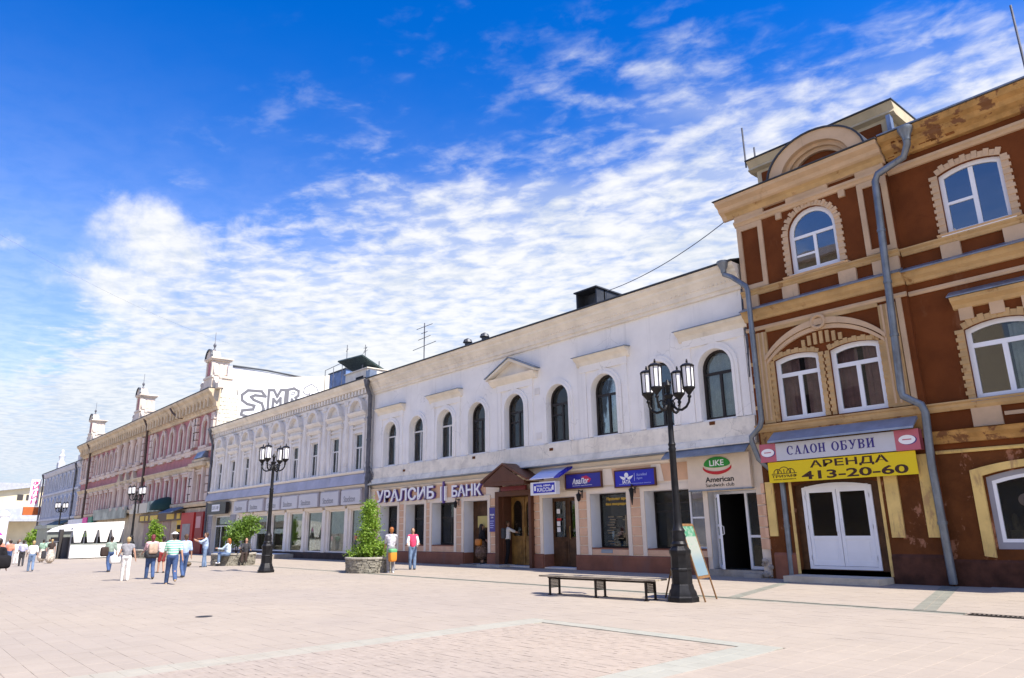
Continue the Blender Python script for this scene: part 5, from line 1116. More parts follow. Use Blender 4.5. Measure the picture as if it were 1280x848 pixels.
# accredited agent and airline boards
t = panel('agency_sign', 'bright blue travel agency board with a white winged globe emblem', -18.70, -16.77, 3.20, 3.79, .06, .14, M_BLUE2, M_PORTAL)
s = MB(); ex, ez = -18.12, 3.52
s.fprism(arc_pts(ex, ez + .10, .10, 0, 345, 14), .14, .15)
for sx in (-1, 1): s.fprism([(ex + sx * .06, ez + .02), (ex + sx * .34, ez + .08), (ex + sx * .26, ez - .02), (ex + sx * .16, ez - .08), (ex + sx * .05, ez - .06)], .14, .153)
s.build('winged_globe', M_LET, t); text(t, 'IATA', ex - .20, ex + .20, ez - .22, ez - .09, .14, M_LET, .02, thick=.01)
MB().fb(-17.73, -17.72, 3.38, 3.68, .14, .146).build('divider', M_LET, t)
M_PALEB = flat('pale_blue_print', (.40, .45, .80), .5)
text(t, 'Accredited', -17.62, -17.12, 3.56, 3.66, .14, M_PALEB, 0, thick=.006); text(t, 'Agent', -17.62, -17.34, 3.41, 3.52, .14, M_PALEB, 0, thick=.006); text(t, 'авиа и железнодорожные билеты', -18.5, -16.95, 3.25, 3.31, .14, M_PALEB, 0, thick=.006)
t = panel('airline_sign', 'dark blue board with slanted white lettering and a red flash', -21.43, -19.47, 3.27, 3.83, .06, .14, M_BLUE, M_PORTAL)
text(t, 'АваЛог', -21.05, -20.12, 3.42, 3.66, .145, M_LET, .018, .22, thick=.01); text(t, 'продажа авиабилетов', -21.05, -19.95, 3.34, 3.38, .14, M_LET, 0, thick=.006)
s = MB(); s.fprism([(-20.55, 3.70), (-20.25, 3.75), (-19.98, 3.60), (-20.1, 3.46), (-20.3, 3.52), (-20.35, 3.62)], .14, .144); s.build('red_flash', flat('crimson_print', (.55, .02, .08), .5), t)
t = panel('ticket_sign', 'white framed blue box sign for ticket desks on the portal corner', -22.95, -21.40, 3.04, 3.58, .55, .80, M_REVEAL)
MB().fb(-22.75, -21.46, 3.12, 3.52, .80, .815).build('blue_face', M_BLUE2, t)
text(t, 'Ж/Д, АВИА', -22.55, -21.68, 3.37, 3.46, .815, M_LET, .03, thick=.006); text(t, 'КАССЫ', -22.5, -21.62, 3.17, 3.34, .815, M_LET, .02, thick=.006)
for (xx) in (-22.64, -21.55): MB().fb(xx - .05, xx + .05, 3.22, 3.42, .815, .82).build('emblem', M_LET, t)
tag(MB().run([(.0, 4.20), (.85, 3.74), (.85, 3.70), (0, 4.13)], -22.95, -21.45).build('small_awning', flat('lilac_white_canvas', (.66, .68, .88), .6)), 'small lilac-white awning with a blue end above the ticket sign', 'awning')
aw_ = bpy.data.objects['small_awning']; MB().run([(.0, 4.205), (.6, 3.90), (.85, 3.73), (.85, 3.69), (.0, 4.12)], -21.45, -21.15).build('awning_end', M_BLUE2, aw_)
# bank letters
t = thing('bank_sign', 'large raised white УРАЛСИБ БАНК letters with purple edges on peach panel', 'sign', (-32, 21.9, 3.2))
PUR = flat('purple_edge', (.12, .07, .28), .5)
for s_, xa, xb, za, zb in (('УРАЛСИБ', -36.9, -31.1, 3.26, 3.95), ('БАНК', -29.55, -27.15, 3.27, 3.85)):
    text(t, s_, xa + .05, xb + .05, za - .03, zb - .03, .05, PUR, .022, name='letter_back', thick=.10); text(t, s_, xa, xb, za, zb, .15, M_LET, .022, thick=.02)
for x, m_ in ((-30.55, M_LET), (-30.35, PUR), (-30.2, M_LET)): MB().fb(x, x + .10, 3.0 if m_ is PUR else 3.12, 4.1 if m_ is PUR else 3.85, .04, .16).build('divider_bar', m_, t)
t = panel('opening_hours_board', 'narrow purple notice board on the pilaster left of the portal', -26.62, -26.2, 1.55, 2.65, .06, .10, flat('purple_board', (.055, .045, .26), .4))
text(t, 'УРАЛСИБ', -26.57, -26.25, 2.28, 2.36, .10, M_LET, .02, thick=.006); text(t, 'БАНК', -26.5, -26.32, 2.16, 2.23, .10, M_LET, .01, thick=.006)
for k in range(4): MB().fb(-26.57, -26.28 - .05 * (k % 2), 2.02 - k * .1, 2.05 - k * .1, .10, .105).build('print_line', M_PALEB, t)
t_ = MB().fb(-28.2, -26.95, 1.75, 2.3, -.5, -.46); tag(t_.build('yellow_board', flat('dull_yellow_board', (.50, .42, .15), .6)), 'dull yellow board in the doorway left of the portal', 'board')
# shoe shop sign and rental banner
OS = OB + .10
t = panel('shoe_shop_sign', 'grey light box reading САЛОН ОБУВИ with pink ends over the white doors', -12.14, -7.32, 3.63, 4.18, OS, OS + .22, mat('silver_sign_face', (.56, .57, .62), .35, .03, 1, 0))
PKE = flat('dusty_pink_sign', (.50, .13, .17), .5)
for (a, b) in ((-12.16, -11.60), (-7.95, -7.30)):
    MB().fb(a, b, 3.615, 4.195, OS - .01, OS + .228).build('pink_end', PKE, t); c_ = (a + b) / 2
    MB().fprism([(c_ + .235 * cos(2 * pi * k / 20) + .02, 3.90 + .135 * sin(2 * pi * k / 20)) for k in range(20)], OS + .228, OS + .232).build('oval_shadow', M_NAVY, t)
    MB().fprism([(c_ + .225 * cos(2 * pi * k / 20), 3.91 + .13 * sin(2 * pi * k / 20)) for k in range(20)], OS + .232, OS + .24).build('oval_badge', M_LET, t)
    MB().fb(c_ - .12, c_ + .12, 3.90, 3.93, OS + .24, OS + .243).build('badge_print', PKE, t)
serif_text(t, 'САЛОН', -11.22, -9.98, 3.79, 4.06, OS + .22, M_NAVY); serif_text(t, 'ОБУВИ', -9.78, -8.52, 3.79, 4.06, OS + .22, M_NAVY)
t = panel('rental_banner', 'yellow banner АРЕНДА 413-20-60 hanging under the shoe shop sign', -11.95, -7.48, 2.95, 3.60, OS + .16, OS + .18, flat('yellow_banner', (.78, .58, .008), .6), cat='banner')
DKB = flat('dark_brown_print', (.05, .018, .012), .6)
text(t, 'АРЕНДА', -10.55, -8.22, 3.30, 3.56, OS + .18, DKB, .018, thick=.006); text(t, '413-20-60', -10.85, -7.72, 2.995, 3.25, OS + .18, DKB, .022, thick=.006)
text(t, 'ТРИУМФ', -11.85, -11.0, 3.10, 3.19, OS + .18, DKB, .012, thick=.006); text(t, 'агентство недвижимости', -11.8, -11.05, 3.02, 3.06, OS + .18, DKB, 0, thick=.006)
s = MB()
for k, (dx, r) in enumerate(((-.22, .14), (0, .2), (.22, .14))):
    s.band(arc_pts(-11.42 + dx, 3.24, r, 0, 180, 12), arc_pts(-11.42 + dx, 3.24, r - .022, 0, 180, 12), OS + .18, OS + .184 + .001 * k); s.fb(-11.42 + dx - .012, -11.42 + dx + .012, 3.22, 3.36, OS + .18, OS + .1835 + .001 * k)
s.fb(-11.85, -11.0, 3.215, 3.235, OS + .18, OS + .1828); s.build('arch_emblem', DKB, t)
# grey building sign boxes
xs = [(-58.75, -56.15), (-55.75, -53.05), (-52.4, -50.0), (-49.7, -47.1), (-46.85, -44.1), (-43.65, -41.25), (-40.85, -38.5)]
words = ['leftmost', 'second', 'third', 'fourth, middle', 'fifth', 'sixth', 'rightmost']
GBX = mat('pale_grey_sign_face', (.58, .57, .59), .5, .03, 1, 0); GPR = flat('grey_print', (.20, .20, .22), .6)
lb_ = ['pale grey sign box with grey script, next to the black sign', 'pale grey sign box, second to the right of the black sign', 'pale grey sign box just right of the second lamp post', 'pale grey sign box above the middle shop window with orange goods', 'pale grey sign box, third from the dark downpipe', 'pale grey sign box, second from the dark downpipe', 'pale grey sign box above the tall shrub by the dark downpipe']
for k, (a, b) in enumerate(xs):
    t = panel('sign_box', lb_[k], a, b, 3.27, 4.12, .14, .34, GBX, group='grey sign boxes over the shop windows'); s = MB()
    for (p, q, c, d_) in ((a, b, 4.12, 4.19), (b, b + .09, 3.27, 4.19)): s.fb(p, q, c, d_, .05, .30)
    s.build('box_edge', M_FASCIA, t); text(t, 'Stockton', a + .35, a + 1.75, 3.42, 3.78, .34, GPR, .01, thick=.006)
t = panel('black_sign', 'black shop sign with a small white square panel at the left end', -64.5, -60.15, 3.27, 4.2, .2, .5, flat('black_sign_face', (.015, .011, .012), .4))
MB().fb(-63.3, -61.5, 3.5, 4.05, .5, .53).build('white_panel', M_LET, t); text(t, 'ШКАФ', -63.2, -61.7, 3.62, 3.95, .53, GPR, .0, thick=.006)
# ------------------------------------------------------------------ small wall lanterns and bits
for (x, z, o, lab, drip) in ((-29.1, 2.95, .25, 'small black iron wall lantern left of the doorway under the bank letters', 0), (-20.62, 2.95, .25, 'small dark wall lantern between the dark door and the price list window', 0), (-17.82, 3.02, .25, 'dark wall lantern hanging under the bright blue agency board', 1), ):
    t = thing('wall_lantern', lab, 'lantern', (x, Y0 - .04, z), 'wall lanterns on the white building')
    s = MB(); s.tube([(x, Y0 - .03, z - .1), (x, Y0 - .03, z + .22)], .03, 6); s.tube([(x, Y0 - .03, z + .15), (x, Y0 - o, z + .22), (x, Y0 - o, z + .12)], .022, 6); s.build('bracket', M_IRON, t)
    s = MB(); s.lathe([(.02, -.24), (.07, -.19), (.11, .02), (.125, .03), (.04, .09), (.015, .13)] if not drip else [(.015, -.55), (.035, -.42), (.06, -.22), (.10, .02), (.12, .03), (.04, .09), (.015, .13)], (x, Y0 - o, z), 8); s.build('lamp_body', M_IRON, t)
# ================================================================== ground
gpos = None
def paving_mat(name, base, lo, jw, sx, sy, vary=.09):
    m = bpy.data.materials.new(name); m.use_nodes = True; T = NT(m.node_tree); T.n.clear()
    o = T.node('ShaderNodeOutputMaterial'); b = T.node('ShaderNodeBsdfPrincipled'); T.l.new(b.outputs[0], o.inputs[0]); b.inputs['Roughness'].default_value = .78; b.inputs['Specular IOR Level'].default_value = .3
    pos = T.node('ShaderNodeNewGeometry').outputs['Position']
    cellv = T.vm('FLOOR', T.scale_vec(pos, (1 / sx, 1 / sy, 0)))
    wn = T.node('ShaderNodeTexWhiteNoise'); wn.noise_dimensions = '3D'; T.l.new(cellv, wn.inputs[0])
    big_ = T.noise(pos, .16, 5, .55); mid_ = T.noise(pos, .9, 6, .6); fine = T.noise(pos, 22, 4, .6)
    f = T.m('ADD', T.m('MULTIPLY', T.m('SUBTRACT', wn.outputs[0], .5), vary), 1.0)
    f = T.m('ADD', f, T.m('MULTIPLY', T.m('SUBTRACT', mid_, .5), .22)); f = T.m('ADD', f, T.m('MULTIPLY', T.m('SUBTRACT', fine, .5), .16))
    col = T.mix(T.ramp(big_, .36, .66), base, lo)
    st = T.ramp(T.noise(pos, 1.6, 7, .68, .4), .66, .78); col = T.mix(T.m('MULTIPLY', st, .30), col, tuple(x * .55 for x in base))
    col = T.mix(1.0, col, T.node('ShaderNodeCombineColor').outputs[0], 'MULTIPLY') if False else col
    cc_ = T.node('ShaderNodeCombineXYZ'); [T.l.new(f, cc_.inputs[i_]) for i_ in range(3)]
    T.l.new(T.mix(1.0, col, cc_.outputs[0], 'MULTIPLY'), b.inputs['Base Color'])
    bp = T.node('ShaderNodeBump'); bp.inputs['Strength'].default_value = .25; bp.inputs['Distance'].default_value = .006; T.l.new(T.noise(pos, 60, 4, .6), bp.inputs['Height']); T.l.new(bp.outputs[0], b.inputs['Normal'])
    MATS[name] = m; return m
M_PAVE = paving_mat('pink_paving', (.362, .307, .246), (.338, .289, .24), .005, SLAB, SLAB, .045)
M_JOINT = mat('sandy_joint', (.34, .287, .23), .9, .15, 2, .2)
M_SETT = paving_mat('pink_setts', (.37, .305, .243), (.34, .288, .24), .005, .16, .12, .12)
M_MINT = paving_mat('mint_paving', (.34, .335, .28), (.358, .328, .268), .005, .3, .3, .08)
M_GSTRIP = paving_mat('grey_green_strip', (.20, .205, .17), (.235, .23, .19), .005, .35, .25, .2)
gd = MB(); gd.face([(-700, -500, -.03), (500, -500, -.03), (500, 600, -.03), (-700, 600, -.03)])
tag(gd.build('ground', M_PAVE), kind='structure')
pv = MB(); pv.face([(-130, -9, -.014), (16, -9, -.014), (16, 22.7, -.014), (-130, 22.7, -.014)]); pv = tag(pv.build('paving', M_JOINT), kind='structure')
SX0, SX1, SY1 = -10.05, -6.0, 9.25          # the rectangle of small setts, framed by a mint band
BW = .55
def inrect(x0, x1, y0, y1, r): return x0 < r[1] and x1 > r[0] and y0 < r[3] and y1 > r[2]
RECT = (SX0 - BW, SX1 + BW, -9, SY1 + BW)
rnd = random.Random(31)
def seen(x, y):
    d = Vector((x, y, 0)) - Vector((0, 0, CAM_H)); w = d.dot(fw)
    if w <= .5: return None
    px = 640 + FPX * d.dot(R2) / w; py = 424 - FPX * d.dot(U2) / w
    return d.length if -60 < px < 1340 and py < 905 else None
def subrects(x0, x1, y0, y1, r):
    """a slab cut where it meets the framed rectangle"""
    if not inrect(x0, x1, y0, y1, r): return [(x0, x1, y0, y1)]
    o = []
    if x0 < r[0]: o.append((x0, r[0], y0, y1))
    if x1 > r[1]: o.append((r[1], x1, y0, y1))
    if y1 > r[3]: o.append((max(x0, r[0]), min(x1, r[1]), r[3], y1))
    return [q for q in o if q[1] - q[0] > .02 and q[3] - q[2] > .02]
slabs = []
j = .0012
for iy in range(int(-8 / SLAB), int(22.6 / SLAB)):
    y0 = iy * SLAB; off = 0
    for ix in range(int(-60 / SLAB), int(2 / SLAB)):
        x0 = ix * SLAB
        dd_ = seen(x0 + SLAB / 2, y0 + SLAB / 2)
        if dd_ is None or dd_ > 42: continue
        if 15.28 < y0 + SLAB / 2 < 15.72: continue
        for q in subrects(x0, x0 + SLAB, y0, y0 + SLAB, RECT): slabs.append((dd_, q))
slabs.sort(key=lambda s: s[0])
smesh = {}
def slab_piece(q, m, name, zt, parent):
    w, h = round(q[1] - q[0], 3), round(q[3] - q[2], 3); key = (w, h, m.name)
    if key not in smesh:
        s = MB(); c = .003; a, b = w - 2 * j, h - 2 * j; i = 0
        s.v = [(0, 0, -.02), (a, 0, -.02), (a, b, -.02), (0, b, -.02), (0, 0, -.003), (a, 0, -.003), (a, b, -.003), (0, b, -.003), (c, c, 0), (a - c, c, 0), (a - c, b - c, 0), (c, b - c, 0)]
        s.f = [(8, 9, 10, 11)] + [(k, (k + 1) % 4, 4 + (k + 1) % 4, 4 + k) for k in range(4)] + [(4 + k, 4 + (k + 1) % 4, 8 + (k + 1) % 4, 8 + k) for k in range(4)]
        o = s.build(name, m); smesh[key] = o.data
    else: o = bpy.data.objects.new(name, smesh[key]); COL.objects.link(o)
    o.location = (q[0] + j, q[2] + j, zt); o.parent = parent
def joined(qs, m, name, parent, zf):
    V, F = [], []
    for q in qs:
        i = len(V); z = zf(); x0, x1, y0, y1 = q[0] + j, q[1] - j, q[2] + j, q[3] - j
        V += [(x0, y0, -.02), (x1, y0, -.02), (x1, y1, -.02), (x0, y1, -.02), (x0, y0, z), (x1, y0, z), (x1, y1, z), (x0, y1, z)]
        F += [(i+4, i+5, i+6, i+7), (i, i+1, i+5, i+4), (i+1, i+2, i+6, i+5), (i+2, i+3, i+7, i+6), (i+3, i, i+4, i+7)]
    me = bpy.data.meshes.new(name); me.from_pydata(V, [], F); me.materials.append(m); o = bpy.data.objects.new(name, me); COL.objects.link(o); o.parent = parent; o['kind'] = 'stuff'; return o
zf = lambda: rnd.uniform(-.0012, .0012)
for d_, q in slabs[:300]: slab_piece(q, M_PAVE, 'slab', zf(), pv)
joined([q for d_, q in slabs[300:]], M_PAVE, 'slabs', pv, zf)
far_ = MB(); far_.face([(-130, -9, -.008), (-28, -9, -.008), (-28, 22.6, -.008), (-130, 22.6, -.008)]); far_.build('far_paving', M_PAVE, pv)
# mint frame of the sett rectangle, in slabs
mint = []
yy = 2.0
while yy < SY1: mint += [(SX0 - BW, SX0 - BW / 2, yy, yy + .3), (SX0 - BW / 2, SX0, yy, yy + .3), (SX1, SX1 + BW / 2, yy, yy + .3), (SX1 + BW / 2, SX1 + BW, yy, yy + .3)]; yy += .3
yy0 = yy; xx = SX0 - BW
while xx < SX1 + BW - .05: xe = min(xx + .3, SX1 + BW); mint += [(xx, xe, yy0, yy0 + (SY1 + BW - yy0) / 2), (xx, xe, yy0 + (SY1 + BW - yy0) / 2, SY1 + BW)]; xx += .3
mm = [q for q in mint if seen((q[0] + q[1]) / 2, (q[2] + q[3]) / 2)]
for q in mm[:170]: slab_piece(q, M_MINT, 'mint_slab', zf(), pv)
if mm[170:]: joined(mm[170:], M_MINT, 'mint_slabs', pv, zf)
setts = []; yy = 1.5; r = 0
while yy < SY1 - .04:
    xx = SX0 - (.08 if r % 2 else 0); y2 = min(yy + .12, SY1)
    while xx < SX1 - .02:
        a, b = max(xx, SX0), min(xx + .16, SX1)
        if b - a > .03: setts.append((a, b, yy, y2))
        xx += .16
    yy += .12; r += 1
joined(setts, M_SETT, 'setts', pv, lambda: rnd.uniform(-.002, .002))
# drain channel along the street, and the strips from the downpipes to it
dr = MB(); dr.box(-60, -5.0, 15.30, 15.42, -.02, .001); dr.box(-60, -5.0, 15.58, 15.70, -.02, .001); dr.box(-60, -5.0, 15.42, 15.58, -.02, -.012)
dr = tag(dr.build('drain_channel', M_GSTRIP), kind='structure')
gt = MB(); gt.box(-4.95, 2, 15.28, 15.34, -.02, .004); gt.box(-4.95, 2, 15.66, 15.72, -.02, .004); gt.build('grating_frame', M_IRON, dr)
k = 0; xx = -4.9; gtm = None
while xx < 1.9:
    if gtm is None: q = MB(); q.box(0, .03, 15.34, 15.66, -.015, .003); gtm = q.build('grating_bar', M_IRON, dr); gtm.location = (xx, 0, 0)
    else: c_ = gtm.copy(); COL.objects.link(c_); c_.location = (xx, 0, 0)
    xx += .075
def strip(xa, ya, xb, yb, w):
    n = int(abs(yb - ya) / .25); s = []
    for k in range(n):
        t0, t1 = k / n, (k + 1) / n; m0 = Vector((xa + (xb - xa) * t0, ya + (yb - ya) * t0)); m1 = Vector((xa + (xb - xa) * t1, ya + (yb - ya) * t1))
        q = MB(); z0, z1 = -.02, .0045
        for (u0, u1) in ((-w / 2, -.006), (.006, w / 2)):
            P = [(m0.x + u0, m0.y - .006), (m0.x + u1, m0.y - .006), (m1.x + u1, m1.y + .006), (m1.x + u0, m1.y + .006)]
            q.prism(P, lambda p: (p[0], p[1], z1), lambda p: (p[0], p[1], z0))
        q.build('strip_slab', M_GSTRIP, st_)
st_ = MB(); st_.box(-.01, .01, 15.9, 15.95, -.03, -.025); st_ = tag(st_.build('drain_strip', M_GSTRIP), kind='structure')
strip(-7.25, 21.9, -5.75, 15.72, .42); strip(-11.55, 21.8, -9.95, 15.72, .30)
kb = MB(); kb.box(-6.3, 3, 21.72, 22, -.02, .015); tag(kb.build('pavement_edge', mat('edge_concrete', (.36, .33, .3), .9, .15, 2)), kind='structure')
tag(MB().lathe([(.17, -.02), (.17, .004), (.14, .005)], (-15.99, 5.47, 0), 20).build('manhole_cover', M_IRON), 'small dark round cover lying flush in the open paving', 'manhole cover')

# ================================================================== street lamps
def lamp_glass():
    m = bpy.data.materials.new('milky_lantern_glass'); m.use_nodes = True; b = m.node_tree.nodes['Principled BSDF']
    b.inputs['Base Color'].default_value = (.86, .86, .88, 1); b.inputs['Roughness'].default_value = .2; b.inputs['Subsurface Weight'].default_value = 0; b.inputs['Transmission Weight'].default_value = 0
    MATS['lamp'] = m; return m
M_LG = lamp_glass()
def street_lamp(label, x, y, rz=0.0, H=1.0):
    t = thing('street_lamp', label, 'street lamp', (x, y, 0), 'black lamp posts along the street'); c = (x, y, 0)
    MB().lathe([(.36, 0), (.36, .10), (.33, .13), (.31, .22), (.27, .28), (.255, .36), (.24, .38), (.235, .66), (.25, .68), (.25, .71), (.232, .73), (.225, .98), (.24, 1.02), (.255, 1.06), (.255, 1.12), (.22, 1.16), (.17, 1.22)], c, 8, pi / 8).build('pedestal', M_IRON, t, smooth=30)
    MB().lathe([(.17, 1.2), (.19, 1.26), (.15, 1.32), (.165, 1.42), (.14, 1.5), (.155, 1.56), (.11, 1.64), (.095, 1.75), (.085, 2.4), (.078, 3.4), (.095, 3.45), (.075, 3.5), (.095, 3.56), (.07, 3.62), (.062, 4.4), (.085, 4.46), (.10, 4.55), (.07, 4.66), (.12, 4.72), (.12, 4.76), (.05, 4.8), (.06, 4.95), (.09, 5.0), (.05, 5.08), (.02, 5.14)], c, 14).build('post', M_IRON, t, smooth=40)
    for k in range(4):
        a = rz + k * pi / 2; ex, ey = cos(a), sin(a)
        P = lambda r, z: (x + ex * r, y + ey * r, z)
        s = MB(); s.tube([P(.05, 4.62), P(.12, 4.48), P(.22, 4.38), P(.34, 4.36), P(.46, 4.42), P(.54, 4.53), P(.56, 4.66), P(.56, 4.74)], [.035, .034, .033, .032, .031, .03, .03, .03], 8)
        s.tube([P(.1, 4.6), P(.2, 4.66), P(.3, 4.6), P(.3, 4.5), P(.24, 4.47)], .018, 6); s.ell(P(.56, 4.66), .05, 8, 6); s.build('arm', M_IRON, t, smooth=50)
        lc_ = P(.56, 0); lt = MB(); lt.lathe([(.03, 4.70), (.09, 4.78), (.155, 4.85), (.155, 4.885), (.14, 4.89)], lc_, 8, pi / 8)
        lt.lathe([(.165, 5.38), (.175, 5.41), (.12, 5.45), (.05, 5.475), (.02, 5.49), (.03, 5.52), (.012, 5.58)], lc_, 8, pi / 8)
        for j_ in range(8): b = pi / 8 + j_ * pi / 4; lt.tube([(lc_[0] + .142 * cos(b), lc_[1] + .142 * sin(b), 4.88), (lc_[0] + .152 * cos(b), lc_[1] + .152 * sin(b), 5.39)], .011, 4)
        lo_ = lt.build('lantern', M_IRON, t)
        MB().lathe([(.128, 4.888), (.138, 5.38)], lc_, 8, pi / 8).build('lantern_glass', M_LG, lo_)
    return t
L0 = street_lamp('four-armed black lamp post standing between bench and folding board', -10.27, 14.15, radians(8))
spots = [(-31.4, 13.2, 31, 'four-armed black lamp post before the grey building, between two planters'), (-63.3, 15.5, 41, 'four-armed black lamp post beside the white cafe tent'), (-97.0, 16.0, 48, 'distant black lamp post in front of the blue-grey building')]
for (x, y, a, lab) in spots:
    c = copy_tree(L0, Matrix.Translation((x, y, 0)) @ Matrix.Rotation(radians(a), 4, 'Z') @ Matrix.Translation((10.27, -14.15, 0))); c['label'] = lab
# ================================================================== bench and folding board
M_BENCH = mat('weathered_bench_plank', (.34, .29, .22), .6, .25, 3, .2, 25); M_BLKM = mat('dark_bench_steel', (.035, .028, .026), .5, .15, 6, .05, metal=.3)
bn = thing('bench', 'long backless bench with pale plank seat and perforated metal legs', 'bench', (-12.4, 13.75, 0)); 
bdir = Vector((1, .09, 0)).normalized(); bper = Vector((-bdir.y, bdir.x, 0)); bc = Vector((-12.42, 13.72, 0))
for k in range(4):
    s = MB(); s.obox(bc + bper * (-.19 + k * .127) + Vector((0, 0, .465)), bdir * 1.78, bper * .056, (0, 0, .02)); s.build('seat_plank', M_BENCH, bn)
for d_ in (-1.45, .02, 1.47):
    s = MB(); o_ = bc + bdir * d_
    for q in (-.19, .19): s.obox(o_ + bper * q + Vector((0, 0, .22)), bdir * .022, bper * .022, (0, 0, .22)); s.obox(o_ + bper * q + Vector((0, 0, .008)), bdir * .05, bper * .04, (0, 0, .008))
    s.obox(o_ + Vector((0, 0, .43)), bdir * .03, bper * .24, (0, 0, .012))
    lg = s.build('leg', M_BLKM, bn)
    s = MB()
    for r in range(7): s.obox(o_ + Vector((0, 0, .40 - r * .036)), bdir * .005, bper * .17, (0, 0, .006))
    for r in range(9): s.obox(o_ + bper * (-.16 + r * .04) + Vector((0, 0, .29)), bdir * .0052, bper * .007, (0, 0, .12))
    g_ = s.build('perforated_panel', M_BLKM, lg); g_['kind'] = 'stuff'
s = MB(); s.obox(bc + Vector((0, 0, .40)), bdir * 1.6, bper * .025, (0, 0, .02)); s.build('rail', M_BLKM, bn)
ab = thing('folding_board', 'folding wooden menu board with pale blue sheet leaning beside the lamp post', 'advertising board', (-10.1, 14.7, 0))
M_BRWOOD = mat('thin_brown_wood', (.20, .11, .05), .6, .2, 6, .1)
A0, A1, T0, T1 = Vector((-9.80, 14.32, 0)), Vector((-9.99, 15.06, 0)), Vector((-10.44, 14.50, 1.68)), Vector((-10.63, 15.24, 1.68))
s = MB()
for a, b in ((A0, T0), (A1, T1)):
    d = (b - a).normalized(); q = (A1 - A0).normalized(); s.obox((a + b) / 2, q * .02, d.cross(q) * .014, d * (b - a).length / 2)
for f_ in (.30, 1.0): a = A0.lerp(T0, f_); b = A1.lerp(T1, f_); d = (T0 - A0).normalized(); q = (b - a).normalized(); s.obox((a + b) / 2, q * (b - a).length / 2, d.cross(q) * .014, d * .03)
s.build('front_frame', M_BRWOOD, ab)
def boardm():
    m = bpy.data.materials.new('menu_print'); m.use_nodes = True; T = NT(m.node_tree); b = m.node_tree.nodes['Principled BSDF']
    pos = T.node('ShaderNodeNewGeometry').outputs['Position']; sp_ = T.node('ShaderNodeSeparateXYZ'); T.l.new(pos, sp_.inputs[0])
    n_ = T.noise(T.scale_vec(pos, (1, 1, 1.6)), 9, 5, .6)
    c1 = T.mix(T.ramp(sp_.outputs[2], .75, 1.15), (.17, .25, .30), (.31, .335, .30)); c1 = T.mix(T.m('MULTIPLY', T.ramp(n_, .56, .62), T.ramp(sp_.outputs[2], .9, 1.2)), c1, (.16, .31, .21))
    c1 = T.mix(T.ramp(sp_.outputs[2], 1.40, 1.42), c1, T.mix(T.ramp(n_, .45, .55), (.05, .22, .13), (.22, .33, .25)))
    T.l.new(c1, b.inputs['Base Color']); b.inputs['Roughness'].default_value = .4; return m
s = MB(); nrm = ((T0 - A0).cross(A1 - A0)).normalized(); a, b = A0.lerp(T0, .32), A1.lerp(T1, .32); c, d = A1.lerp(T1, .985), A0.lerp(T0, .985)
q = (A1 - A0).normalized() * .03
s.prism([(0, 0), (1, 0), (1, 1), (0, 1)], lambda p: (a + q).lerp(b - q, p[0]).lerp((d + q).lerp(c - q, p[0]), p[1]) + nrm * .006, lambda p: (a + q).lerp(b - q, p[0]).lerp((d + q).lerp(c - q, p[0]), p[1]) - nrm * .006)
sh_ = s.build('menu_sheet', boardm(), ab)
rn_ = random.Random(12); s = MB(); du = (A1 - A0); dv = (T0 - A0)
for k in range(15):
    v_ = .955 - k * .036 - (.03 if k > 2 else 0); w0_ = .14 + rn_.uniform(0, .1); w1_ = .86 - rn_.uniform(0, .3); hh = .011 if k > 2 else .017
    P_ = lambda u_, q_: A0 + du * u_ + dv * q_ + nrm * .0085
    s.face([P_(w0_, v_ - hh), P_(w1_, v_ - hh), P_(w1_, v_ + hh), P_(w0_, v_ + hh)])
s.build('menu_lines', flat('dark_green_print', (.05, .16, .10), .6), sh_)['kind'] = 'stuff'
s = MB(); B0, B1 = Vector((-11.12, 14.62, 0)), Vector((-11.31, 15.36, 0))
for a_, b_ in ((B0, T0 + Vector((-.03, 0, 0))), (B1, T1 + Vector((-.03, 0, 0)))): d = (b_ - a_).normalized(); q = (B1 - B0).normalized(); s.obox((a_ + b_) / 2, q * .02, d.cross(q) * .014, d * (b_ - a_).length / 2)
bk_ = s.build('rear_frame', M_BRWOOD, ab)
s = MB(); Tb0, Tb1 = T0 + Vector((-.03, 0, 0)), T1 + Vector((-.03, 0, 0))
s.prism([(0, 0), (1, 0), (1, 1), (0, 1)], lambda p: B0.lerp(Tb0, .3).lerp(B1.lerp(Tb1, .3), p[0]).lerp(B0.lerp(Tb0, .98).lerp(B1.lerp(Tb1, .98), p[0]), p[1]) + Vector((.008, 0, 0)), lambda p: B0.lerp(Tb0, .3).lerp(B1.lerp(Tb1, .3), p[0]).lerp(B0.lerp(Tb0, .98).lerp(B1.lerp(Tb1, .98), p[0]), p[1]) - Vector((.004, 0, 0))); s.build('rear_sheet', M_BRWOOD, ab)
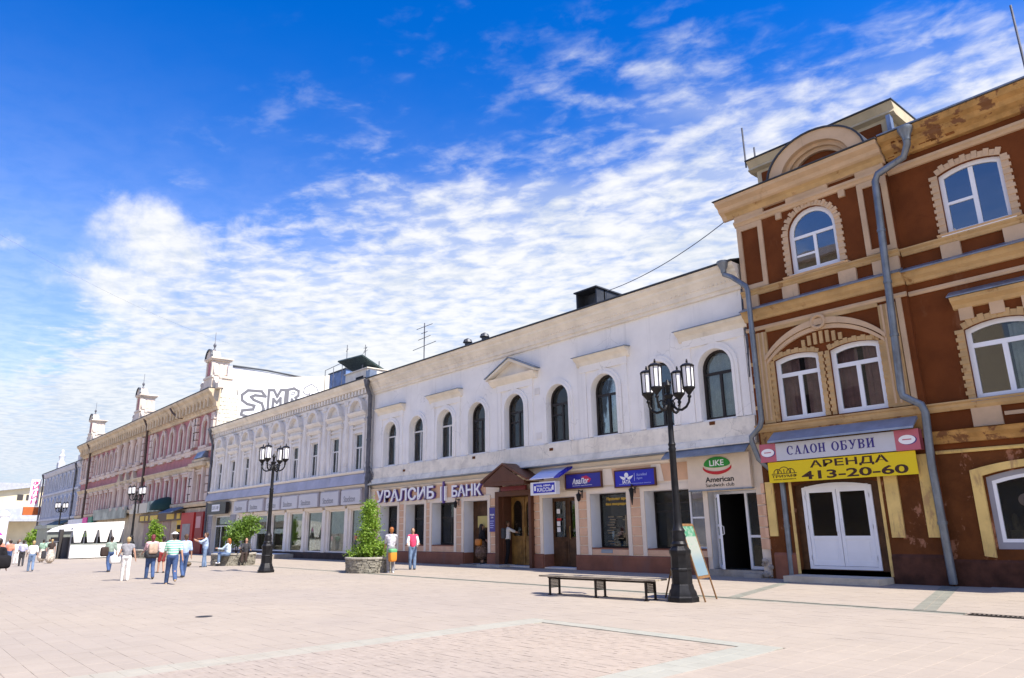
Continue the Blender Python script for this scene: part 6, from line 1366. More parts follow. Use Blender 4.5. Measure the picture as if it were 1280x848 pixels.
# ================================================================== planters and shrubs
M_STN = mat('grey_planter_stone', (.30, .28, .23), .9, .25, 4, .6, 18); M_SOIL = flat('soil', (.05, .035, .025), .95)
def planter(label, x, y, r, h):
    t = thing('planter', label, 'planter', (x, y, 0), 'round stone planters'); s = MB(); rn = random.Random(int(x * 10)); n = 9; ch = (h - .08) / n
    for k in range(n):
        m_ = 26; ph = rn.uniform(0, 1); a = 0; angs = []
        for q in range(m_): angs.append((q + rn.uniform(-.22, .22)) * 2 * pi / m_ + ph)
        for q in range(m_):
            a0, a1 = angs[q] + .012, (angs[q + 1] if q + 1 < m_ else angs[0] + 2 * pi) - .012; ro = r + rn.uniform(-.02, .025); ri = r - .2; z0, z1 = k * ch + .006, (k + 1) * ch - .006
            P = [(ro * cos(a0), ro * sin(a0)), (ro * cos(a1), ro * sin(a1)), (ri * cos(a1), ri * sin(a1)), (ri * cos(a0), ri * sin(a0))]
            s.prism(P, lambda p: (x + p[0], y + p[1], z1), lambda p: (x + p[0], y + p[1], z0))
    o = s.build('stone_courses', M_STN, t); o['kind'] = 'stuff'
    MB().lathe([(r + .03, h - .08), (r + .04, h - .04), (r + .03, h), (r - .22, h), (r - .23, h - .07)], (x, y, 0), 32).build('coping', mat('pale_coping', (.42, .39, .33), .9, .2, 4, .4), t)
    MB().lathe([(r - .04, 0), (r - .04, h - .1), (r - .21, h - .05)], (x, y, 0), 24).build('soil', M_SOIL, t); return t
def leafm(name, a, b):
    m = bpy.data.materials.new(name); m.use_nodes = True; T = NT(m.node_tree); T.n.clear(); o = T.node('ShaderNodeOutputMaterial')
    pr = T.node('ShaderNodeBsdfPrincipled'); tl = T.node('ShaderNodeBsdfTranslucent'); mx = T.node('ShaderNodeMixShader'); mx.inputs[0].default_value = .38
    pos = T.node('ShaderNodeNewGeometry').outputs['Position']; rn = T.node('ShaderNodeTexWhiteNoise'); T.l.new(T.vm('FLOOR', T.scale_vec(pos, (14, 14, 14))), rn.inputs[0])
    c = T.mix(rn.outputs[0], a, b); T.l.new(c, pr.inputs['Base Color']); pr.inputs['Roughness'].default_value = .5; T.l.new(T.mix(.5, c, (.25, .40, .03)), tl.inputs[0])
    T.l.new(pr.outputs[0], mx.inputs[1]); T.l.new(tl.outputs[0], mx.inputs[2]); T.l.new(mx.outputs[0], o.inputs[0]); return m
M_LEAF = leafm('bright_leaf', (.13, .25, .018), (.30, .44, .06)); M_LEAFD = leafm('mid_leaf', (.09, .18, .025), (.21, .33, .05)); M_BARK = mat('bark', (.10, .07, .05), .9, .3, 6, .5)
def shrub(name, label, cat, x, y, z0, blobs, nleaf, size, lm, seed, group=None):
    t = thing(name, label, cat, (x, y, z0), group); rn = random.Random(seed); s = MB(); tot = sum(b[3] * b[3] * b[4] for b in blobs)
    for (bx, by, bz, br, bh) in blobs:
        cl_n = max(4, int(nleaf / 26 * br * br * bh / tot))
        for c in range(cl_n):
            while True:
                p = Vector((rn.uniform(-1, 1), rn.uniform(-1, 1), rn.uniform(-1, 1)))
                if .35 < p.length < 1.05: break
            cx_, cy_, cz_ = x + bx + p.x * br, y + by + p.y * br, z0 + bz + p.z * bh; sc = rn.uniform(.10, .2) * (1 + br * .6)
            for l in range(26):
                q = Vector((rn.gauss(0, 1), rn.gauss(0, 1), rn.gauss(0, .8))) * sc * .62; c_ = Vector((cx_, cy_, cz_)) + q
                if c_.z < z0: continue
                n_ = Vector((rn.gauss(0, 1), rn.gauss(0, 1), rn.gauss(.5, 1))).normalized(); u_ = n_.orthogonal().normalized(); u_.rotate(Matrix.Rotation(rn.uniform(0, 6.28), 3, n_)); v_ = n_.cross(u_); L = size * rn.uniform(.6, 1.3)
                s.face([c_ - u_ * L, c_ - v_ * L * .5 + n_ * L * .12, c_ + u_ * L, c_ + v_ * L * .5 + n_ * L * .12])
    s.build('foliage', lm, t)
    s = MB()
    for (bx, by, bz, br, bh) in blobs:
        top = (x + bx, y + by, z0 + bz + bh * .5); s.tube([(x + bx * .3, y + by * .3, z0 - .05), (x + bx * .7, y + by * .7, z0 + bz * .5), top], [.035, .025, .01], 6)
        for k in range(5): a = rn.uniform(0, 6.28); zz = z0 + bz + rn.uniform(-.6, .4) * bh; s.tube([(x + bx * .8, y + by * .8, zz - .15), (x + bx + cos(a) * br * .7, y + by + sin(a) * br * .7, zz + .15)], [.014, .005], 5)
    s.build('stems', M_BARK, t); return t
planter('round stone planter holding the tall dense bright shrub', -27.5, 16.05, 1.0, .62)
shrub('shrub', 'tall dense bright green shrub in the planter beside the white building', 'shrub', -27.6, 16.05, .55, [(0, 0, 1.0, .38, .85), (.30, .1, .35, .52, .30), (-.06, .05, 1.75, .34, .5), (-.02, 0, 2.1, .28, .3), (-.3, -.2, .30, .45, .25)], 7000, .055, M_LEAF, 1)
planter('round stone planter with two women seated on its edge', -40.9, 15.3, 1.15, .62)
shrub('shrub', 'loose spreading light green shrub behind the two seated women', 'shrub', -41.0, 15.5, .6, [(0, 0, 1.1, .6, .6), (.35, .4, 1.45, .55, .45), (-.5, .0, .8, .45, .4), (.5, .5, 1.85, .3, .3)], 4200, .07, M_LEAFD, 2)
planter('round stone planter far off beside the white cafe tent', -60.8, 16.6, 1.3, .6)
shrub('shrub', 'bushy bright green shrub next to the third lamp post', 'shrub', -61.0, 16.6, .55, [(0, 0, .9, .5, .8), (.1, 0, 1.7, .4, .5)], 2600, .08, M_LEAF, 3)
shrub('shrub', 'distant bright green bush between the walkers at far left', 'shrub', -100, 14.4, 0.0, [(0, 0, 1.6, 1.0, .9), (.3, 0, 2.2, .7, .6), (0, 0, .7, .8, .7)], 1900, .14, M_LEAF, 4)
shrub('shrub', 'distant pale green bush at the left edge of the street', 'shrub', -110, 6.6, 0.0, [(0, 0, 1.6, 1.5, 1.2), (.5, .6, 1.0, 1.2, .8)], 2200, .16, M_LEAFD, 5)
shrub('shrub', 'small dark green bush by the far lamp post', 'shrub', -93, 17.6, 0.0, [(0, 0, 1.2, .8, 1.2)], 1500, .13, M_LEAFD, 6)
# ivy on the corner of the red building
# ================================================================== cafe tent, bins, far bits
ct = thing('cafe_tent', 'long white cafe tent with pointed curtains over a low white barrier', 'tent', (-64, 13.3, 0))
M_CANV = mat('white_canvas', (.78, .77, .74), .8, .04, 1, .1)
X0, X1, Ya, Yb = -74, -63.8, 11.45, 15.0
s = MB(); s.prism([(Ya - .1, 2.05), (Yb, 2.15), (Yb, 2.75), (Ya + 1.2, 2.65), (Ya + .3, 2.35)], lambda p: (X1, p[0], p[1]), lambda p: (X0, p[0], p[1])); s.build('canopy', M_CANV, ct)
n = 4
for k in range(n + 1):
    y = Ya + (Yb - Ya) * k / n; MB().tube([(X1 - .1, y, 0), (X1 - .1, y, 2.3)], .05, 6).build('post', M_PIPED, ct)
for k in range(n):
    ya, yb_ = Ya + (Yb - Ya) * k / n + .06, Ya + (Yb - Ya) * (k + 1) / n - .06; ym = (ya + yb_) / 2
    MB().prism([(ya, 2.1), (yb_, 2.15), (yb_ - .17, 1.2), (ya + .17, 1.2)], lambda p: (X1 + .02, p[0], p[1]), lambda p: (X1 - .03, p[0], p[1])).build('curtain', M_CANV, ct)
    MB().box(X1 - .04, X1 + .04, ya - .05, yb_ + .05, .06, 1.02).build('barrier_panel', M_CANV, ct)
MB().box(X1 - .06, X1 + .06, Ya, Yb, 1.02, 1.1).build('barrier_rail', mat('grey_green_rail', (.3, .33, .3), .6), ct)
MB().box(X0, X1 - .5, Ya + .3, Yb, .02, 1.6).build('dim_interior', M_DARK, ct)
bi = thing('litter_bin', 'grey boxy litter bin with a dark post left of the cafe tent', 'bin', (-66.5, 11.0, 0)); MB().box(-67, -66.2, 10.4, 11.0, .05, 1.25).build('bin_body', mat('bin_grey', (.33, .33, .33), .6), bi); MB().box(-66.9, -66.3, 11.1, 11.35, 0, 2.2).build('post', M_DARK, bi); MB().box(-67.05, -66.15, 10.35, 11.05, 1.25, 1.32).build('lid', M_PIPED, bi)
cf = thing('kiosk', 'small dark glass kiosk with white canopy behind the litter bin', 'kiosk', (-80, 12, 0)); MB().box(-86, -80, 12.4, 14.4, 0, 2.4).build('kiosk_body', mat('kiosk_glass', (.20, .22, .2), .3), cf); MB().box(-86.4, -79.6, 12.2, 14.8, 2.4, 2.7).build('kiosk_roof', MATS['kiosk_glass'], cf)
um = thing('parasol', 'magenta parasol over the walkers at the far left', 'parasol', (-75, 8.2, 0)); MB().tube([(-75, 7.4, 0), (-75, 7.4, 2.2)], .04, 6).build('pole', M_PIPED, um); MB().lathe([(1.0, 0), (.98, .06), (.5, .5), (.03, .75)], (-75, 7.4, 1.85), 10).build('canopy', flat('magenta_canvas', (.70, .04, .35), .6), um)
pr = MB(); rnd = random.Random(8); pr.ell((-41.5, 13.0, .12), (.42, .26, .14), 12, 6); pr.tube([(-41.8, 12.95, .22), (-41.5, 12.9, .34), (-41.2, 12.95, .22)], .03, 6); tag(pr.build('instrument_bag', mat('brown_bag', (.13, .10, .065), .8, .3, 8), None, smooth=60), 'brown bag lying on the paving in front of the musician', 'bag')
# ================================================================== roof antennas and wires
def antenna(label, x, y, z0, z1, bars):
    t = thing('antenna', label, 'antenna', (x, y, z0)); MB().tube([(x, y, z0), (x, y, z1)], .035, 6).build('mast', M_PIPED, t)
    for (z, hw, dz_) in bars: MB().tube([(x - hw, y, z - dz_), (x + hw, y, z + dz_)], .022, 5).build('antenna_bar', M_PIPED, t)
antenna('tall television antenna with three crossbars on the white roof', -36.9, 25, 12.0, 14.75, [(14.5, .9, .0), (13.75, .7, .02), (13.2, 1.3, .05), (14.1, .35, 0)])
antenna('thin mast antenna above the graffiti wall', -60.5, 34, 12, 19.6, [(19.3, .35, 0), (18.9, .45, .1), (19.1, .3, .2)])
antenna('short roof pipe antenna left of the thin mast', -64.5, 34, 12, 18.9, [(18.8, .25, 0)])
antenna('short mast antenna beside the blue roof shed', -58.6, 31, 12, 18.7, [(18.2, .2, .1)])
antenna('tall thin whip antenna on the attic of the brown building', -12.3, 23, 14.9, 16.6, [(16.0, .03, 0)])
antenna('short whip antenna on the attic of the brown building', -12.0, 23.2, 14.9, 15.7, [(15.6, .03, 0)])
antenna('upright pole rising above the eaves of the brown building', -3.4, 23.2, 13.2, 16.6, [(16.5, .03, 0)])
def cable(label, a, b, sag, r=.018):
    a, b = Vector(a), Vector(b); pts = [a.lerp(b, k / 14) - Vector((0, 0, sag * 4 * (k / 14) * (1 - k / 14))) for k in range(15)]
    tag(MB().tube(pts, r, 5).build('overhead_cable', M_PIPED), label, 'cable')
cable('thin black cable from the roof dormer up to the brown building', (-20.4, 24, 12.3), (-12.4, 22.5, 13.1), .35)
cable('long thin wire crossing high over the street', (-64, 22, 18.5), (-30, -9, 17.5), 1.2, .004)
# ================================================================== people
REMESH = []
def blob(name, mb, material, parent, voxel, smooth_it=3):
    o = mb.build(name, material, parent)
    md = o.modifiers.new('join', 'REMESH'); md.mode = 'VOXEL'; md.voxel_size = voxel; md.use_smooth_shade = True
    sm = o.modifiers.new('soften', 'SMOOTH'); sm.iterations = smooth_it; sm.factor = .5
    REMESH.append(o); return o
M_SKIN = mat('skin', (.46, .27, .19), .55, .06, 8, 0); M_SKINT = mat('tanned_skin', (.36, .19, .12), .55, .06, 8, 0)
M_EYE = flat('dark_eye', (.02, .015, .012), .3); M_LIP = flat('lip', (.30, .09, .08), .5)
HAIR = {'red': flat('auburn_hair', (.20, .05, .02), .6), 'orange': flat('copper_hair', (.32, .11, .03), .6), 'dark': flat('dark_hair', (.025, .016, .012), .55), 'brown': flat('brown_hair', (.08, .045, .025), .6), 'blond': flat('blond_hair', (.42, .30, .14), .6), 'burgundy': flat('burgundy_hair', (.14, .02, .03), .6)}
def cloth(name, c, var=.16): return mat(name, c, .85, var, 6, .9, 9)
def stripes(name, a, b, freq):
    m = bpy.data.materials.new(name); m.use_nodes = True; T = NT(m.node_tree); bs = m.node_tree.nodes['Principled BSDF']; bs.inputs['Roughness'].default_value = .85
    sp_ = T.node('ShaderNodeSeparateXYZ'); T.l.new(T.node('ShaderNodeNewGeometry').outputs['Position'], sp_.inputs[0])
    w = T.m('SINE', T.m('MULTIPLY', sp_.outputs[2], freq)); T.l.new(T.mix(T.ramp(w, -.1, .15), a, b), bs.inputs['Base Color']); return m
def person(label, x, y, h, face, top, bottom, hair='dark', sleeves=.5, legs='trousers', stride=0.0, arms=((.1, .12, .25), (-.1, .12, .25)), skin=None, shoes=None, hairlen=0, hat=None, sit=False, lean=0.0, z=0.0, legcover=1.0, fat=1.0, vox=None, group=None):
    """face: degrees, 0 = +X, counter-clockwise. arms: (swing forward, out, elbow bend) for the left and the right arm"""
    sc = h / 1.75; skin = skin or M_SKIN; shoes = shoes or flat('dark_shoe', (.03, .025, .022), .5)
    a = radians(face); f = Vector((cos(a), sin(a), 0)); r = Vector((sin(a), -cos(a), 0)); base = Vector((x, y, z)); vox = vox or .017 * sc
    t = thing('person', label, 'person', (x, y, z), group)
    Zp = .50 if sit else .95; drop = 0 if sit else (.03 * abs(stride) * 2)
    def P(rx, fy, uz):
        fy2 = fy + (max(0, uz - Zp) * sin(lean)); return base + (r * rx + f * fy2 + Vector((0, 0, 1)) * (uz - drop)) * sc
    R = lambda v: v * sc
    M3 = Matrix((r, f, Vector((0, 0, 1)))).transposed()
    body, shirt, pants, shoe, hairm = MB(), MB(), MB(), MB(), MB()
    up_ = Zp - .95
    def E(mb, c, rad): mb.ell(P(*c), tuple(R(q) for q in rad), 14, 9, M3)
    for mb, g in ((body, 0), (shirt, .018)):
        E(mb, (0, 0, 1.27 + up_), ((.165 + g) * fat, (.105 + g) * fat, .20 + g)); mb.cap(P(0, 0, 1.02 + up_), P(0, 0, 1.2 + up_), R((.125 + g) * fat), R((.13 + g) * fat), 12); E(mb, (0, -.005, 1.08 + up_), ((.145 + g) * fat, (.115 + g) * fat, .16))
        for sx in (-1, 1): mb.cap(P(sx * .06, 0, 1.42 + up_), P(sx * .17, 0, 1.405 + up_), R(.06 + g), R(.055 + g), 10)
    for mb, g in ((body, 0), (pants, .016)):
        E(mb, (0, -.01, .96 + up_), ((.15 + g) * fat, (.115 + g) * fat, .13 + g * .5))
    body.cap(P(0, 0, 1.42 + up_), P(0, .01, 1.53 + up_), R(.058), R(.052), 10)
    hd = lambda rx, fy, uz: P(rx, fy, uz + up_)
    body.ell(hd(0, .015, 1.635), tuple(R(q) for q in (.073, .092, .112)), 16, 12, M3); body.ell(hd(0, .045, 1.575), tuple(R(q) for q in (.05, .055, .055)), 12, 8, M3)
    body.ell(hd(0, .108, 1.615), tuple(R(q) for q in (.015, .022, .026)), 8, 6, M3)
    for sx in (-1, 1): body.ell(hd(sx * .075, .0, 1.625), tuple(R(q) for q in (.012, .022, .034)), 8, 6, M3)
    # legs
    for sx, sg in ((-1, 1), (1, -1)):
        hip = (sx * .085, 0, .92 + up_)
        if sit: knee = (sx * .10, .44, .50); ank = (sx * .10, .50 + .06 * sx, .09)
        else:
            s_ = stride * sg; ka = s_ * .42; kn = (sx * .09, .44 * sin(ka + (.12 if s_ < 0 else .05) * abs(s_) * 2), .92 - .44 * cos(ka)); bend = (.75 if s_ < 0 else .05) * abs(s_)
            knee = kn; sa = ka - bend; ank = (sx * .085, kn[1] + .42 * sin(sa), kn[2] - .42 * cos(sa))
        body.cap(P(*hip), P(*knee), R(.082 * fat), R(.055), 12); body.cap(P(*knee), P(*ank), R(.054), R(.038), 12)
        E(body, ((knee[0] + ank[0]) / 2, knee[1] * .62 + ank[1] * .38 - .012, knee[2] * .62 + ank[2] * .38), (.042, .042, .10))
        ft = (ank[0] + sx * .015, ank[1] + .14, max(.035, ank[2] - .055)); heel = (ank[0], ank[1] - .045, max(.035, ank[2] - .05))
        body.cap(P(*heel), P(*ft), R(.032), R(.028), 8); shoe.cap(P(*heel), P(*ft), R(.045), R(.040), 10); shoe.cap(P(ank[0], ank[1], ank[2] - .02), P(*heel), R(.046), R(.045), 8)
        if legs in ('trousers', 'shorts'):
            if legcover >= .99: pants.cap(P(*hip), P(*knee), R(.100 * fat), R(.075), 12); pants.cap(P(*knee), P(ank[0], ank[1], ank[2] - .01), R(.080), R(.066), 12)
            else:
                e = Vector(hip).lerp(Vector(knee), min(1, legcover * 2)); pants.cap(P(*hip), P(*e), R(.102 * fat), R(.088), 12)
                if legcover > .5: e2 = Vector(knee).lerp(Vector(ank), (legcover - .5) * 2); pants.cap(P(*knee), P(*e2), R(.074), R(.066), 12)
    if legs == 'skirt':
        pr = []; zb = .92 - .84 * legcover
        for k in range(9): q = k / 8; pr.append((R(.15 + .17 * q ** .8), q))
        for k in range(8):
            (r0, q0), (r1, q1) = pr[k], pr[k + 1]; pants.cap(P(0, 0, .95 - (.95 - zb) * q0), P(0, 0, .95 - (.95 - zb) * q1), r0, r1, 20)
    # arms with hands
    hands = {}
    for sx, (sw, outw, bend) in ((-1, arms[0]), (1, arms[1])):
        sh = Vector((sx * .19, 0, 1.40 + up_)); d1 = Vector((sx * sin(outw), sin(sw) * cos(outw), -cos(sw) * cos(outw))).normalized(); el = sh + d1 * .29
        inn = 0.0 if bend < 1.2 else -.35 * sx
        d2 = Vector((d1.x + inn, sin(sw + bend) * cos(outw), -cos(sw + bend) * cos(outw))).normalized(); wr = el + d2 * .25
        body.cap(P(*sh), P(*el), R(.047), R(.039), 10); body.cap(P(*el), P(*wr), R(.040), R(.027), 10)
        hc = wr + d2 * .05; hands[sx] = P(*(wr + d2 * .08)); side = Vector((0, 1, 0)) if abs(d2.y) < .8 else Vector((0, 0, 1)); ax_ = side.cross(d2).normalized(); sd = d2.cross(ax_).normalized()
        body.cap(P(*wr), P(*(wr + d2 * .075)), R(.026), R(.030), 8)
        for q, ln in ((-.024, .065), (-.008, .078), (.008, .075), (.024, .06)):
            b0 = wr + d2 * .085 + sd * q; b1 = b0 + d2 * ln * .55 + ax_ * .004 * sx; b2 = b1 + d2 * ln * .4 - ax_ * .016 * sx; body.cap(P(*b0), P(*b1), R(.0095), R(.009), 6); body.cap(P(*b1), P(*b2), R(.009), R(.008), 6)
        b0 = wr + d2 * .03 + sd * .026; b1 = b0 + (d2 * .6 + sd * .8).normalized() * .055; body.cap(P(*b0), P(*b1), R(.012), R(.009), 6)
        if sleeves > 0:
            e = sh.lerp(el, min(1, sleeves * 2)); shirt.cap(P(*sh), P(*e), R(.066), R(.060), 10)
            if sleeves > .5: e2 = el.lerp(wr, (sleeves - .5) * 2); shirt.cap(P(*el), P(*e2), R(.058), R(.046), 10)
    # hair
    hairm.ell(hd(0, -.018, 1.665), tuple(R(q) for q in (.090, .100, .095)), 14, 10, M3); hairm.ell(hd(0, -.045, 1.62), tuple(R(q) for q in (.080, .065, .10)), 12, 8, M3)
    if hairlen: hairm.cap(hd(0, -.055, 1.60), hd(0, -.07, 1.60 - hairlen), R(.085), R(.06), 12)
    b = blob('body', body, skin, t, vox * .85, 2)
    blob('hair', hairm, HAIR[hair], t, vox, 2); blob('shirt', shirt, top, t, vox, 3)
    if legs: blob('skirt' if legs == 'skirt' else ('shorts' if legcover < .6 else 'trousers'), pants, bottom, t, vox, 3)
    blob('shoes', shoe, shoes, t, vox, 2)
    for sx in (-1, 1): MB().ell(hd(sx * .030, .098, 1.645), R(.011), 8, 6).build('eye', M_EYE, b)
    MB().ell(hd(0, .099, 1.572), (R(.022), R(.008), R(.006)), 8, 5, ).build('mouth', M_LIP, b)
    if hat:
        q = MB(); q.ell(hd(0, -.005, 1.705), tuple(R(v) for v in (.092, .105, .065)), 14, 8, M3); q.lathe([(R(.10), 0), (R(.135), -R(.005)), (R(.135), R(.004)), (R(.10), R(.012))], hd(0, .02, 1.70), 16); q.build('hat', hat, t, smooth=60)
    t_h = hands; return t, P, R, M3, t_h
def sbox(mb, c, rad, seg=16, rings=10, e=.45):
    """soft box: a superellipsoid"""
    n0 = len(mb.v); mb.ell((0, 0, 0), 1.0, seg, rings)
    sp = lambda v: math.copysign(abs(v) ** e, v)
    for k in range(n0, len(mb.v)):
        x, y, z = mb.v[k]; l = sqrt(x * x + y * y) or 1e-6; za = sp(z); la = abs(l) ** e
        mb.v[k] = (c[0] + rad[0] * la * sp(x / l), c[1] + rad[1] * la * sp(y / l), c[2] + rad[2] * za)
def bag(name, label, c, rad, m, strap=None, cat='bag'):
    q = MB(); sbox(q, c, rad); o = tag(q.build(name, m, None, smooth=60), label, cat)
    if strap: MB().tube(strap, .012, 5).build('strap', m, o)
    return o
JEANS = cloth('blue_denim', (.055, .095, .21)); JEANL = cloth('light_denim', (.16, .23, .36)); WHT = cloth('white_cotton', (.72, .71, .70), .06); BLKC = cloth('black_cloth', (.014, .013, .015)); DARKB = cloth('dark_brown_cloth', (.05, .035, .03)); GREYC = cloth('grey_cloth', (.26, .26, .28)); LBLUE = cloth('light_blue_cotton', (.38, .48, .66)); PINKC = cloth('pale_pink_cotton', (.62, .40, .42)); CORAL = cloth('coral_cotton', (.66, .24, .16)); SAGE = cloth('sage_green_cotton', (.26, .33, .28)); CHAR = cloth('charcoal_cloth', (.05, .05, .055))
FLORAL = mat('floral_print', (.55, .48, .40), .85, .5, 16, 0); PATT = mat('patterned_skirt_print', (.16, .10, .07), .85, .9, 18, 0)
STRIPE = stripes('mint_stripes', (.16, .50, .36), (.60, .72, .66), 78)
WSH = flat('white_shoe', (.70, .70, .70), .6)
W = (.25, .12, .3), (-.35, .14, .35)
# group walking away in the middle of the street
person('man in mint striped polo shirt, jeans and white cap striding away', -27.2, 8.05, 1.78, 172, STRIPE, JEANS, 'dark', .42, stride=.75, arms=((.3, .16, .35), (-.4, .2, .4)), shoes=flat('tan_shoe', (.35, .25, .15), .6), hat=WHT, fat=1.12)
p = person('woman in grey patterned vest and white trousers seen from behind', -30.95, 7.5, 1.62, 172, GREYC, WHT, 'blond', .15, stride=.4, arms=((.2, .25, .5), (-.2, .25, .3)), shoes=WSH, fat=1.05); hb = p[4][-1]
bag('handbag', 'large white handbag on the arm of the woman in white trousers', hb + Vector((0, 0, -.02)), (.13, .24, .15), WHT, [hb + Vector((0, -.15, .1)), hb + Vector((0, 0, .34)), hb + Vector((0, .15, .1))])
p = person('woman with burgundy hair in pale pink blouse and blue jeans', -31.15, 8.42, 1.70, 175, PINKC, JEANS, 'burgundy', .6, stride=.45, arms=((.5, .15, .6), (.5, .15, .6)), fat=1.18, hairlen=.05)
bag('backpack', 'small beige backpack worn by the woman in the pale pink blouse', p[1](0, -.19, 1.2), (.12, .17, .2), cloth('beige_canvas', (.46, .34, .26)))
bag('jacket', 'dark jacket tied round the waist of the woman in pink', p[1](0, -.03, .98), (.21, .25, .15), CHAR, cat='jacket')
person('bare-legged woman in white blouse and dark red shorts', -35.7, 10.1, 1.58, 185, WHT, cloth('dark_red_cotton', (.22, .035, .035)), 'dark', .8, legs='shorts', legcover=.36, stride=.3, skin=M_SKIN)
p = person('man in light blue shirt and jeans half hidden by the striped polo', -31.0, 9.62, 1.70, 180, LBLUE, JEANS, 'brown', .5, stride=-.5, arms=((.3, .15, .5), (-.2, .15, .4)))
p = person('man in sage green shirt and denim looking down the street', -39.0, 8.72, 1.64, 185, SAGE, JEANS, 'dark', .55, stride=-.5, arms=((.2, .2, .3), (-.1, .2, .3)))
bag('shoulder_bag', 'dark shoulder bag carried by the man in sage green', p[1](-.30, -.02, 1.02), (.14, .17, .22), DARKB, [p[1](-.28, 0, 1.1), p[1](-.05, -.02, 1.45), p[1](.12, .05, 1.2)])
# the musician and the two on the planter
p = person('musician in light blue shirt and jeans playing a violin', -39.6, 13.3, 1.74, 250, LBLUE, JEANL, 'brown', .7, arms=((1.1, .35, .9), (.8, .3, 1.2)), stride=.12)
v = thing('violin', 'brown violin held under the chin of the musician', 'violin', tuple(p[1](-.1, .2, 1.45))); M_VIO = flat('violin_varnish', (.22, .07, .02), .3)
q = MB(); q.ell(p[1](-.10, .22, 1.45), (.10, .17, .04), 12, 6); q.ell(p[1](-.17, .36, 1.43), (.08, .11, .035), 12, 6); q.build('violin_body', M_VIO, v, smooth=60); MB().tube([p[1](-.18, .40, 1.43), p[1](-.32, .66, 1.42)], .015, 6).build('violin_neck', M_BLKM, v); MB().tube([p[1](.28, .30, 1.30), p[1](-.3, .42, 1.52)], .008, 5).build('bow', M_VIO, v)
person('copper-haired woman in pale blue jacket and light jeans sitting on the planter edge', -39.75, 14.55, 1.75, 220, cloth('pale_blue_jacket', (.50, .62, .72)), JEANL, 'orange', .95, sit=True, arms=((.8, .1, .9), (.7, .1, 1.0)), hairlen=.14, shoes=WSH, z=.12)
person('dark-haired woman in charcoal and pink sitting on the right of the planter', -39.85, 15.55, 1.75, 330, CHAR, DARKB, 'dark', .9, sit=True, arms=((.6, .2, .8), (.7, .1, 1.0)), hairlen=.2, z=.12)
# by the bank
p = person('copper-haired woman in white and grey top standing by the tall shrub', -26.15, 16.25, 1.82, 160, mat('grey_white_print', (.48, .47, .52), .85, .35, 9, 0), GREYC, 'orange', .55, arms=((.55, -.02, .3), (.55, -.02, .3)), shoes=WSH, stride=.12, fat=1.05)
o = bag('shopping_bag', 'white green and orange shopping bag behind the copper-haired woman', p[1](0.02, -.22, .66), (.13, .16, .24), flat('orange_bag', (.66, .25, .03), .5)); q = MB(); sbox(q, p[1](.02, -.22, .84), (.135, .165, .09)); q.build('green_band', flat('green_bag_print', (.12, .36, .16), .5), o, smooth=60)
person('woman in pink top, white cardigan and blue jeans looking up', -27.5, 18.2, 1.78, -30, mat('pink_top', (.66, .06, .14), .85, .08, 8, 0), JEANL, 'brown', 0, arms=((.35, .12, 1.0), (.35, .12, 1.0)), hairlen=.10, stride=.15)
cg = person  # cardigan below as its own garment of that woman
wcard = [o for o in bpy.data.objects if o.name.startswith('person') and 'white cardigan' in o.get('label', '')][0]
q = MB(); a = radians(-30); f_ = Vector((cos(a), sin(a), 0)); r_ = Vector((sin(a), -cos(a), 0)); B_ = Vector((-27.5, 18.2, 0)); S_ = 1.78 / 1.75
Pq = lambda rx, fy, uz: B_ + (r_ * rx + f_ * fy + Vector((0, 0, uz))) * S_
for sx in (-1, 1): q.cap(Pq(sx * .155, -.02, 1.0), Pq(sx * .15, -.01, 1.38), .085, .07, 10); q.cap(Pq(sx * .16, 0, 1.41), Pq(sx * .225, .10, 1.15), .066, .06, 10); q.cap(Pq(sx * .225, .10, 1.13), Pq(sx * .2, .29, 1.03), .056, .045, 10)
q.cap(Pq(0, -.075, 1.0), Pq(0, -.06, 1.4), .11, .08, 12); blob('cardigan', q, WHT, wcard, .018)
p = person('man in white T-shirt and black trousers pulling the portal door handle', -25.75, 22.25, 1.98, 75, WHT, BLKC, 'brown', .4, arms=((.15, .12, .2), (1.15, .25, .25)), stride=.2, z=.08)
bag('backpack', 'grey backpack on the back of the man in the white T-shirt', p[1](0, -.19, 1.24), (.15, .12, .25), cloth('grey_nylon', (.07, .075, .085)))
p = person('woman in black top and patterned skirt standing in the doorway', -27.75, 22.35, 1.86, 70, BLKC, PATT, 'dark', .6, legs='skirt', legcover=.52, arms=((.3, .2, 1.0), (.2, .2, .4)), hairlen=.25, z=.06)
bag('handbag', 'orange handbag of the woman in the doorway', p[1](.12, -.20, .95), (.20, .10, .16), flat('orange_leather', (.52, .17, .02), .5))
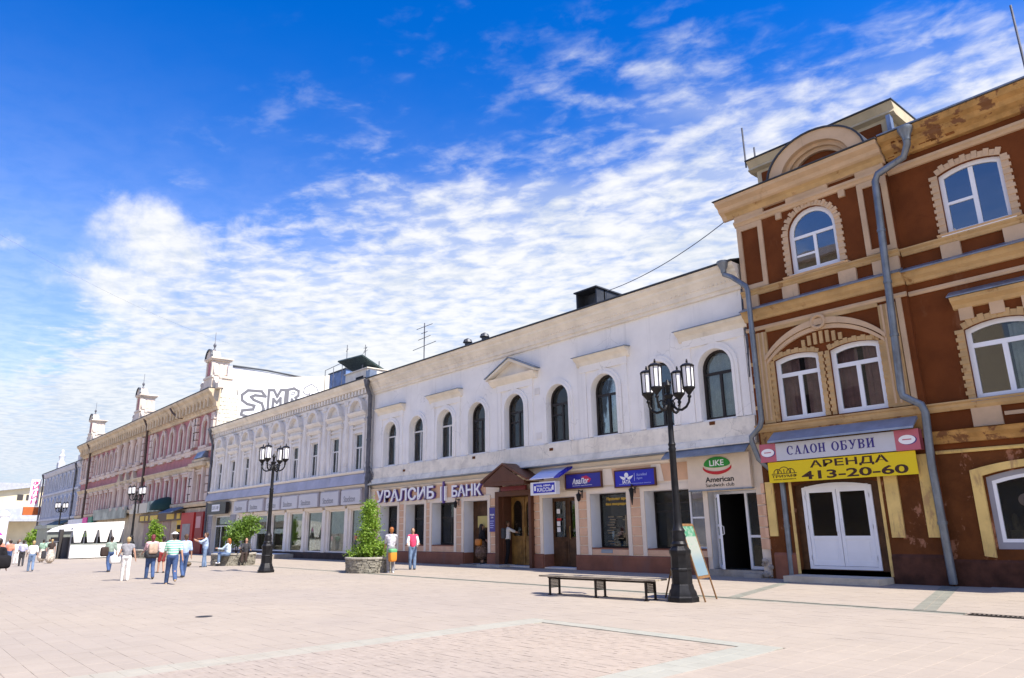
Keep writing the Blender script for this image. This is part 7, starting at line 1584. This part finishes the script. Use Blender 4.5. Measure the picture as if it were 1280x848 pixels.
# far left
V = .026
person('man in white shirt and jeans walking away at far left', -43.7, 6.25, 1.50, 178, WHT, JEANL, 'blond', .6, stride=.45, arms=W, vox=V); bag('shoulder_bag', 'dark shoulder bag beside the man in white shirt and jeans', (-43.6, 6.72, .78), (.12, .1, .2), CHAR)
person('man in lilac shirt and dark trousers walking away', -52.2, 6.95, 1.50, 178, cloth('lilac_cotton', (.44, .44, .64)), CHAR, 'dark', .5, stride=.4, arms=W, vox=V)
person('woman in coral top and jeans at the left edge', -54.6, 6.6, 1.50, 180, CORAL, JEANS, 'dark', .5, stride=.3, arms=W, vox=V)
person('woman in white blouse and white trousers among the far walkers', -56.5, 7.2, 1.45, 180, WHT, WHT, 'brown', .5, stride=.3, arms=W, vox=V)
person('woman in brown top and pale floral skirt near the kiosk', -55.6, 8.95, 1.50, 170, DARKB, FLORAL, 'blond', .3, legs='skirt', legcover=.7, arms=W, vox=V, skin=M_SKINT)
person('woman in green and white top walking beside the floral skirt', -58.4, 8.9, 1.50, 170, cloth('green_white_print', (.30, .45, .34), .4), FLORAL, 'dark', .5, legs='skirt', legcover=.65, stride=.2, arms=W, vox=V)
p = person('passer-by in dark clothes striding out of the left edge', -27.75, 3.05, 1.68, 200, BLKC, BLKC, 'dark', .9, legs='shorts', legcover=.30, stride=-.9, arms=W, skin=M_SKINT)
bag('shoulder_bag', 'black bag swinging at the left edge passer-by', p[1](.05, -.30, 1.02), (.24, .20, .20), BLKC)
for (lab, x, y, h, fc, tp, bt, hr, st) in (
        ('man in coral T-shirt and jeans far down the street', -66.0, 7.4, 1.5, 178, CORAL, JEANS, 'dark', .4), ('woman in pale pink blouse and white trousers far down the street', -69.5, 8.3, 1.45, 182, PINKC, WHT, 'brown', .3),
        ('man in grey shirt and dark trousers far down the street', -73.0, 9.4, 1.5, 0, GREYC, CHAR, 'dark', -.4), ('man in sage shirt standing beside the litter bin', -64.5, 10.2, 1.5, 200, SAGE, GREYC, 'brown', .1),
        ('woman in lilac top and jeans among the farthest walkers', -80.0, 8.6, 1.5, 178, MATS['lilac_cotton'], JEANL, 'blond', .4), ('man in light blue shirt among the farthest walkers', -84.0, 10.0, 1.5, 2, LBLUE, JEANS, 'dark', -.3)):
    person(lab, x, y, h, fc, tp, bt, hr, .5, stride=st, arms=W, vox=.03)
# ------------------------------------------------------------------ turn the remeshed bodies and garments into plain meshes
bpy.context.view_layer.update()
dg = bpy.context.evaluated_depsgraph_get()
for o in REMESH:
    me = bpy.data.meshes.new_from_object(o.evaluated_get(dg)); me.name = o.name; m_ = o.data.materials[0]; o.modifiers.clear(); o.data = me
    if not me.materials: me.materials.append(m_)
    me.shade_smooth()
